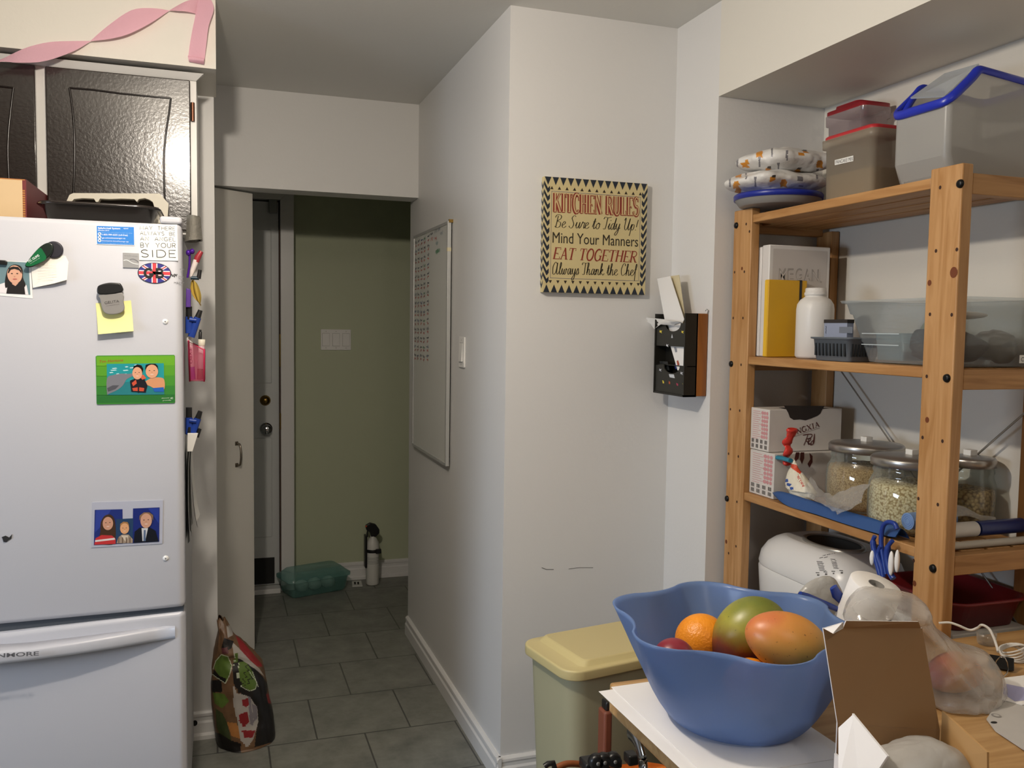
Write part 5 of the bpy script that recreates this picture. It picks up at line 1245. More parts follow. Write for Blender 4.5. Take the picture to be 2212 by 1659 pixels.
# ================================================================== SHELVING UNIT IN THE ALCOVE
XF = 1.485; S1, S2, S3, S4 = 1.812, 1.396, .990, .580
YR0, YR1, YL0, YL1 = 1.450, 1.537, 2.212, 2.304
wz = wood_mat('pine_upright', '#bf9260', '#a97a46', 'Z', 1.0, .5); wy = wood_mat('pine_slat', '#ba8c58', '#a27240', 'Y', 1.0, .5); wx = wood_mat('pine_rail', '#b58753', '#9a6c3b', 'X', 1.0, .5)
m_hole = mat('dark_hole', '#3a1f10', rough=.8); m_bolt = mat('black_bolt', '#1c1c1c', rough=.35, metal=.6); m_knot = mat('wood_knot', '#6d3512', rough=.6)
su = thing('shelving_unit', 'open pine shelving unit with bolted uprights standing in the alcove', 'shelving unit', (1.65, 1.88, 0))
fF = Face((XF, YL1, 0), (0, -1, 0), (0, 0, 1))
posts = []
for (ya, yb, zt_, holes, knots, bolts) in (
    (YR0, YR1, 1.830, [(2031, 405), (2022, 542), (2067, 539), (2009, 679), (2056, 680), (2002, 813), (1993, 945), (2036, 953), (1984, 1077), (2026, 1090), (1974, 1211)], [(2082, 587, 9), (2008, 611, 5), (2003, 907, 5), (1967, 1257, 5)], [(2075, 397), (2046, 817), (2016, 1228)]),
    (YL0, YL1, 1.832, [(1612, 484), (1619, 500), (1587, 588), (1608, 587), (1584, 687), (1605, 687), (1601, 788), (1578, 884), (1598, 887), (1574, 980), (1595, 986), (1592, 1084), (1590, 1180), (1574, 1195)], [(1603, 580, 4), (1569, 1170, 5)], [(1591, 487), (1580, 786), (1571, 1077)])):
    mb = MB().box(XF, XF + .030, ya, yb, 0, zt_, wz, r=.003)
    for (x, y) in holes: u, v = fF.px(x, y); fF.ell(mb, u, v, .0036, .0042, m_hole, .0003, 12)
    for (x, y, r_) in knots:
        u, v = fF.px(x, y); r_ = r_ * .0011
        u = min(max(u, YL1 - yb + r_ + .001), YL1 - ya - r_ - .001); fF.ell(mb, u, v, r_, r_ * 1.2, m_knot, .0004, 16)
    part('upright', mb, su)
    mb = MB()
    for (x, y) in bolts:
        u, v = fF.px(x, y); q = fF.p(u, v, 0)
        part('bolt', MB().lathe([(0, .006), (.005, .006), (.0085, .004), (.0095, 0)], m_bolt, q, 16, Matrix.Rotation(-PI / 2, 4, 'Y')), su, 'black bolt head')
for (ya, yb) in ((YR0, YR1), (YL0 + .02, YL1)): part('upright', MB().box(1.786, 1.815, ya, yb, 0, 1.78 if ya > 2 else 1.83, wz, r=.003), su)
for (S, nm) in ((S1, 0), (S2, 1), (S3, 2), (S4, 3)):
    for (ya, yb) in ((YR0 + .001, YR0 + .031), (YL1 - .031, YL1 - .001)):
        part('rail', MB().box(XF + .030, 1.786, ya, yb, S - .045, S - .001, wx, r=.002), su)
    for i in range(4):
        xa = XF + .002 + i * .077; xb = xa + .069
        y0, y1 = (YR1 + .001, YL0 - .001) if i == 0 else (YR0 + .032, YL1 - .032)
        part('slat', MB().box(xa if i else XF + .003, xb, y0, y1, S - .024, S, wy, r=.0025), su)
steel = mat('zinc_steel', '#a5a29b', rough=.35, metal=.8)
for (pa, pb) in (((1.79, 2.215, 1.40), (1.79, 1.50, .775)), ((1.79, 1.50, 1.312), (1.79, 2.215, .66))):
    xx = 1.783 if pa[1] > 2 else 1.7795
    part('brace', MB().tube([V(xx, pa[1], pa[2]), V(xx, pb[1], pb[2])], .0028, steel, 6, sx=1, sy=.4, up=(0, .66, .75)), su, 'thin steel cross brace')

# ------------------------------------------------------------------ top shelf
clr = clear_mat('clear_tub', '#e9eaea', edge=.35, base=.42, rough=.25, film='#c9cbcd')
frost = mat('frosted_plastic', '#c2c1bd', rough=.35, alpha=.86, transl=.35)
bluel = mat('blue_lid', '#1c2b8e', rough=.35); redl = mat('red_lid', '#b62a30', rough=.4)
tc_ = V(1.558, 2.190, S1 + .0205); R_ = .122
tb = thing('round_tub', 'round translucent tub with a dark blue rim on the top shelf', 'tub', tc_)
part('tub', MB().lathe([(0, .001), (R_ * .84, .001), (R_ * .90, .003), (R_ * .99, .018), (R_ * 1.01, .021), (R_, .024)], frost, tc_, 40), tb)
part('rim', MB().lathe([(R_ * .99, .020), (R_ * 1.03, .020), (R_ * 1.04, .032), (R_ * 1.02, .036), (R_ * .6, .037), (0, .037)], bluel, tc_, 40), tb, 'dark blue lid')
wr = mat('white_wrap', '#dcdad6', rough=.35, bump=.25, bscale=45); og = mat('orange_print', '#d08a2c', rough=.4); gyp = mat('grey_print_wrap', '#77757a', rough=.4); bkp = mat('black_print_wrap', '#34302c', rough=.4)
def pillow(c, hx, hy, hz, seed, yawd, tilt=0):
    R = Matrix.Translation(c) @ Matrix.Rotation(yawd, 4, 'Z') @ Matrix.Rotation(tilt, 4, 'X')
    def f(u, v):
        a = 2 * PI * u; b = PI * v; co, si = math.cos(a), math.sin(a); p = .5
        s = math.sin(b) ** .55
        x = math.copysign(abs(co) ** p, co) * hx * s; y = math.copysign(abs(si) ** p, si) * hy * s; z = -math.cos(b) * hz
        z = math.copysign(abs(math.cos(b)) ** .8, -math.cos(b)) * hz * (1 - .35 * max(abs(x / hx), abs(y / hy)) ** 3)
        w_ = noise.noise(Vector((x * 16 + seed, y * 16, z * 20))) * .014 + noise.noise(Vector((x * 45, y * 45 + seed, z * 40))) * .003
        q = Vector((x, y, z)); q *= 1 + w_ / max(q.length, .02)
        return R @ q
    return MB().grid(f, 260, 120, wr, cu=True)
rng = random.Random(4)
def spots(mb, pts):
    for (x, y, kind) in pts:
        a = rng.uniform(-.4, .4)
        if kind == 'o': x, y = x, y
        if kind == 'o': mb.paint([(x - 6, y + 8), (x - 7, y), (x - 3, y - 8), (x + 4, y - 9), (x + 8, y - 4), (x + 6, y + 3), (x + 8, y + 9), (x, y + 7)], og)
        elif kind == 'k': mb.paint([(x - 6, y + 6), (x - 4, y - 5), (x + 4, y - 6), (x + 8, y), (x + 4, y + 3), (x - 2, y + 6)], og); mb.paint([(x - 2, y - 4), (x + 1, y - 9), (x + 7, y - 9), (x + 8, y - 3)], bkp)
        else: mb.paint([(x - 3, y - 11), (x + 3, y - 12), (x + 1, y - 2), (x + 2, y + 11), (x - 2, y + 11), (x - 2, y)], gyp)
G_W = 'wrapped packets on the round tub'
pl = pillow(V(1.545, 2.190, S1 + .0205 + .037 + .031), .13, .115, .031, 3, .1)
spots(pl, [(1595, 376, 'o'), (1590, 400, 'o'), (1577, 393, 'g'), (1632, 393, 'g'), (1668, 387, 'k'), (1594, 414, 'o'), (1692, 396, 'o'), (1765, 376, 'g'), (1612, 376, 'g'), (1730, 392, 'g')])
solid('wrapped_packet', pl, 'lower white packet with orange and grey print lying on the round tub', 'packet', G_W)
pl = pillow(V(1.568, 2.180, S1 + .0205 + .037 + .061 + .033), .125, .108, .033, 9, -.1, .05)
spots(pl, [(1610, 354, 'o'), (1640, 332, 'o'), (1641, 350, 'g'), (1700, 336, 'g'), (1735, 330, 'k'), (1658, 368, 'k'), (1682, 363, 'g'), (1722, 370, 'k'), (1593, 356, 'g'), (1770, 355, 'o'), (1766, 376, 'g'), (1668, 328, 'g')])
solid('wrapped_packet', pl, 'upper white packet with orange and grey print on top of the other packet', 'packet', G_W)
# pancake mix container
xp = 1.545; yc = onX(1882, 400, xp).y; yl = onX(1779, 340, xp).y
zr = onX(1886, 279, xp).z
cp = thing('mix_container', 'tall translucent container with a red lid and a white name strip on the top shelf', 'container', (xp + .08, (yc + yl) / 2, S1))
lm = lambda cx, cy, z, w, d, r: (cx, cy, z, w, d, r)
Dx = .15; wy_ = yl - yc
mcx, mcy = xp + Dx / 2, (yc + yl) / 2
mixp = mat('frosted_bin', '#b3a996', rough=.35, alpha=.72, transl=.35)
part('tub', loft([(mcx, mcy, S1 + .001, Dx - .012, wy_ - .014, .012), (mcx, mcy, S1 + .004, Dx - .006, wy_ - .006, .014), (mcx, mcy, zr - .02, Dx, wy_, .016), (mcx, mcy, zr - .018, Dx + .016, wy_ + .016, .02), (mcx, mcy, zr + .004, Dx + .018, wy_ + .018, .02), (mcx, mcy, zr + .004, Dx + .010, wy_ + .010, .018)], mixp, None, k=5), cp)
part('contents', loft([(mcx, mcy, S1 + .006, Dx - .02, wy_ - .02, .012), (mcx, mcy, S1 + .075, Dx - .016, wy_ - .016, .012)], mat('pancake_mix', '#b39b77', rough=.9), None, cap1=True), cp, 'tan powder inside')
part('lid', loft([(mcx, mcy, zr + .004, Dx + .006, wy_ + .006, .018), (mcx, mcy, zr + .012, Dx + .006, wy_ + .006, .018), (mcx, mcy, zr + .015, Dx, wy_, .018)], redl, None, cap1=True), cp, 'red lid')
mb = MB()
for sgn in (1,): mb.box(mcx - .02, mcx + .02, yl + .008, yl + .026, zr - .015, zr - .012, mixp)
part('pour_lip', mb, cp)
fpm = Face((xp, yl, 0), (0, -1, 0), (0, 0, 1)); mb = MB()
fpm.slab(mb, [fpm.px(*q) for q in [(1804, 346), (1844, 336), (1844, 348), (1804, 357)]], C('#ecebe6'), .0004, .0012)
fpm.text(mb, 'PANCAKE MIX', fpm.px(1806, 354.5), fpm.px(1843.5, 346.3), .0095, C('#3b3a38'), .0015)
part('name_strip', mb, cp, 'white strip reading PANCAKE MIX')
# smaller tub with red lid behind
xp2 = 1.60
c2y = mcy - .02 + .055; z2 = S1
a = onX(1785, 290, xp2 + .04); b = onX(1838, 262, xp2)
h2t = onX(1838, 240, xp2).z
yl2, yc2 = onX(1785, 270, xp2 + .10).y, 0
yc2 = onX(1837, 262, 1.70).y; yl2 = min(2.28, onX(1783, 275, 1.70).y)
zt2 = onX(1838, 248, 1.70).z
c2 = thing('mix_container', 'smaller see-through container with a dark red lid standing behind the tall one', 'container', (1.745, (yc2 + yl2) / 2, S1))
yc2 -= .05; zt2 += .016; m2y = (yc2 + yl2) / 2; w2 = yl2 - yc2; m2x = 1.70 + .048
part('tub', loft([(m2x, m2y, S1 + .001, .08, w2 - .02, .014), (m2x, m2y, zt2 - .03, .090, w2, .016), (m2x, m2y, zt2 - .028, .10, w2 + .014, .018), (m2x, m2y, zt2, .102, w2 + .016, .018)], clear_mat('clear_small_tub', '#e2dadb', edge=.3, base=.35, rough=.2, film='#b9a9ab'), None), c2)
part('lid', loft([(m2x, m2y, zt2, .098, w2 + .010, .018), (m2x, m2y, zt2 + .012, .098, w2 + .010, .018), (m2x, m2y, zt2 + .014, .09, w2, .018), (m2x, m2y + .01, zt2 + .016, .07, w2 - .05, .016), (m2x, m2y + .01, zt2 + .026, .066, w2 - .055, .014)], mat('dark_red_lid', '#8e1f28', rough=.4), None, cap1=True), c2, 'dark red lid')
# large slant fronted bin with blue rim
xq = 1.53
yq1 = onX(1930, 300, xq).y; yq0 = onX(2046, 300, xq).y
zlip = (onX(1928, 246, xq).z + onX(2040, 232, xq).z) / 2
qa = onY(2112, 152, yq0); DX = 1.80 - xq
zap = qa.z
bg = thing('large_bin', 'large translucent bin with slanted front and bright blue rim on the top shelf', 'bin', (xq + .13, (yq0 + yq1) / 2, S1))
rb_ = .022
prof = [(xq + .022, S1 + .001), (1.79, S1 + .001), (1.80, S1 + .03), (1.80, zap - .02), (qa.x, zap), (qa.x - .012, zap - .012), (xq + .012, zlip + .004), (xq, zlip), (xq, S1 + .055), (xq + .004, S1 + .045)]
binm = mat('milky_bin', '#c4c3bf', rough=.32, alpha=.80, transl=.35)
mb = MB()
def wall_poly(y): return [V(x, y, z) for x, z in prof]
P0, P1 = wall_poly(yq0), wall_poly(yq1)
bm = bmesh.new(); v0 = [bm.verts.new(p) for p in P0]; v1 = [bm.verts.new(p) for p in P1]; n_ = len(P0)
bm.faces.new(v0[::-1]); bm.faces.new(v1)
for i in range(n_):
    if i in (3, 4, 5, 6): continue
    bm.faces.new([v0[i], v0[(i + 1) % n_], v1[(i + 1) % n_], v1[i]])
bmesh.ops.recalc_face_normals(bm, faces=list(bm.faces))
ed = [e for e in bm.edges if e.is_manifold and abs(e.verts[0].co.y - e.verts[1].co.y) < 1e-6]
for f in bmesh.ops.bevel(bm, geom=ed, offset=.014, segments=4, profile=.5, affect='EDGES')['faces']: f.smooth = True
mb.add_bm(bm, binm, None, None); part('tub', mb, bg)
loop = []
for y, rev in ((yq0 - .003, 0), (yq1 + .003, 1)):
    l = [V(xq - .004, y, zlip), V(qa.x - .018, y, zap - .018 - (qa.x - xq) * .0), V(qa.x, y, zap + .003), V(1.803, y, zap - .018)]
    loop += l[::-1] if rev else l
path = []
for i in range(len(loop)):
    p_, q_, n2 = loop[i - 1], loop[i], loop[(i + 1) % len(loop)]
    r_ = min(.03, (q_ - p_).length * .4, (n2 - q_).length * .4)
    a_ = q_ + (p_ - q_).normalized() * r_; c_ = q_ + (n2 - q_).normalized() * r_
    for t in range(6): t /= 5; path.append(a_ * (1 - t) ** 2 + q_ * 2 * t * (1 - t) + c_ * t * t)
part('rim', MB().tube(path, .0085, mat('bright_blue_plastic', '#2233b4', rough=.3), 10, closed=True, sx=1.25, sy=.8), bg, 'bright blue rim')
mb = MB(); 
h0 = V(xq + .02, 0, zlip + .012); h1 = V(qa.x + .03, 0, zap + .022)
mb.prism([V(h0.x, yq0 + .03, h0.z + .006), V(h1.x, yq0 + .025, h1.z), V(h1.x + .02, yq1 - .02, h1.z + .012), V(h0.x + .008, yq1 - .02, h0.z + .03)], V(-.002, 0, .003), clear_mat('lid_film', '#e8ecef', edge=.3, base=.4, rough=.15, film='#cfd5da'))
part('flap', mb, bg, 'clear hinged flap')
mb = MB().tube([V(xq + .02, yq1 - .006, zlip + .008), V(xq + .05, yq1 - .004, zlip + .05)], .008, mat('bright_blue_plastic', ''), 8)
part('hinge', mb, bg)
part('contents', MB().grid(lambda u, v: V(xq + .012 + u * .24, yq0 + .012 + v * (yq1 - yq0 - .024), S1 + .004 + (.062 + .012 * math.cos(3 * u) + .01 * math.sin(4 * v)) * (1 if .02 < u < .98 and .02 < v < .98 else 0)), 12, 12, mat('grey_contents', '#7f7c78', rough=.8)), bg, 'grey contents seen through the side')

# ------------------------------------------------------------------ second shelf
wbd = mat('white_binder', '#d9d6d2', rough=.35)
ybA, ybB, ybC = onX(1622, 650, 1.518).y, onX(1643, 650, 1.518).y, onX(1659, 650, 1.518).y
zbt = onX(1640, 531, 1.518).z
xbk = onY(1794, 545, ybC).x
mb = MB().box(1.518, xbk - .01, ybB + .002, ybA - .001, S2 + .001, zbt - .004, wbd, r=.003)
solid('binder', mb, 'white ring binder standing against the left shelf upright', 'binder', 'white binders on the second shelf')
bd2 = MB().box(1.518, xbk, ybC, ybB - .001, S2 + .001, zbt, wbd, r=.003)
fB = Face((1.518, ybC, 0), (1, 0, 0), (0, 0, 1))
fB.rect(bd2, .012, xbk - 1.518 - .012, S2 + .012, zbt - .012, mat('binder_insert', '#c5bfba', rough=.25), .0005)
bo = solid('binder', bd2, 'white ring binder with hand drawn outline letters on its grey cover', 'binder', 'white binders on the second shelf')
mb = MB(); ol = C('#a19b95', .5)
for (s_, a_, b_, zz) in (('M', 1682, 1697, 605), ('E', 1701, 1714, 605), ('G', 1718, 1732, 605), ('A', 1736, 1750, 606), ('N', 1753, 1768, 607)):
    for off in (0, 1.4): fB.text(mb, s_, fB.px(a_ + off, zz + off * .5), fB.px(b_ + off, zz + off * .6), .036 - off * .004, ol if not off else mat('binder_insert', ''), .0009 + off * .0003, off=.014 if not off else .0)
u, v = fB.px(1773, 609); fB.ell(mb, u, v, .0022, .0022, ol, .001, 10)
part('cover_drawing', mb, bo, 'pencilled outline letters')
# yellow notebook
yn0, yn1 = onX(1664, 690, 1.505).y - .002, ybC - .004
yn1 = ybC - .003; yn0 = yn1 - .018
znt = onX(1656, 604, 1.505).z; xnb = onY(1744, 608, yn0).x
nb = thing('notebook', 'plain yellow notebook with a black elastic band beside the binders', 'notebook', (1.57, yn0, S2))
ym = mat('yellow_cover', '#d8a623', rough=.45, var=.08, vscale=8)
part('cover', MB().box(1.504, xnb, yn0, yn1, S2 + .001, znt, ym, r=.002).box(1.503, 1.505, yn0 + .002, yn1 - .001, S2 + .003, znt - .002, mat('yellow_spine', '#e3b52f', rough=.4)), nb)
xe = onY(1730, 608, yn0).x
part('elastic_band', MB().box(xe - .004, xe + .004, yn0 - .001, yn1 + .001, S2 + .0005, znt + .001, blk), nb, 'black elastic band')
# white pill bottle
wb3 = mat('white_hdpe', '#e6e3de', rough=.38, transl=.1)
bc = V(1.590, 2.045, S2); rb3 = .051
zt3 = onY(1750, 621, bc.y - .02).z - S2
btl = thing('supplement_bottle', 'blank white plastic bottle with screw neck in front of the yellow notebook', 'bottle', bc)
part('body', MB().lathe([(0, .001), (rb3 * .9, .001), (rb3, .008), (rb3, zt3 * .70), (rb3 * .96, zt3 * .77), (rb3 * .80, zt3 * .835), (rb3 * .62, zt3 * .865), (rb3 * .56, zt3 * .88), (rb3 * .55, zt3 * .90)], wb3, bc, 40), btl)
part('cap', MB().lathe([(rb3 * .55, zt3 * .89), (rb3 * .60, zt3 * .895), (rb3 * .60, zt3 * .935), (rb3 * .56, zt3 * .94), (rb3 * .56, zt3 * .985), (rb3 * .53, zt3), (0, zt3)], wb3, bc, 36), btl)
# grey basket with a card box
gb = mat('grey_basket', '#5d646b', rough=.5)
xb0 = 1.497; y0b, y1b = onX(1838, 776, xb0).y + .012, onX(1748, 776, xb0).y - .006
zb1 = onX(1745, 724, xb0).z - .004
bk = thing('basket', 'small dark grey plastic basket at the front of the second shelf', 'basket', (xb0 + .05, (y0b + y1b) / 2, S2))
mb = MB(); cxb, cyb = xb0 + .052, (y0b + y1b) / 2; wb4, db4 = .100, y1b - y0b
mb = loft([(cxb, cyb, S2 + .001, wb4 - .014, db4 - .014, .01), (cxb, cyb, S2 + .004, wb4 - .010, db4 - .010, .012), (cxb, cyb, zb1 - .006, wb4, db4 + .004, .014), (cxb, cyb, zb1 - .004, wb4 + .012, db4 + .018, .016), (cxb, cyb, zb1, wb4 + .012, db4 + .018, .016), (cxb, cyb, zb1, wb4 - .004, db4, .012), (cxb, cyb, S2 + .006, wb4 - .02, db4 - .02, .01)], gb, None)
part('tub', mb, bk)
mb = MB()
for i in range(9):
    yy = y0b + .016 + (db4 - .032) * i / 8; mb.box(xb0 + .001, xb0 + .0062, yy - .0028, yy + .0028, S2 + .014, zb1 - .016, mat('basket_slot', '#23272b', rough=.6))
    xx = xb0 + .014 + (wb4 - .026) * i / 8
    mb.box(xx - .0024, xx + .0024, y0b - .0005, y0b + .0042, S2 + .014, zb1 - .016, mat('basket_slot', ''))
part('slots', mb, bk)
yk = y0b + .05
cbx = thing('card_box', 'pale blue card box with a black top edge standing in the grey basket', 'box', (xb0 + .05, yk, S2 + .005))
xk1 = xb0 + .018; fcb = Face((xk1, yk, 0), (1, 0, 0), (0, 0, 1))
za_ = onY(1790, 692, yk).z
xl_, xr_ = onY(1756, 710, yk).x, onY(1832, 700, yk).x
xk = xb0 + .030; yka, ykb = max(y0b + .014, onX(1830, 705, xk).y), min(y1b - .012, onX(1754, 705, xk).y); za_ = onX(1792, 691, xk).z
mb = MB().box(xk, xk + .02, yka, ykb, S2 + .007, za_, mat('pale_blue_card', '#8f97ab', rough=.4))
part('carton', mb, cbx)
part('edge', MB().box(xk - .001, xk + .021, yka - .001, ykb + .001, za_ - .008, za_ + .001, mat('dark_card_edge', '#2a2522', rough=.5)), cbx, 'dark top edge')
mb = MB(); fcb2 = Face((xk, ykb, 0), (0, -1, 0), (0, 0, 1)); fcb2.rect(mb, .060, .110, za_ - .034, za_ - .018, C('#6f757f'), .0006)
part('print', mb, cbx)
mb = MB()
fcb2.stroke(mb, [(.007 + .002 * (i % 2), za_ - .016 - i * .004) for i in range(6)], .002, C('#3c4050'), .0006)
part('print', mb, cbx)
# clear tote
xt = 1.522; yt1 = onX(1850, 780, xt).y - .012; yt1t = onX(1818, 650, xt).y - .006; zt4 = onX(1815, 651, xt).z; yt0 = 1.46
tote = thing('clear_tote', 'clear plastic tote full of dark odds and ends on the second shelf', 'storage box', (xt + .12, 1.66, S2))
tp = clear_mat('tote_plastic', '#dfe5e8', edge=.42, base=.09, rough=.12, film='#ccd4d8', bump=.05, bscale=25)
Dt = .258; cxt = xt + Dt / 2
def lv(z, ins, r=.03): 
    k = (z - S2) / (zt4 - S2); ya, yb = yt0 + .03 * (1 - k) + ins, yt1 + (yt1t - yt1) * k - ins
    return (cxt, (ya + yb) / 2, z, Dt - .02 * (1 - k) - 2 * ins, yb - ya, r)
mb = loft([lv(S2 + .002, .012), lv(S2 + .004, .002), lv(S2 + .05, .002), lv(S2 + .052, 0), lv(zt4 - .035, 0), lv(zt4 - .033, -.004), lv(zt4 - .008, -.004), lv(zt4 - .006, -.012), lv(zt4, -.014), lv(zt4 + .001, -.010)], tp, None, k=6)
part('tub', mb, tote)
mb = MB()
fr2 = Face((xt - .001, yt1t, 0), (0, -1, 0), (0, 0, 1))
for z in (S2 + .045, S2 + .072): fr2.rect(mb, .075, .20, z, z + .002, C('#b9c3c6', .3), .0010)
part('moulded_ridge', mb, tote)
fr3 = Face((xt, yt0 + .012, 0), (1, 0, 0), (0, 0, 1)); mb = MB()
a_ = fr3.px(2198, 786); fr3.slab(mb, [(a_[0], S2 + .012), (a_[0] + .05, S2 + .012), (a_[0] + .05, S2 + .030), (a_[0], S2 + .030)], C('#e6e4de'), .004, .005)
fr3.text(mb, 'CEN', (a_[0] + .004, S2 + .016), (a_[0] + .026, S2 + .016), .010, C('#33312f'), .0056)
part('label_strip', mb, tote)
G_T = 'odds and ends in the clear tote'
def inbox(name, mb, label, cat): return solid(name, mb, label, cat, G_T)
inbox('inner_tub', loft([(1.592, 1.712, S2 + .008, .08, .09, .012), (1.592, 1.712, S2 + .072, .09, .104, .014), (1.592, 1.712, S2 + .075, .094, .110, .014)], clear_mat('inner_plastic', '#cfe0e2', edge=.3, base=.35, rough=.2, film='#b7c9cc'), None), 'small clear tub in the far end of the clear tote', 'container')
inbox('white_card', MB().box(1.565, 1.62, 1.68, 1.74, S2 + .012, S2 + .030, C('#dfe1e0')), 'white box inside the small clear tub', 'box')
inbox('dark_cloth', lump(V(1.60, 1.625, S2 + .054), .060, .032, .038, mat('dark_green_cloth', '#1f2622', rough=.7), 1.0, 40, 24, .5, 22), 'dark green crumpled cloth in the clear tote', 'cloth')
inbox('black_pouch', lump(V(1.60, 1.548, S2 + .046), .060, .030, .030, mat('navy_pouch', '#1d2230', rough=.6), 2.0, 40, 24, .5, 22), 'navy pouch at the near end of the clear tote', 'pouch')
inbox('white_paddle', MB().ball(V(1.625, 1.585, S2 + .118), .055, .072, .010, C('#dcd8cf', .4), 24, 10), 'flat white oval lid lying on the cloth in the clear tote', 'lid')
inbox('plastic_bag', lump(V(1.715, 1.56, S2 + .05), .030, .06, .036, mat('grey_bag', '#9a9a96', rough=.35), 4.0, 40, 24, .4, 22), 'grey plastic bag in the back corner of the clear tote', 'bag')
inbox('bread_bag', lump(V(1.705, 1.71, S2 + .07), .036, .04, .05, mat('khaki_bag', '#7b8266', rough=.5), 6.0, 40, 24, .35, 22), 'khaki bag standing at the back of the clear tote', 'bag')

# ------------------------------------------------------------------ third shelf
cwh = mat('white_card', '#cfc9c2', rough=.55, var=.05, vscale=20); pnk = C('#c98f90'); drk = C('#5a2a26'); G_B = 'stacked white cartons on the third shelf'
def carton(y0, y1, x0, x1, z0, z1, lab, opening):
    r = thing('carton', lab, 'box', ((x0 + x1) / 2, (y0 + y1) / 2, z0), G_B)
    mb = MB().box(x0, x1, y0, y1, z0, z1, cwh, r=.0015)
    fe = Face((x0, y1, 0), (0, -1, 0), (0, 0, 1)); w = y1 - y0; h = z1 - z0
    for i in range(14): fe.rect(mb, w * .12, w * (.50 + .08 * math.sin(i * 2.3)), z1 - .010 - i * h * .05, z1 - .0085 - i * h * .05, pnk, .0005)
    for r_ in range(7):
        for c_ in range(3): fe.ell(mb, w * (.64 + .12 * c_), z1 - .012 - r_ * h * .095, w * (.055 if (r_ + c_) % 3 else .075), h * .042, pnk, .0006, 12)
    for r_ in range(2):
        for c_ in range(4):
            for k in range(4): fe.rect(mb, w * (.08 + .235 * c_) + k * w * .035, w * (.08 + .235 * c_) + k * w * .035 + w * .022, z0 + .006 + r_ * .015, z0 + .017 + r_ * .015, C('#4c4642'), .0005)
    part('body', mb, r)
    return r, Face((x0, y0, 0), (1, 0, 0), (0, 0, 1)), Face((0, 0, z1), (1, 0, 0), (0, 1, 0))
zu = S3 + .131
lo, fl_, _ = carton(2.088, 2.207, 1.503, 1.745, S3 + .001, zu, 'lower white carton with dark red leaf print at the left of the shelf', 0)
mb = MB()
for pts in ([(1719, 977), (1727, 977), (1725, 990), (1718, 997), (1716, 990)], [(1729, 977), (1737, 977), (1737, 990), (1732, 1003), (1728, 992)], [(1748, 978), (1755, 985), (1755, 998), (1748, 1010), (1744, 1002), (1750, 992)]):
    fl_.pxpoly(mb, pts, drk, .0006)
    part('printed_leaf', mb, lo, 'dark red printed leaf'); mb = MB()
up, fu, ft = carton(2.118, 2.209, 1.503, 1.755, zu + .0015, onX(1660, 885, 1.503).z, 'upper white carton with a torn opening and dark red lettering', 1)
mb = MB(); zt_ = onX(1660, 885, 1.503).z
fu.pxpoly(mb, [(1693, 876), (1702, 891), (1706, 902), (1714, 907), (1728, 906), (1740, 908), (1752, 904), (1766, 898), (1772, 893), (1776, 884), (1781, 877)], mat('carton_inside', '#29211c', rough=.8), .0006)
ft.poly(mb, [(1.56, 2.119), (1.71, 2.119), (1.70, 2.17), (1.57, 2.17)], mat('carton_inside', ''), .0008)
part('torn_opening', mb, up, 'dark torn opening')
mb = MB(); serif(fu, mb, 'NINGXIA', fu.px(1704, 944), fu.px(1770, 921), .0155, .0030, drk, .0008); part('lettering', mb, up, 'dark red serif lettering')
mb = MB(); fu.stroke(mb, [fu.px(1706, 946.5), fu.px(1770, 924)], .0008, drk, .0008); part('underline', mb, up)
mb = MB(); q = lambda *l: [fu.px(x, y) for x, y in l]
for st_ in ([(1734, 940), (1745, 938), (1754, 939), (1750, 946), (1740, 950), (1752, 962)], [(1745, 938), (1741, 950), (1736, 962)], [(1746, 955), (1751, 949), (1748, 947), (1745, 955), (1746, 960), (1752, 957)], [(1757, 951), (1752, 955), (1753, 961), (1758, 955), (1759, 937)], [(1759, 937), (1756, 958)]):
    fu.stroke(mb, [(p.x, p.y) for p in cr([(x, y, 0) for x, y in q(*st_)], 4)], .0026, drk, .0008 + .00002 * len(st_))
part('lettering', mb, up, 'brushed dark red word')
# glass jars with metal lids
gl = clear_mat('jar_glass', '#eef2ef', edge=.5, base=.05, rough=.03, film='#b8bdb6'); lidm = mat('brushed_lid', '#b0aca6', rough=.32, metal=.85)
G_J = 'glass storage jars on the third shelf'
def jar(c, R, lab, fill, top, fm, seed):
    r = thing('storage_jar', lab, 'jar', c, G_J); H = .178
    prof = [(0, .002), (R * .90, .002), (R * .99, .010), (R * 1.02, .03), (R * 1.03, .085), (R * 1.0, .115), (R * .92, .130), (R * .89, .138), (R * .93, .145), (R * .90, .152), (R * .90, H - .012)]
    part('glass', MB().lathe(prof, gl, c, 48), r)
    part('lid', MB().lathe([(R * .96, H - .020), (R * .98, H - .020), (R * .985, H - .004), (R * .97, H - .001), (R * .93, H + .002), (R * .5, H + .006), (0, H + .008)], lidm, c, 48), r, 'brushed metal lid')
    mb = MB().box(c.x - .011, c.x + .011, c.y - .011, c.y + .011, H + .006 + c.z, H + .020 + c.z, mat('white_label_card', '#dcdad4', rough=.4), r=.001, M=None)
    part('knob', mb, r)
    rng = random.Random(seed)
    fp = [(0, .006), (R * .86, .006), (R * .95, .012), (R * .98, .03), (R * .99, min(.085, fill - .02)), (R * .96, fill - .006), (R * .93, fill + .002)]
    mb = MB().lathe(fp + [(R * .6, fill + .004), (R * .3, fill + top), (0, fill + top * 1.2)], fm, c, 64)
    for i, p in enumerate(mb.v):
        d = p - c
        if d.z > .004: d2 = Vector((d.x, d.y, 0)); mb.v[i] = p - d2 * .014 * abs(noise.noise(p * 90)) + Vector((0, 0, .004 * noise.noise(p * 50) if d.z > fill - .004 else 0))
    part('contents', mb, r, kind='stuff')
    return r
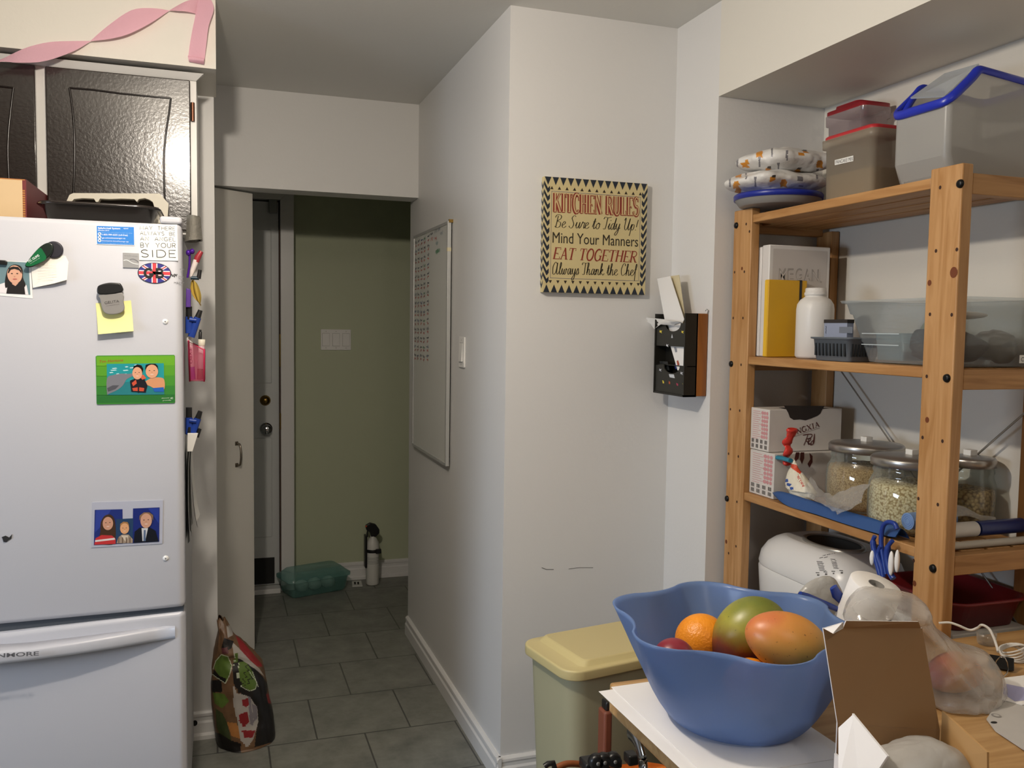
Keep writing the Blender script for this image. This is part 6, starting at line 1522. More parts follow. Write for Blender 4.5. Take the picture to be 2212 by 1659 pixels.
def flake(name, c1, c2, c3, sc):
    m = bpy.data.materials.new(name); m.use_nodes = True; nt = m.node_tree; b = nt.nodes['Principled BSDF']; b.inputs['Roughness'].default_value = .8
    tc = nt.nodes.new('ShaderNodeTexCoord'); v = nt.nodes.new('ShaderNodeTexVoronoi'); v.inputs['Scale'].default_value = sc
    nt.links.new(tc.outputs['Object'], v.inputs['Vector']); rp = nt.nodes.new('ShaderNodeValToRGB'); rp.color_ramp.elements[0].position = .0; rp.color_ramp.elements[0].color = lin(c1); rp.color_ramp.elements[1].position = .75; rp.color_ramp.elements[1].color = lin(c3)
    e = rp.color_ramp.elements.new(.45); e.color = lin(c2)
    nt.links.new(v.outputs['Distance'], rp.inputs[0]); nt.links.new(rp.outputs[0], b.inputs['Base Color'])
    bp = nt.nodes.new('ShaderNodeBump'); bp.inputs['Strength'].default_value = .3; bp.inputs['Distance'].default_value = .004; bp.invert = True
    nt.links.new(v.outputs['Distance'], bp.inputs['Height']); nt.links.new(bp.outputs[0], b.inputs['Normal']); return m
jar(V(1.672, 1.915, S3 + .001), .099, 'glass jar of tan grain with a metal lid standing behind the flour bag', .115, .012, flake('tan_grain', '#d6b98a', '#c2a06f', '#9a7748', 260), 1)
jar(V(1.605, 1.680, S3 + .001), .096, 'glass jar of rolled oats with metal lid at the middle of the shelf', .112, .010, flake('rolled_oats', '#f2e4c0', '#e6d3a6', '#a88a56', 190), 2)
jar(V(1.745, 1.640, S3 + .001), .060, 'smaller glass jar of brown cereal seen right of the front shelf upright', .10, .008, flake('brown_cereal', '#c3a876', '#a88a58', '#6e5330', 130), 3)

# flour bag with a twisted red top
XQ = 1.525; kf = clear_mat('bag_film', '#f2f2ef', edge=.35, base=.22, rough=.18, film='#dedcd8', bump=.5, bscale=45)
fbag = thing('flour_bag', 'clear bag of white flour with a twisted red top held by a teal clip', 'bag', (XQ, 2.0, S3))
c = onX(1725, 1058, XQ)
mb = lump(V(c.x + .006, c.y, max(c.z, S3 + .062)), .032, .052, .060, mat('flour_white', '#ddd6c2', rough=.45, bump=.3, bscale=60), 2.0, 160, 110, .26, 16)
for i, p in enumerate(mb.v):
    t = (p.z - c.z + .0) / .06
    if t > 0: k = 1 - .72 * min(1, t) ** 1.3; a_ = V(c.x, c.y + .020 * t, p.z); mb.v[i] = a_ + (p - V(c.x + .006, c.y, p.z)) * k
for poly, m_ in (([(1735, 1005), (1757, 1015), (1768, 1040), (1769, 1058), (1762, 1060), (1752, 1045), (1742, 1020)], C('#d5502c')), ([(1700, 1000), (1720, 1004), (1735, 1018), (1728, 1024), (1708, 1010)], C('#cf4a2c')), ([(1734, 1016), (1746, 1020), (1744, 1026), (1730, 1024)], C('#e9e6df')),
    ([(1692, 1027), (1697, 1027), (1698, 1032), (1692, 1032)], C('#2d4f95')), ([(1694, 1036), (1702, 1034), (1703, 1041), (1696, 1042)], C('#2d4f95')), ([(1700, 1043), (1710, 1046), (1706, 1051), (1699, 1048)], C('#2d4f95')), ([(1706, 1052), (1714, 1052), (1714, 1058), (1707, 1058)], C('#2d4f95')), ([(1690, 1042), (1698, 1054), (1706, 1066), (1710, 1072), (1704, 1070), (1694, 1056)], C('#3f66ad'))): mb.paint(poly, m_)
part('bag', mb, fbag)
fq = Face((XQ - .036, 0, 0), (0, -1, 0), (0, 0, 1)); mb = MB(); fq.text(mb, 'AKUR', fq.px(1741, 1050), fq.px(1727, 1024), .010, C('#c03a2c'), .004, off=.02); part('lettering', mb, fbag, 'slanting red lettering')
mb = MB().tube(cr([onX(x, y, XQ) for x, y in [(1702, 1004), (1697, 990), (1703, 974), (1700, 958), (1708, 942), (1712, 926)]], 8), [.009 + .004 * i / 40 + .0022 * math.sin(i * .55) for i in range(41)], mat('red_film', '#cf3a30', rough=.25), 12, sx=.62, sy=1.15)
for i, p in enumerate(mb.v): mb.v[i] = p + Vector((.003 * noise.noise(p * 120), .004 * noise.noise(p * 90 + Vector((3, 0, 0))), .002 * noise.noise(p * 80)))
part('twisted_top', mb, fbag, 'glossy red twisted top')
mb = MB().tube([onX(x, y, XQ - .012) for x, y in [(1675, 988), (1690, 990), (1708, 995)]], .0075, mat('teal_clip', '#1f7d97', rough=.35), 6, sx=.9, sy=1.1); part('bag_clip', mb, fbag, 'teal bag clip')
mb = MB(); e1 = cr([onX(x, y, XQ - .01) for x, y in [(1752, 1030), (1775, 1058), (1800, 1068), (1840, 1052), (1884, 1044)]], 6); e2 = cr([onX(x, y, 1.479) for x, y in [(1742, 1072), (1765, 1084), (1800, 1102), (1815, 1109), (1862, 1085)]], 6)
n_ = len(e1) - 1
mb.grid(lambda u, v: e1[int(round(u * n_))].lerp(e2[int(round(u * n_))], v) + V(-.010 * math.sin(PI * v) + .006 * noise.noise(Vector((u * 9, v * 6, 0))), 0, .006 * noise.noise(Vector((u * 11, v * 5, 4)))), n_, 10, kf)
part('film', mb, fbag, 'loose clear film')
# blue mat
mbm = mat('blue_silicone', '#2a4f86', rough=.45)
t1 = cr([onX(x, y, 1.500) for x, y in [(1668, 1064), (1690, 1062), (1750, 1080), (1830, 1104), (1890, 1121), (1946, 1141)]], 6); t2 = cr([onX(x, y, 1.4825) for x, y in [(1672, 1070), (1700, 1092), (1760, 1110), (1830, 1133), (1905, 1155), (1934, 1160)]], 6); n_ = len(t1) - 1
mb = MB()
def matf(u, v):
    i = int(round(u * n_))
    if v < .4: w = v / .4; return t2[i].lerp(t1[i], w)
    w = (v - .4) / .6; return t1[i].lerp(V(1.525, t1[i].y, S3 + .003), w) + V(0, 0, .004 * math.sin(PI * w))
mb.grid(matf, n_, 10, mbm); mb.grid(lambda u, v: matf(u, v) + V(.0025, 0, -.0012), n_, 10, mbm)
solid('silicone_mat', mb, 'blue flexible mat curling over the front edge of the third shelf', 'mat')
# blue clip hanger with white pads hanging from the shelf edge
bh = mat('royal_blue_plastic', '#1e3a8c', rough=.35); hg = thing('clip_hanger', 'blue plastic clip hanger with white pads hooked over the third shelf edge', 'hanger', onX(1905, 1160, 1.47))
XH = 1.470
hx = lambda l, X=XH: cr([onX(x, y, X) for x, y in l], 5)
part('hook', MB().tube(hx([(1938, 1143), (1932, 1131), (1918, 1128), (1908, 1136), (1904, 1155), (1904, 1180), (1908, 1205), (1914, 1240)]), .0055, bh, 8), hg)
for l in ([(1890, 1158), (1886, 1170), (1890, 1195), (1896, 1220), (1902, 1242)], [(1928, 1168), (1918, 1182), (1916, 1205), (1922, 1235), (1930, 1250)], [(1902, 1180), (1896, 1200), (1904, 1225), (1908, 1246)]):
    part('arm', MB().tube(hx(l, XH - .004), [.005] * 5 + [.007] * (len(hx(l)) - 5), bh, 8), hg)
for (x, y, w, h) in ((1884, 1205, 5, 15), (1925, 1217, 6, 24), (1938, 1212, 5, 22)):
    part('pad', MB().ball(onX(x, y, XH - .01), .006, w * .0012, h * .0012, mat('white_plastic', ''), 14, 10), hg, 'white gripping pad')
# bag rolls lying at the right end
def roll(name, lab, y, z, x0, x1, r_, m_, core, group=None, cat='roll'):
    g = thing(name, lab, cat, ((x0 + x1) / 2, y, z - r_), group)
    part('roll', MB().tube([V(x0, y, z), V(x1, y, z)], r_, m_, 24), g)
    mb = MB()
    for i, rr in enumerate((.85, .62, .4)): mb.lathe([(r_ * rr, .0), (r_ * (rr - .05), .0008), (r_ * (rr - .1), 0)], core, (x0 - .0002, y, z), 20, Matrix.Rotation(-PI / 2, 4, 'Y'))
    part('end_rings', mb, g); return g
roll('bag_roll', 'pale blue roll of bags uppermost at the right end of the third shelf', 1.572, S3 + .0205 + .03, 1.497, 1.625, .0195, mat('pale_blue_film', '#7f9cc8', rough=.3, transl=.2), C('#5f7fb4'), 'rolls at the right end of the third shelf')
roll('bag_roll', 'white roll with dark blue end band under the pale blue roll', 1.520, S3 + .036, 1.54, 1.64, .0175, mat('white_film', '#d2d0cc', rough=.4), C('#1f2f6e'), 'rolls at the right end of the third shelf')
solid('roll_band', MB().tube([V(1.646, 1.520, S3 + .036), V(1.78, 1.520, S3 + .036)], .0172, mat('dark_blue_film', '#1d2d6c', rough=.35), 24), 'dark blue roll lying end to end with the white roll', 'roll', 'rolls at the right end of the third shelf')
roll('wrap_roll', 'off white wrapped roll nearest the rail at the shelf right end', 1.490, S3 + .0095, 1.53, 1.78, .0085, mat('offwhite_wrap', '#bdb8ae', rough=.5), C('#9b968c'), 'rolls at the right end of the third shelf')
mb = MB(); a0 = [(2046, 1095), (2080, 1096), (2115, 1108), (2150, 1120)]; b0 = [(2046, 1120), (2085, 1118), (2120, 1124), (2158, 1127)]
A_ = cr([onY(x, y, 1.56) for x, y in a0], 4); B_ = cr([onY(x, y, 1.53) for x, y in b0], 4); n_ = len(A_) - 1
mb.grid(lambda u, v: A_[int(round(u * n_))].lerp(B_[int(round(u * n_))], v) + V(0, .004 * math.sin(9 * u), .004 * math.sin(7 * u + 5 * v)), n_, 6, kf)
solid('loose_film', mb, 'loose clear film lying over the rolls at the shelf right end', 'film')

# ------------------------------------------------------------------ lowest visible shelf: bread machine, red tray
mw = mat('white_appliance', '#dedcd8', rough=.28, spec=.5)
bm_ = thing('bread_machine', 'rounded white bread machine with an oval window on the lower shelf', 'bread machine', (1.645, 1.99, S4))
cx, cy = 1.655, 2.026
def sup(levels, m, n=56, cap=True, p=.55):
    mb = MB(); L = []
    for (z, w, d, ox) in levels:
        L.append([V(cx + ox + math.copysign(abs(math.cos(a)) ** p, math.cos(a)) * w / 2, cy + math.copysign(abs(math.sin(a)) ** p, math.sin(a)) * d / 2, z) for a in [2 * PI * i / n for i in range(n)]])
    vs = [q for l in L for q in l]; mb.add(vs, [[i * n + j, i * n + (j + 1) % n, (i + 1) * n + (j + 1) % n, (i + 1) * n + j] for i in range(len(L) - 1) for j in range(n)], m, True)
    mb.add(L[0], [list(range(n))[::-1]], m)
    if cap: mb.add(L[-1], [list(range(n))], m)
    return mb
zb_ = S4 + .001
part('body', sup([(zb_, .25, .38, 0), (zb_ + .004, .258, .39, 0), (zb_ + .16, .272, .425, 0), (zb_ + .19, .274, .43, 0), (zb_ + .196, .270, .426, 0)], mw), bm_)
lid_l = [(zb_ + .197, .270, .426, 0), (zb_ + .205, .274, .430, 0), (zb_ + .235, .268, .418, .002), (zb_ + .262, .248, .385, .006), (zb_ + .278, .222, .340, .006), (zb_ + .287, .200, .300, .004), (zb_ + .291, .185, .270, .002), (zb_ + .2925, .170, .245, .0)]
part('lid', sup(lid_l, mw), bm_)
mb = MB(); wc = V(1.646, 2.000, zb_ + .2925)
mb.lathe([(.112, .0), (.110, .006), (.100, .0075), (.094, .004)], mat('silver_ring', '#a9a59c', rough=.3, metal=.6), wc, 48, None, .62, .95)
part('window_ring', mb, bm_, 'grey ring of the window')
part('window', MB().lathe([(.096, .0045), (.05, .0055), (0, .0058)], mat('smoked_glass', '#0d0b0a', rough=.4, spec=.15), wc, 48, None, .62, .95), bm_, 'dark oval window')
# control panel print on the front right slope, as a small sunk sheet following the lid
mb = MB(); ctl = mat('panel_grey', '#55524e', rough=.5)
def lidpt(x, y, lift=.0012):
    """where a sight line meets the lid"""
    d = ray(x, y).normalized(); t = .5; best = None
    while t < 3.5:
        p = CAM + d * t; z = p.z
        if lid_l[0][0] < z < lid_l[-1][0] + .001:
            for (z0, w0, d0, o0), (z1, w1, d1, o1) in zip(lid_l, lid_l[1:]):
                if z0 <= z <= z1:
                    f = (z - z0) / (z1 - z0); w = w0 + (w1 - w0) * f; dd = d0 + (d1 - d0) * f; ox = o0 + (o1 - o0) * f
                    if abs((p.x - cx - ox) / (w / 2)) ** (2 / .55) + abs((p.y - cy) / (dd / 2)) ** (2 / .55) < 1: return p - d * lift
        t += .0015
    return None
def lidq(pts, m):
    P = [lidpt(*q) for q in pts]
    if all(P): mb.poly(P, m)
rng = random.Random(8)
for i in range(7): lidq([(1764 + i * 1.0, 1212 + i * 3.2), (1776 + i + rng.uniform(0, 4), 1213 + i * 3.2), (1776 + i, 1214.4 + i * 3.2), (1764 + i, 1213.4 + i * 3.2)], ctl)
for i in range(7): lidq([(1794 + i * 1.1, 1207 + i * 3.2), (1804 + i + rng.uniform(0, 4), 1208 + i * 3.2), (1804 + i, 1209.4 + i * 3.2), (1794 + i, 1208.4 + i * 3.2)], ctl)
for (x, y) in ((1776, 1200), (1786, 1198), (1796, 1196), (1780, 1204), (1770, 1205)): lidq([(x, y), (x + 8, y - 2), (x + 8, y - .6), (x, y + 1.4)], ctl)
for i in range(4): lidq([(1762 + i * 17, 1236 - i * 1.5), (1770 + i * 17, 1236.5 - i * 1.5), (1770 + i * 17, 1238.3 - i * 1.5), (1762 + i * 17, 1237.8 - i * 1.5)], ctl); lidq([(1765 + i * 17, 1240 - i * 1.5), (1770 + i * 17, 1240 - i * 1.5), (1770 + i * 17, 1243.5 - i * 1.5), (1765 + i * 17, 1243.5 - i * 1.5)], ctl)
if mb.v: part('control_print', mb, bm_, 'grey control panel print')
solid('pale_carton', MB().box(1.56, 1.78, 1.49, 1.72, S4 + .001, S4 + .215, mat('pale_carton', '#c9c6c0', rough=.6), r=.003), 'pale carton under the dark red tray on the lower shelf', 'box')
rt = mat('dark_red_plastic', '#7a1a20', rough=.4)
solid('red_tray', ring_pan(1.555, 1.785, 1.485, 1.73, S4 + .217, S4 + .285, rt, .012, .02, .006), 'dark red open tray lying on the pale carton of the lower shelf', 'tray')

# ================================================================== TABLE AND WHAT LIES ON IT
ZT = .812; TX0, TX1, TY0, TY1 = .689, 1.80, .50, 1.441
wt_ = wood_mat('beech_table', '#bd9766', '#a67f4e', 'X', .8, .42)
tb = thing('table', 'pale wooden work table with a curved steel leg in the foreground', 'table', (1.24, .97, 0))
part('tabletop', MB().box(TX0, TX1, TY0, TY1, ZT - .058, ZT, wt_, r=.006), tb)
chrome = mat('chrome', '')
part('leg', MB().tube(cr([onX(x, y, .745) for x, y in [(1360, 1580), (1376, 1600), (1388, 1640), (1392, 1690)]] + [V(.745, 1.30, .25), V(.745, 1.33, .004)], 6), .012, chrome, 10, sx=1.3, sy=.5), tb, 'curved steel leg')
for (x, y) in ((.745, .60), (1.74, .60), (1.74, 1.34)): part('leg', MB().tube([V(x, y, ZT - .06), V(x, y, .4), V(x, y, .004)], .012, chrome, 10, sx=1.3, sy=.5), tb, 'steel leg')
tp = Face((0, 0, ZT), (1, 0, 0), (0, 1, 0))
# white sheets
pw = mat('white_paper', '#eeecea', rough=.6); G_P = 'white sheets under the blue bowl'
mb = MB(); tp.slab(mb, [(.652, 1.405), (.655, 1.04), (.935, 1.05), (.93, 1.415)], pw, .0006, .0012); solid('paper_sheet', mb, 'lower white paper sheet sticking out past the table edge under the bowl', 'paper', G_P)
mb = MB(); tp.slab(mb, [(.681, 1.414), (.678, 1.075), (.912, 1.068), (.922, 1.418)], pw, .0015, .0022); solid('paper_sheet', mb, 'upper white paper sheet directly beneath the blue bowl', 'paper', G_P)

# bowl
bmat = mat('blue_bowl', '#88a5d6', rough=.28, spec=.45, transl=.50, alpha=.86)
bc = V(.832, 1.238, ZT + .0026); Hb = .985 - ZT
bw = thing('fruit_bowl', 'large translucent blue bowl with a wavy rim full of fruit', 'bowl', bc)
def br_(t, th):
    """radius of the bowl wall: t runs from the foot to the rim"""
    base = .102 + (.196 - .102) * (t ** .62)
    lob = math.cos(6 * (th - math.radians(77)))
    lob = lob if lob > 0 else -abs(lob) ** .7 * 1.25
    k = 1.07 if math.cos(th - math.radians(190)) > .2 else 1.0
    return base * (1 + .075 * lob * t ** 1.6) * (1 + (.05 * (math.cos(th - math.radians(165)))) * t)
mb = MB(); NT = 144; prof = [0, .02, .05, .1, .18, .28, .4, .52, .64, .76, .87, .95, 1.0]
rows = []
for s_, th_off in ((1, 0), (-1, -.0042)):
    rr = []
    for t in (prof if s_ > 0 else prof[::-1]):
        zz = bc.z + t * Hb * (1 if s_ > 0 else 1) + (.004 * (1 - t) if s_ < 0 else 0)
        rr.append([(br_(t, 2 * PI * j / NT) + th_off, zz) for j in range(NT)])
    rows += rr
vs = []
for r_ in rows:
    for j, (rad, z) in enumerate(r_): th = 2 * PI * j / NT; vs.append(V(bc.x + rad * math.cos(th), bc.y + rad * math.sin(th), z))
n_ = len(rows)
mb.add(vs, [[i * NT + j, i * NT + (j + 1) % NT, (i + 1) * NT + (j + 1) % NT, (i + 1) * NT + j] for i in range(n_ - 1) for j in range(NT)], bmat, True)
mb.add(vs[:NT], [list(range(NT))[::-1]], bmat); mb.add(vs[-NT:], [list(range(NT))], bmat)
part('bowl', mb, bw)
# fruit
def fruit_mat(name, stops, axis, rough=.35, sc=1.0, speck=None, off=0.0, bump=.05, bsc=120, nz=.25):
    m = bpy.data.materials.new(name); m.use_nodes = True; nt = m.node_tree; b = nt.nodes['Principled BSDF']; b.inputs['Roughness'].default_value = rough
    tc = nt.nodes.new('ShaderNodeTexCoord'); dp = nt.nodes.new('ShaderNodeVectorMath'); dp.operation = 'DOT_PRODUCT'; a = Vector(axis).normalized() * sc; dp.inputs[1].default_value = a
    nt.links.new(tc.outputs['Object'], dp.inputs[0])
    n = nt.nodes.new('ShaderNodeTexNoise'); n.inputs['Scale'].default_value = 28; n.inputs['Detail'].default_value = 5; nt.links.new(tc.outputs['Object'], n.inputs['Vector'])
    ad = nt.nodes.new('ShaderNodeMath'); ad.operation = 'MULTIPLY_ADD'; ad.inputs[1].default_value = nz; nt.links.new(n.outputs[0], ad.inputs[0]); nt.links.new(dp.outputs['Value'], ad.inputs[2])
    a2 = nt.nodes.new('ShaderNodeMath'); a2.inputs[1].default_value = .5 - nz * .5 + off; nt.links.new(ad.outputs[0], a2.inputs[0])
    rp = nt.nodes.new('ShaderNodeValToRGB'); rp.color_ramp.elements[0].position = stops[0][0]; rp.color_ramp.elements[0].color = lin(stops[0][1]); rp.color_ramp.elements[1].position = stops[-1][0]; rp.color_ramp.elements[1].color = lin(stops[-1][1])
    for p, c_ in stops[1:-1]: e = rp.color_ramp.elements.new(p); e.color = lin(c_)
    nt.links.new(a2.outputs[0], rp.inputs[0]); src = rp.outputs[0]
    if speck:
        v = nt.nodes.new('ShaderNodeTexNoise'); v.inputs['Scale'].default_value = 160; v.inputs['Detail'].default_value = 2; nt.links.new(tc.outputs['Object'], v.inputs['Vector'])
        mr = nt.nodes.new('ShaderNodeMapRange'); mr.inputs['From Min'].default_value = .68; mr.inputs['From Max'].default_value = .76; nt.links.new(v.outputs[0], mr.inputs['Value'])
        mx = nt.nodes.new('ShaderNodeMix'); mx.data_type = 'RGBA'; mx.inputs['B'].default_value = lin(speck); nt.links.new(mr.outputs[0], mx.inputs['Factor']); nt.links.new(src, mx.inputs['A']); src = mx.outputs['Result']
    nt.links.new(src, b.inputs['Base Color'])
    w = nt.nodes.new('ShaderNodeTexNoise'); w.inputs['Scale'].default_value = bsc; nt.links.new(tc.outputs['Object'], w.inputs['Vector'])
    bp = nt.nodes.new('ShaderNodeBump'); bp.inputs['Strength'].default_value = bump; bp.inputs['Distance'].default_value = .004; nt.links.new(w.outputs[0], bp.inputs['Height']); nt.links.new(bp.outputs[0], b.inputs['Normal']); return m
m_org = fruit_mat('orange_peel', [(.2, '#e8840f'), (.8, '#f39a1f')], (0, 0, 1), .38, 5, bump=.35, bsc=240)
def mango(rx, ry, rz):
    def fn(p):
        k = 1 + .10 * (p.z / rz) ; q = Vector((p.x * k, p.y * k, p.z)); q.x += .10 * rx * (p.z / rz) ** 2
        return q
    return fn
def fruit(name, c, r3, m, lab, cat, M=None, fn=None, group='fruit in the blue bowl', extra=None):
    mb = MB().ball(V(0, 0, 0), *r3, m, 40, 26, M, fn)
    g = thing(name, lab, cat, c, group) if extra else None
    if g is None:
        o = _mesh(name, mb, Vector()); o.location = c; ORG[o.name] = Vector(c); props(o, lab, cat, group); return o
    o = _mesh('flesh', mb, Vector()); o.parent = g; ORG[o.name] = Vector(c)
    e = _mesh(extra[0], extra[1], Vector(c)); e.parent = g; ORG[e.name] = Vector(c); e['label'] = extra[2]; return g
vdir = lambda c: (Vector(c) - CAM).normalized()
fruit('orange', onY(1516, 1383, 1.315), (.047, .047, .046), m_org, 'round orange at the back left of the bowl beside the green mango', 'orange')
fruit('orange', onY(1622, 1484, 1.165), (.045, .045, .045), m_org, 'orange low at the front of the bowl with only its top showing', 'orange')
fruit('orange', V(.875, 1.285, ZT + .052), (.042, .045, .045), m_org, 'orange at the bottom of the bowl beneath the other fruit', 'orange')
def ax(tilt): return Matrix(((vr.x, vd.x, vu.x, 0), (vr.y, vd.y, vu.y, 0), (vr.z, vd.z, vu.z, 0), (0, 0, 0, 1))) @ Matrix.Rotation(tilt, 4, 'Y')
gm = fruit_mat('green_mango_skin', [(.22, '#53201f'), (.36, '#7d3f25'), (.47, '#8a762e'), (.62, '#9b9338'), (.88, '#6d762e')], vu * .97 + vr * .2 - vd * .12, .36, 6.5, '#5a5a20')
fruit('mango', onY(1614, 1366, 1.255), (.053, .055, .072), gm, 'green mango with a dark red underside at the back of the bowl', 'mango', ax(math.radians(52)), mango(.053, .055, .072))
omg = fruit_mat('yellow_mango_skin', [(.12, '#70742c'), (.32, '#a08434'), (.52, '#c58f3e'), (.74, '#d28a45'), (.92, '#c4663f')], vu * .85 - vr * .5, .38, 6.0, '#6f4a22')
c_ = onY(1703, 1391, 1.150)
mk_ = MB()
for (x, y, s_) in ((1760, 1384, 2.4), (1741, 1403, 2.2)):
    q = onY(x, y, 1.150) - vd * .036; mk_.ball(q, s_ * .0009, s_ * .0005, s_ * .0008, mat('dark_fleck', '#2e1a10', rough=.8), 10, 8)
fruit('mango', c_, (.0495, .050, .072), omg, 'yellow orange mango with brown flecks at the right front of the bowl', 'mango', ax(math.radians(118)), mango(.0495, .05, .072))
pm_ = fruit_mat('plum_skin', [(.2, '#5a1424'), (.8, '#8a2a38')], (0, 0, 1), .3, 8)
fruit('plum', onY(1456, 1424, 1.20), (.034, .034, .033), pm_, 'small dark red plum low at the left of the bowl', 'plum')
solid('apple_stem', MB().tube([onY(1560, 1424, 1.12), onY(1567, 1419, 1.12), onY(1574, 1426, 1.12)], .004, mat('green_stem', '#7f8a4a', rough=.6), 8), 'short green stalk between the fruit at the front of the bowl', 'stalk')

# ------------------------------------------------------------------ open mailer box
brown = mat('kraft_card', '#a07c55', rough=.65, var=.05, vscale=20); wcd = mat('white_card_outer', '#e6e4e4', rough=.5)
HL, HR = onY(1809, 1562, 1.000), onY(2030, 1577, .968)
mbx = thing('mailer_box', 'open cardboard mailer box with its brown inside lid standing up beside the bowl', 'box', ((HL.x + HR.x) / 2, .92, ZT))
TL, TR = onY(1778, 1357, 1.018), onY(1992, 1357, .984)
nf = (HR - HL).cross(TL - HL).normalized()   # towards the camera
if nf.dot(CAM - HL) < 0: nf = -nf
th = .0025
mb = MB().prism([HL, HR, TR, TL], -nf * th, wcd); mb.poly([HL + nf * .0003, HR + nf * .0003, TR + nf * .0003, TL + nf * .0003], brown)
part('lid', mb, mbx, 'brown inside of the lid')
TL2, TR2 = TL.lerp(TR, .20), TL.lerp(TR, .985)
f1, f2 = onY(1828, 1341, 1.004), onY(1984, 1343, .972)
mb = MB().prism([TL2, TR2, f2, f1], -nf * th, wcd); mb.poly([p + nf * .0004 for p in (TL2, TR2, f2, f1)], brown); part('tuck_flap', mb, mbx)
mb = MB(); p1 = onY(1800, 1369, .998); p2 = onY(1822, 1344, 1.004); mb.prism([TL + nf * .001, p1, TL2 + nf * .001, p2], -nf * .0015, wcd); part('ear_flap', mb, mbx, 'white folded ear')
dz_ = HL.z - ZT - .001
fwd = V(nf.x, nf.y, 0).normalized() * .17
BL, BR = V(HL.x, HL.y, ZT + .0026), V(HR.x, HR.y, ZT + .0026)
mb = MB()
def wall(a, b, ha, hb, mi_, mo, inn):
    mb.prism([a, b, b + V(0, 0, hb), a + V(0, 0, ha)], -inn * .003, mo); mb.poly([p + inn * .0004 for p in (a, b, b + V(0, 0, hb), a + V(0, 0, ha))], mi_)
inr = V(nf.x, nf.y, 0).normalized(); xr = (BR - BL).normalized()
wall(BL, BR, HL.z - BL.z, HR.z - BR.z, brown, wcd, inr)
wall(BL, BL + fwd, .05, .05, brown, wcd, xr); wall(BR, BR + fwd, .05, .05, brown, wcd, -xr); wall(BL + fwd, BR + fwd, .05, .05, brown, wcd, -inr)
mb.prism([BL, BR, BR + fwd, BL + fwd], (0, 0, .002), brown)
part('tray', mb, mbx)
# side panels standing up
sp1 = [onY(2035, 1536, .955), onY(2132, 1625, .86), onY(2132, 1690, .86), onY(2030, 1640, .955)]
mb = MB().prism(sp1, xr * .003, mat('kraft_light', '#b8915e', rough=.65)); part('side_flap', mb, mbx, 'tan side flap')
lf = [onY(1845, 1541, .965), onY(1921, 1633, .90), onY(1895, 1672, .90), onY(1860, 1690, .91)]
lb = [onY(1811, 1572, .975), onY(1811, 1690, .93)]
mb = MB().prism(lf, -xr * .003, wcd); mb.add([lf[0], lf[3], lb[1], lb[0]], [[0, 1, 2, 3]], wcd); part('side_flap', mb, mbx, 'white side flap folded to a point')
bub = mat('bubble_wrap', '#d8d6d2', rough=.35, bump=.25, bscale=60, transl=.4)
q = onY(1985, 1640, .925)
solid('bubble_wrap', lump(V(q.x, q.y, ZT + .052), .078, .05, .040, bub, 1.5, 70, 40, .13, 22), 'white bubble wrap stuffed in the open mailer box', 'wrap')

# ------------------------------------------------------------------ paper roll, plastic bag with mango
ra, rb2 = onY(1893, 1262, 1.285), None
axis = (vu * .93 + vr * .22 - vd * .30).normalized()
L_ = (ra.z - ZT - .02) / axis.z
rr = .047
pr = thing('paper_roll', 'white paper roll with a grey core tilted in the mouth of the plastic bag', 'paper roll', (ra.x, ra.y, ZT))
q_ = Vector((0, 0, 1)).rotation_difference(axis).to_matrix().to_4x4()
base = ra - axis * L_
part('roll', MB().lathe([(0, 0), (rr * .97, 0), (rr, .003), (rr, L_ - .002), (rr * .97, L_), (.014, L_ + .0003)], mat('tissue_white', '#e8e5e1', rough=.7, bump=.1, bscale=120), base, 40, q_), pr)
part('core', MB().lathe([(.0145, L_ + .0008), (.0125, L_ + .001), (.0120, L_ - .03), (0, L_ - .03)], mat('grey_core', '#7d7b78', rough=.8), base, 24, q_).lathe([(.0145, L_ + .0008), (.0147, L_ - .001)], mat('grey_core', ''), base, 24, q_), pr, 'grey cardboard core')
film = clear_mat('bag_plastic', '#f1f0ee', edge=.35, base=.22, rough=.16, film='#e4e1dd', bump=.22, bscale=14)
sil2 = [(1826, 1345), (1829, 1315), (1845, 1288), (1868, 1270), (1905, 1270), (1945, 1276), (1980, 1287), (1997, 1312), (2008, 1345), (2040, 1368), (2068, 1388), (2105, 1396), (2135, 1412), (2158, 1447), (2166, 1480), (2162, 1510), (2142, 1530), (2128, 1560), (2112, 1590), (2085, 1572), (2050, 1552), (2018, 1535), (2000, 1500), (1992, 1450), (1985, 1400), (1960, 1362), (1900, 1360), (1855, 1356)]
sil2 = [(p.x, p.y) for p in cr([(x, y, 0) for x, y in sil2], 3, True)]
def bagpt(x, y):
    t = min(1, max(0, (y - 1270) / 300)); return onY(x, y, 1.255 - .09 * t)
SK = [(1915, 1318), (1960, 1332), (2000, 1380), (2040, 1430), (2075, 1480)]
def nearest(x, y): return min(SK, key=lambda s_: (s_[0] - x) ** 2 + (s_[1] - y) ** 2)
def bagshell(sgn, depth):
    def f(u, v):
        i = int(round(u * len(sil2))) % len(sil2); x, y = sil2[i]; cx_, cy_ = nearest(x, y)
        k = v; xx, yy = cx_ + (x - cx_) * k, cy_ + (y - cy_) * k
        p = bagpt(xx, yy); h = math.sqrt(max(0, 1 - k * k)) * depth
        w_ = .012 * noise.noise(Vector((xx * .03, yy * .03, sgn))) + .006 * noise.noise(Vector((xx * .08, yy * .08, sgn * 2)))
        q = p - vd * sgn * (h + w_ * (1 - k ** 4)); q.z = max(q.z, ZT + .003); return q
    return f
pb_ = thing('plastic_bag', 'crumpled clear plastic bag holding a mango behind the mailer box lid', 'bag', (1.25, 1.2, ZT))
mb = MB(); mb.grid(bagshell(1, .066), len(sil2), 12, film, cu=True); mb.grid(bagshell(-1, .06), len(sil2), 12, film, cu=True); part('film', mb, pb_)
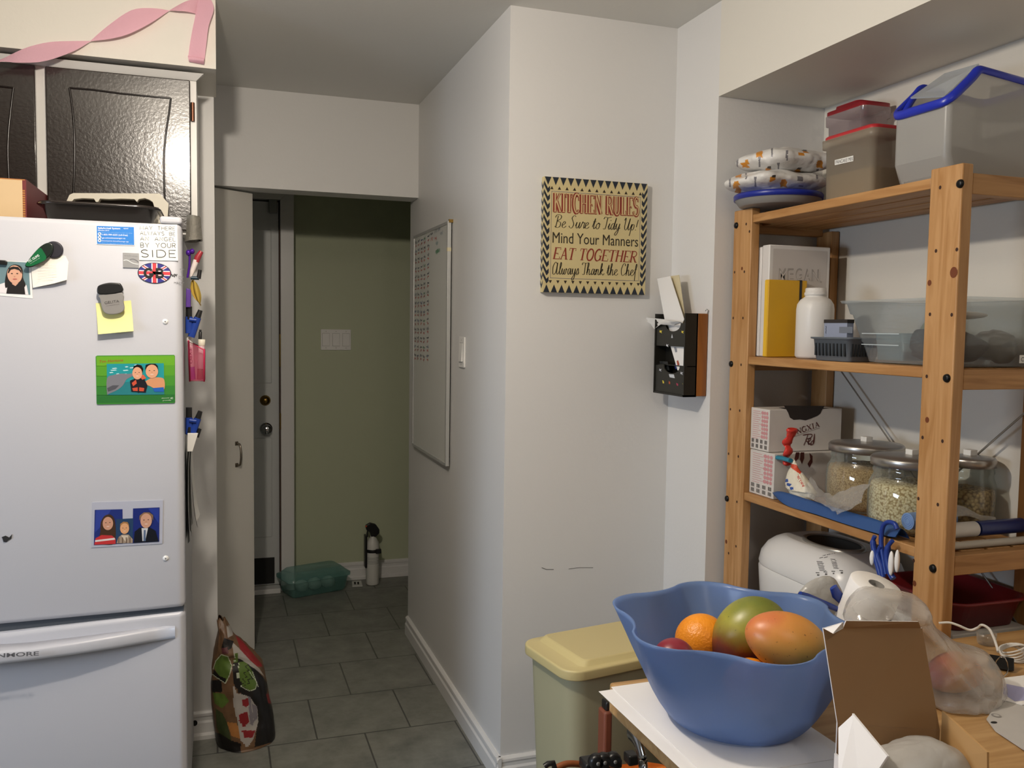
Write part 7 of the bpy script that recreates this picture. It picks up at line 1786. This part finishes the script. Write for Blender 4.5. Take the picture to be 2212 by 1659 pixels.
mb = MB(); f_ = bagpt(1888, 1332) - vd * .062; fP = Face(f_, vr, vu)
for i in range(4): fP.stroke(mb, [(-.006, -.006 + i * .0045), (.004, -.0035 + i * .0045)], .0022, C('#2a2726'), .0)
part('printed_mark', mb, pb_, 'small black slanted marks')
mb3 = fruit_mat('bag_mango_skin', [(.15, '#c07a3c'), (.5, '#d0923f'), (.75, '#c9594a'), (.92, '#b8485a')], -vr * .9 + vu * .3, .38, 6.5)
fruit('mango', onY(2058, 1452, 1.212), (.036, .036, .052), mb3, 'orange and pink mango inside the clear plastic bag', 'mango', ax(math.radians(80)), mango(.036, .036, .052), 'fruit in the plastic bag')
# grey bag and blue handled thing behind the bowl
q = onY(1768, 1290, 1.415)
solid('crumpled_bag', lump(V(q.x, q.y, q.z - .055), .06, .026, .095, mat('grey_bag_film', '#aaa8a3', rough=.3, bump=.4, bscale=50), 5.0, 60, 40, .2, 12), 'crumpled grey white bag behind the bowl rim', 'bag')
tg = thing('blue_tongs', 'blue plastic tongs lying on the crumpled grey bag behind the bowl', 'tongs', onY(1815, 1300, 1.355))
part('arm', MB().tube([onY(x, y, 1.335) for x, y in [(1800, 1268), (1806, 1282), (1820, 1296), (1838, 1306)]], [.007, .009, .008, .006], bh, 8, sx=1.2, sy=.6), tg)
part('arm', MB().tube([onY(x, y, 1.335) for x, y in [(1728, 1284), (1745, 1290), (1790, 1308), (1822, 1322)]], [.006, .007, .006, .005], bh, 8), tg)
# cord, binder clip and papers at the right
cw = mat('white_cable', '#dedbd6', rough=.45)
crd = thing('cord_bundle', 'thin white cord looping on the table to a coiled end near the binder clip', 'cord', onZ(2100, 1360, ZT))
rp_ = [V(*onZ(2030, 1372, ZT + .004)), onZ(2060, 1373, ZT + .02), onZ(2090, 1380, ZT + .028), onZ(2118, 1378, ZT + .03), onZ(2140, 1386, ZT + .03), onZ(2152, 1402, ZT + .02), onZ(2158, 1418, ZT + .004)]
rp_ = [onY(x, y, 1.40 - .012 * i) for i, (x, y) in enumerate([(2028, 1346), (2050, 1345), (2070, 1351), (2095, 1361), (2112, 1356), (2121, 1350), (2136, 1358), (2146, 1376), (2153, 1396), (2156, 1408)])]
part('cable', MB().tube(cr(rp_, 5), .0026, cw, 8), crd)
mb = MB(); cc = onZ(2188, 1412, ZT + .012)
for i in range(6):
    a0 = i * .5; pts = [cc + V(math.cos(t) * .028 * (1 - .06 * i), math.sin(t) * .022, .010 * math.sin(t + a0) + .002 * i) for t in [2 * PI * j / 24 for j in range(24)]]
    mb.tube(pts, .0019, cw, 6, closed=True)
part('coil', mb, crd, 'loosely coiled end')
bcl = thing('binder_clip', 'black binder clip with silver wire handles on the wooden table', 'binder clip', onZ(2160, 1440, ZT))
c0 = onZ(2163, 1432, ZT + .012)
d1 = (onZ(2185, 1424, ZT) - onZ(2143, 1446, ZT)).normalized()
d1 = (vr * .6 + V(.3, -.75, 0)); d1.z = 0; d1.normalize(); d2 = V(-d1.y, d1.x, 0)
blkm = mat('black_steel', '#191817', rough=.3, metal=.3)
tri = [c0 - d2 * .014 + V(0, 0, -.008), c0 + d2 * .013 + V(0, 0, .010), c0 + d2 * .013 + V(0, 0, -.010)]
mb = MB(); mb.prism([p - d1 * .022 for p in tri], d1 * .044, blkm, r=.0015); part('body', mb, bcl)
for s_ in (-1, 1):
    e = c0 - d2 * .012 + V(0, 0, -.006); t_ = e - d2 * .038 + V(0, 0, .034 if s_ < 0 else -.003)
    part('wire_handle', MB().tube([e - d1 * .012, e.lerp(t_, .6) - d1 * .009, t_ - d1 * .004, t_ + d1 * .004, e.lerp(t_, .6) + d1 * .009, e + d1 * .012], .0011, chrome, 6), bcl, 'silver wire handle')
solid('glass_dish', MB().lathe([(0, .001), (.016, .001), (.018, .006), (.020, .026), (.0185, .026), (.0165, .008), (0, .005)], clear_mat('dish_glass', '#f4f4f2', edge=.5, base=.04, rough=.04, film='#c9c7c2'), onZ(2130, 1392, ZT), 24), 'tiny clear glass cup on the table beside the cord', 'cup')
m_gc = mat('grey_card', '#b9b5b0', rough=.6, var=.06, vscale=30)
mb = MB(); P = [onZ(x, y, ZT + .002) for x, y in [(2131, 1555), (2160, 1512), (2230, 1518), (2250, 1640), (2210, 1620), (2150, 1580)]]
gc = thing('hang_card', 'grey card with a round hanging hole at the right table edge', 'card', P[0])
mb.prism(P, (0, 0, .002), m_gc); part('card', mb, gc)
mb = MB()
for (x, y, rx, ry, m_) in ((2152, 1546, .008, .008, C('#8f8b87')), (2152, 1546, .0045, .0045, m_gc), (2147, 1561, .0062, .0036, m_dark)):
    u, v = tp.px(x, y, .0042 if m_ is m_gc else .004); tp.ell(mb, u, v, rx, ry, m_, .0050 if m_ is m_gc else .0046, 18)
part('hanging_hole', mb, gc, 'dark hanging hole and ring')
mb = MB(); P = [onZ(x, y, ZT + .0045) for x, y in [(2166, 1466), (2230, 1458), (2240, 1520), (2208, 1524), (2164, 1512)]]
ev = thing('envelope', 'white envelope with a lilac patch lying at the right table edge', 'envelope', P[0])
mb.prism(P, (0, 0, .0015), pw); part('paper', mb, ev)
mb = MB(); mb.poly([onZ(x, y, ZT + .0064) for x, y in [(2168, 1476), (2232, 1489), (2236, 1510), (2192, 1515), (2166, 1498)]], C('#a9a9cf')); part('patch', mb, ev, 'lilac patch')
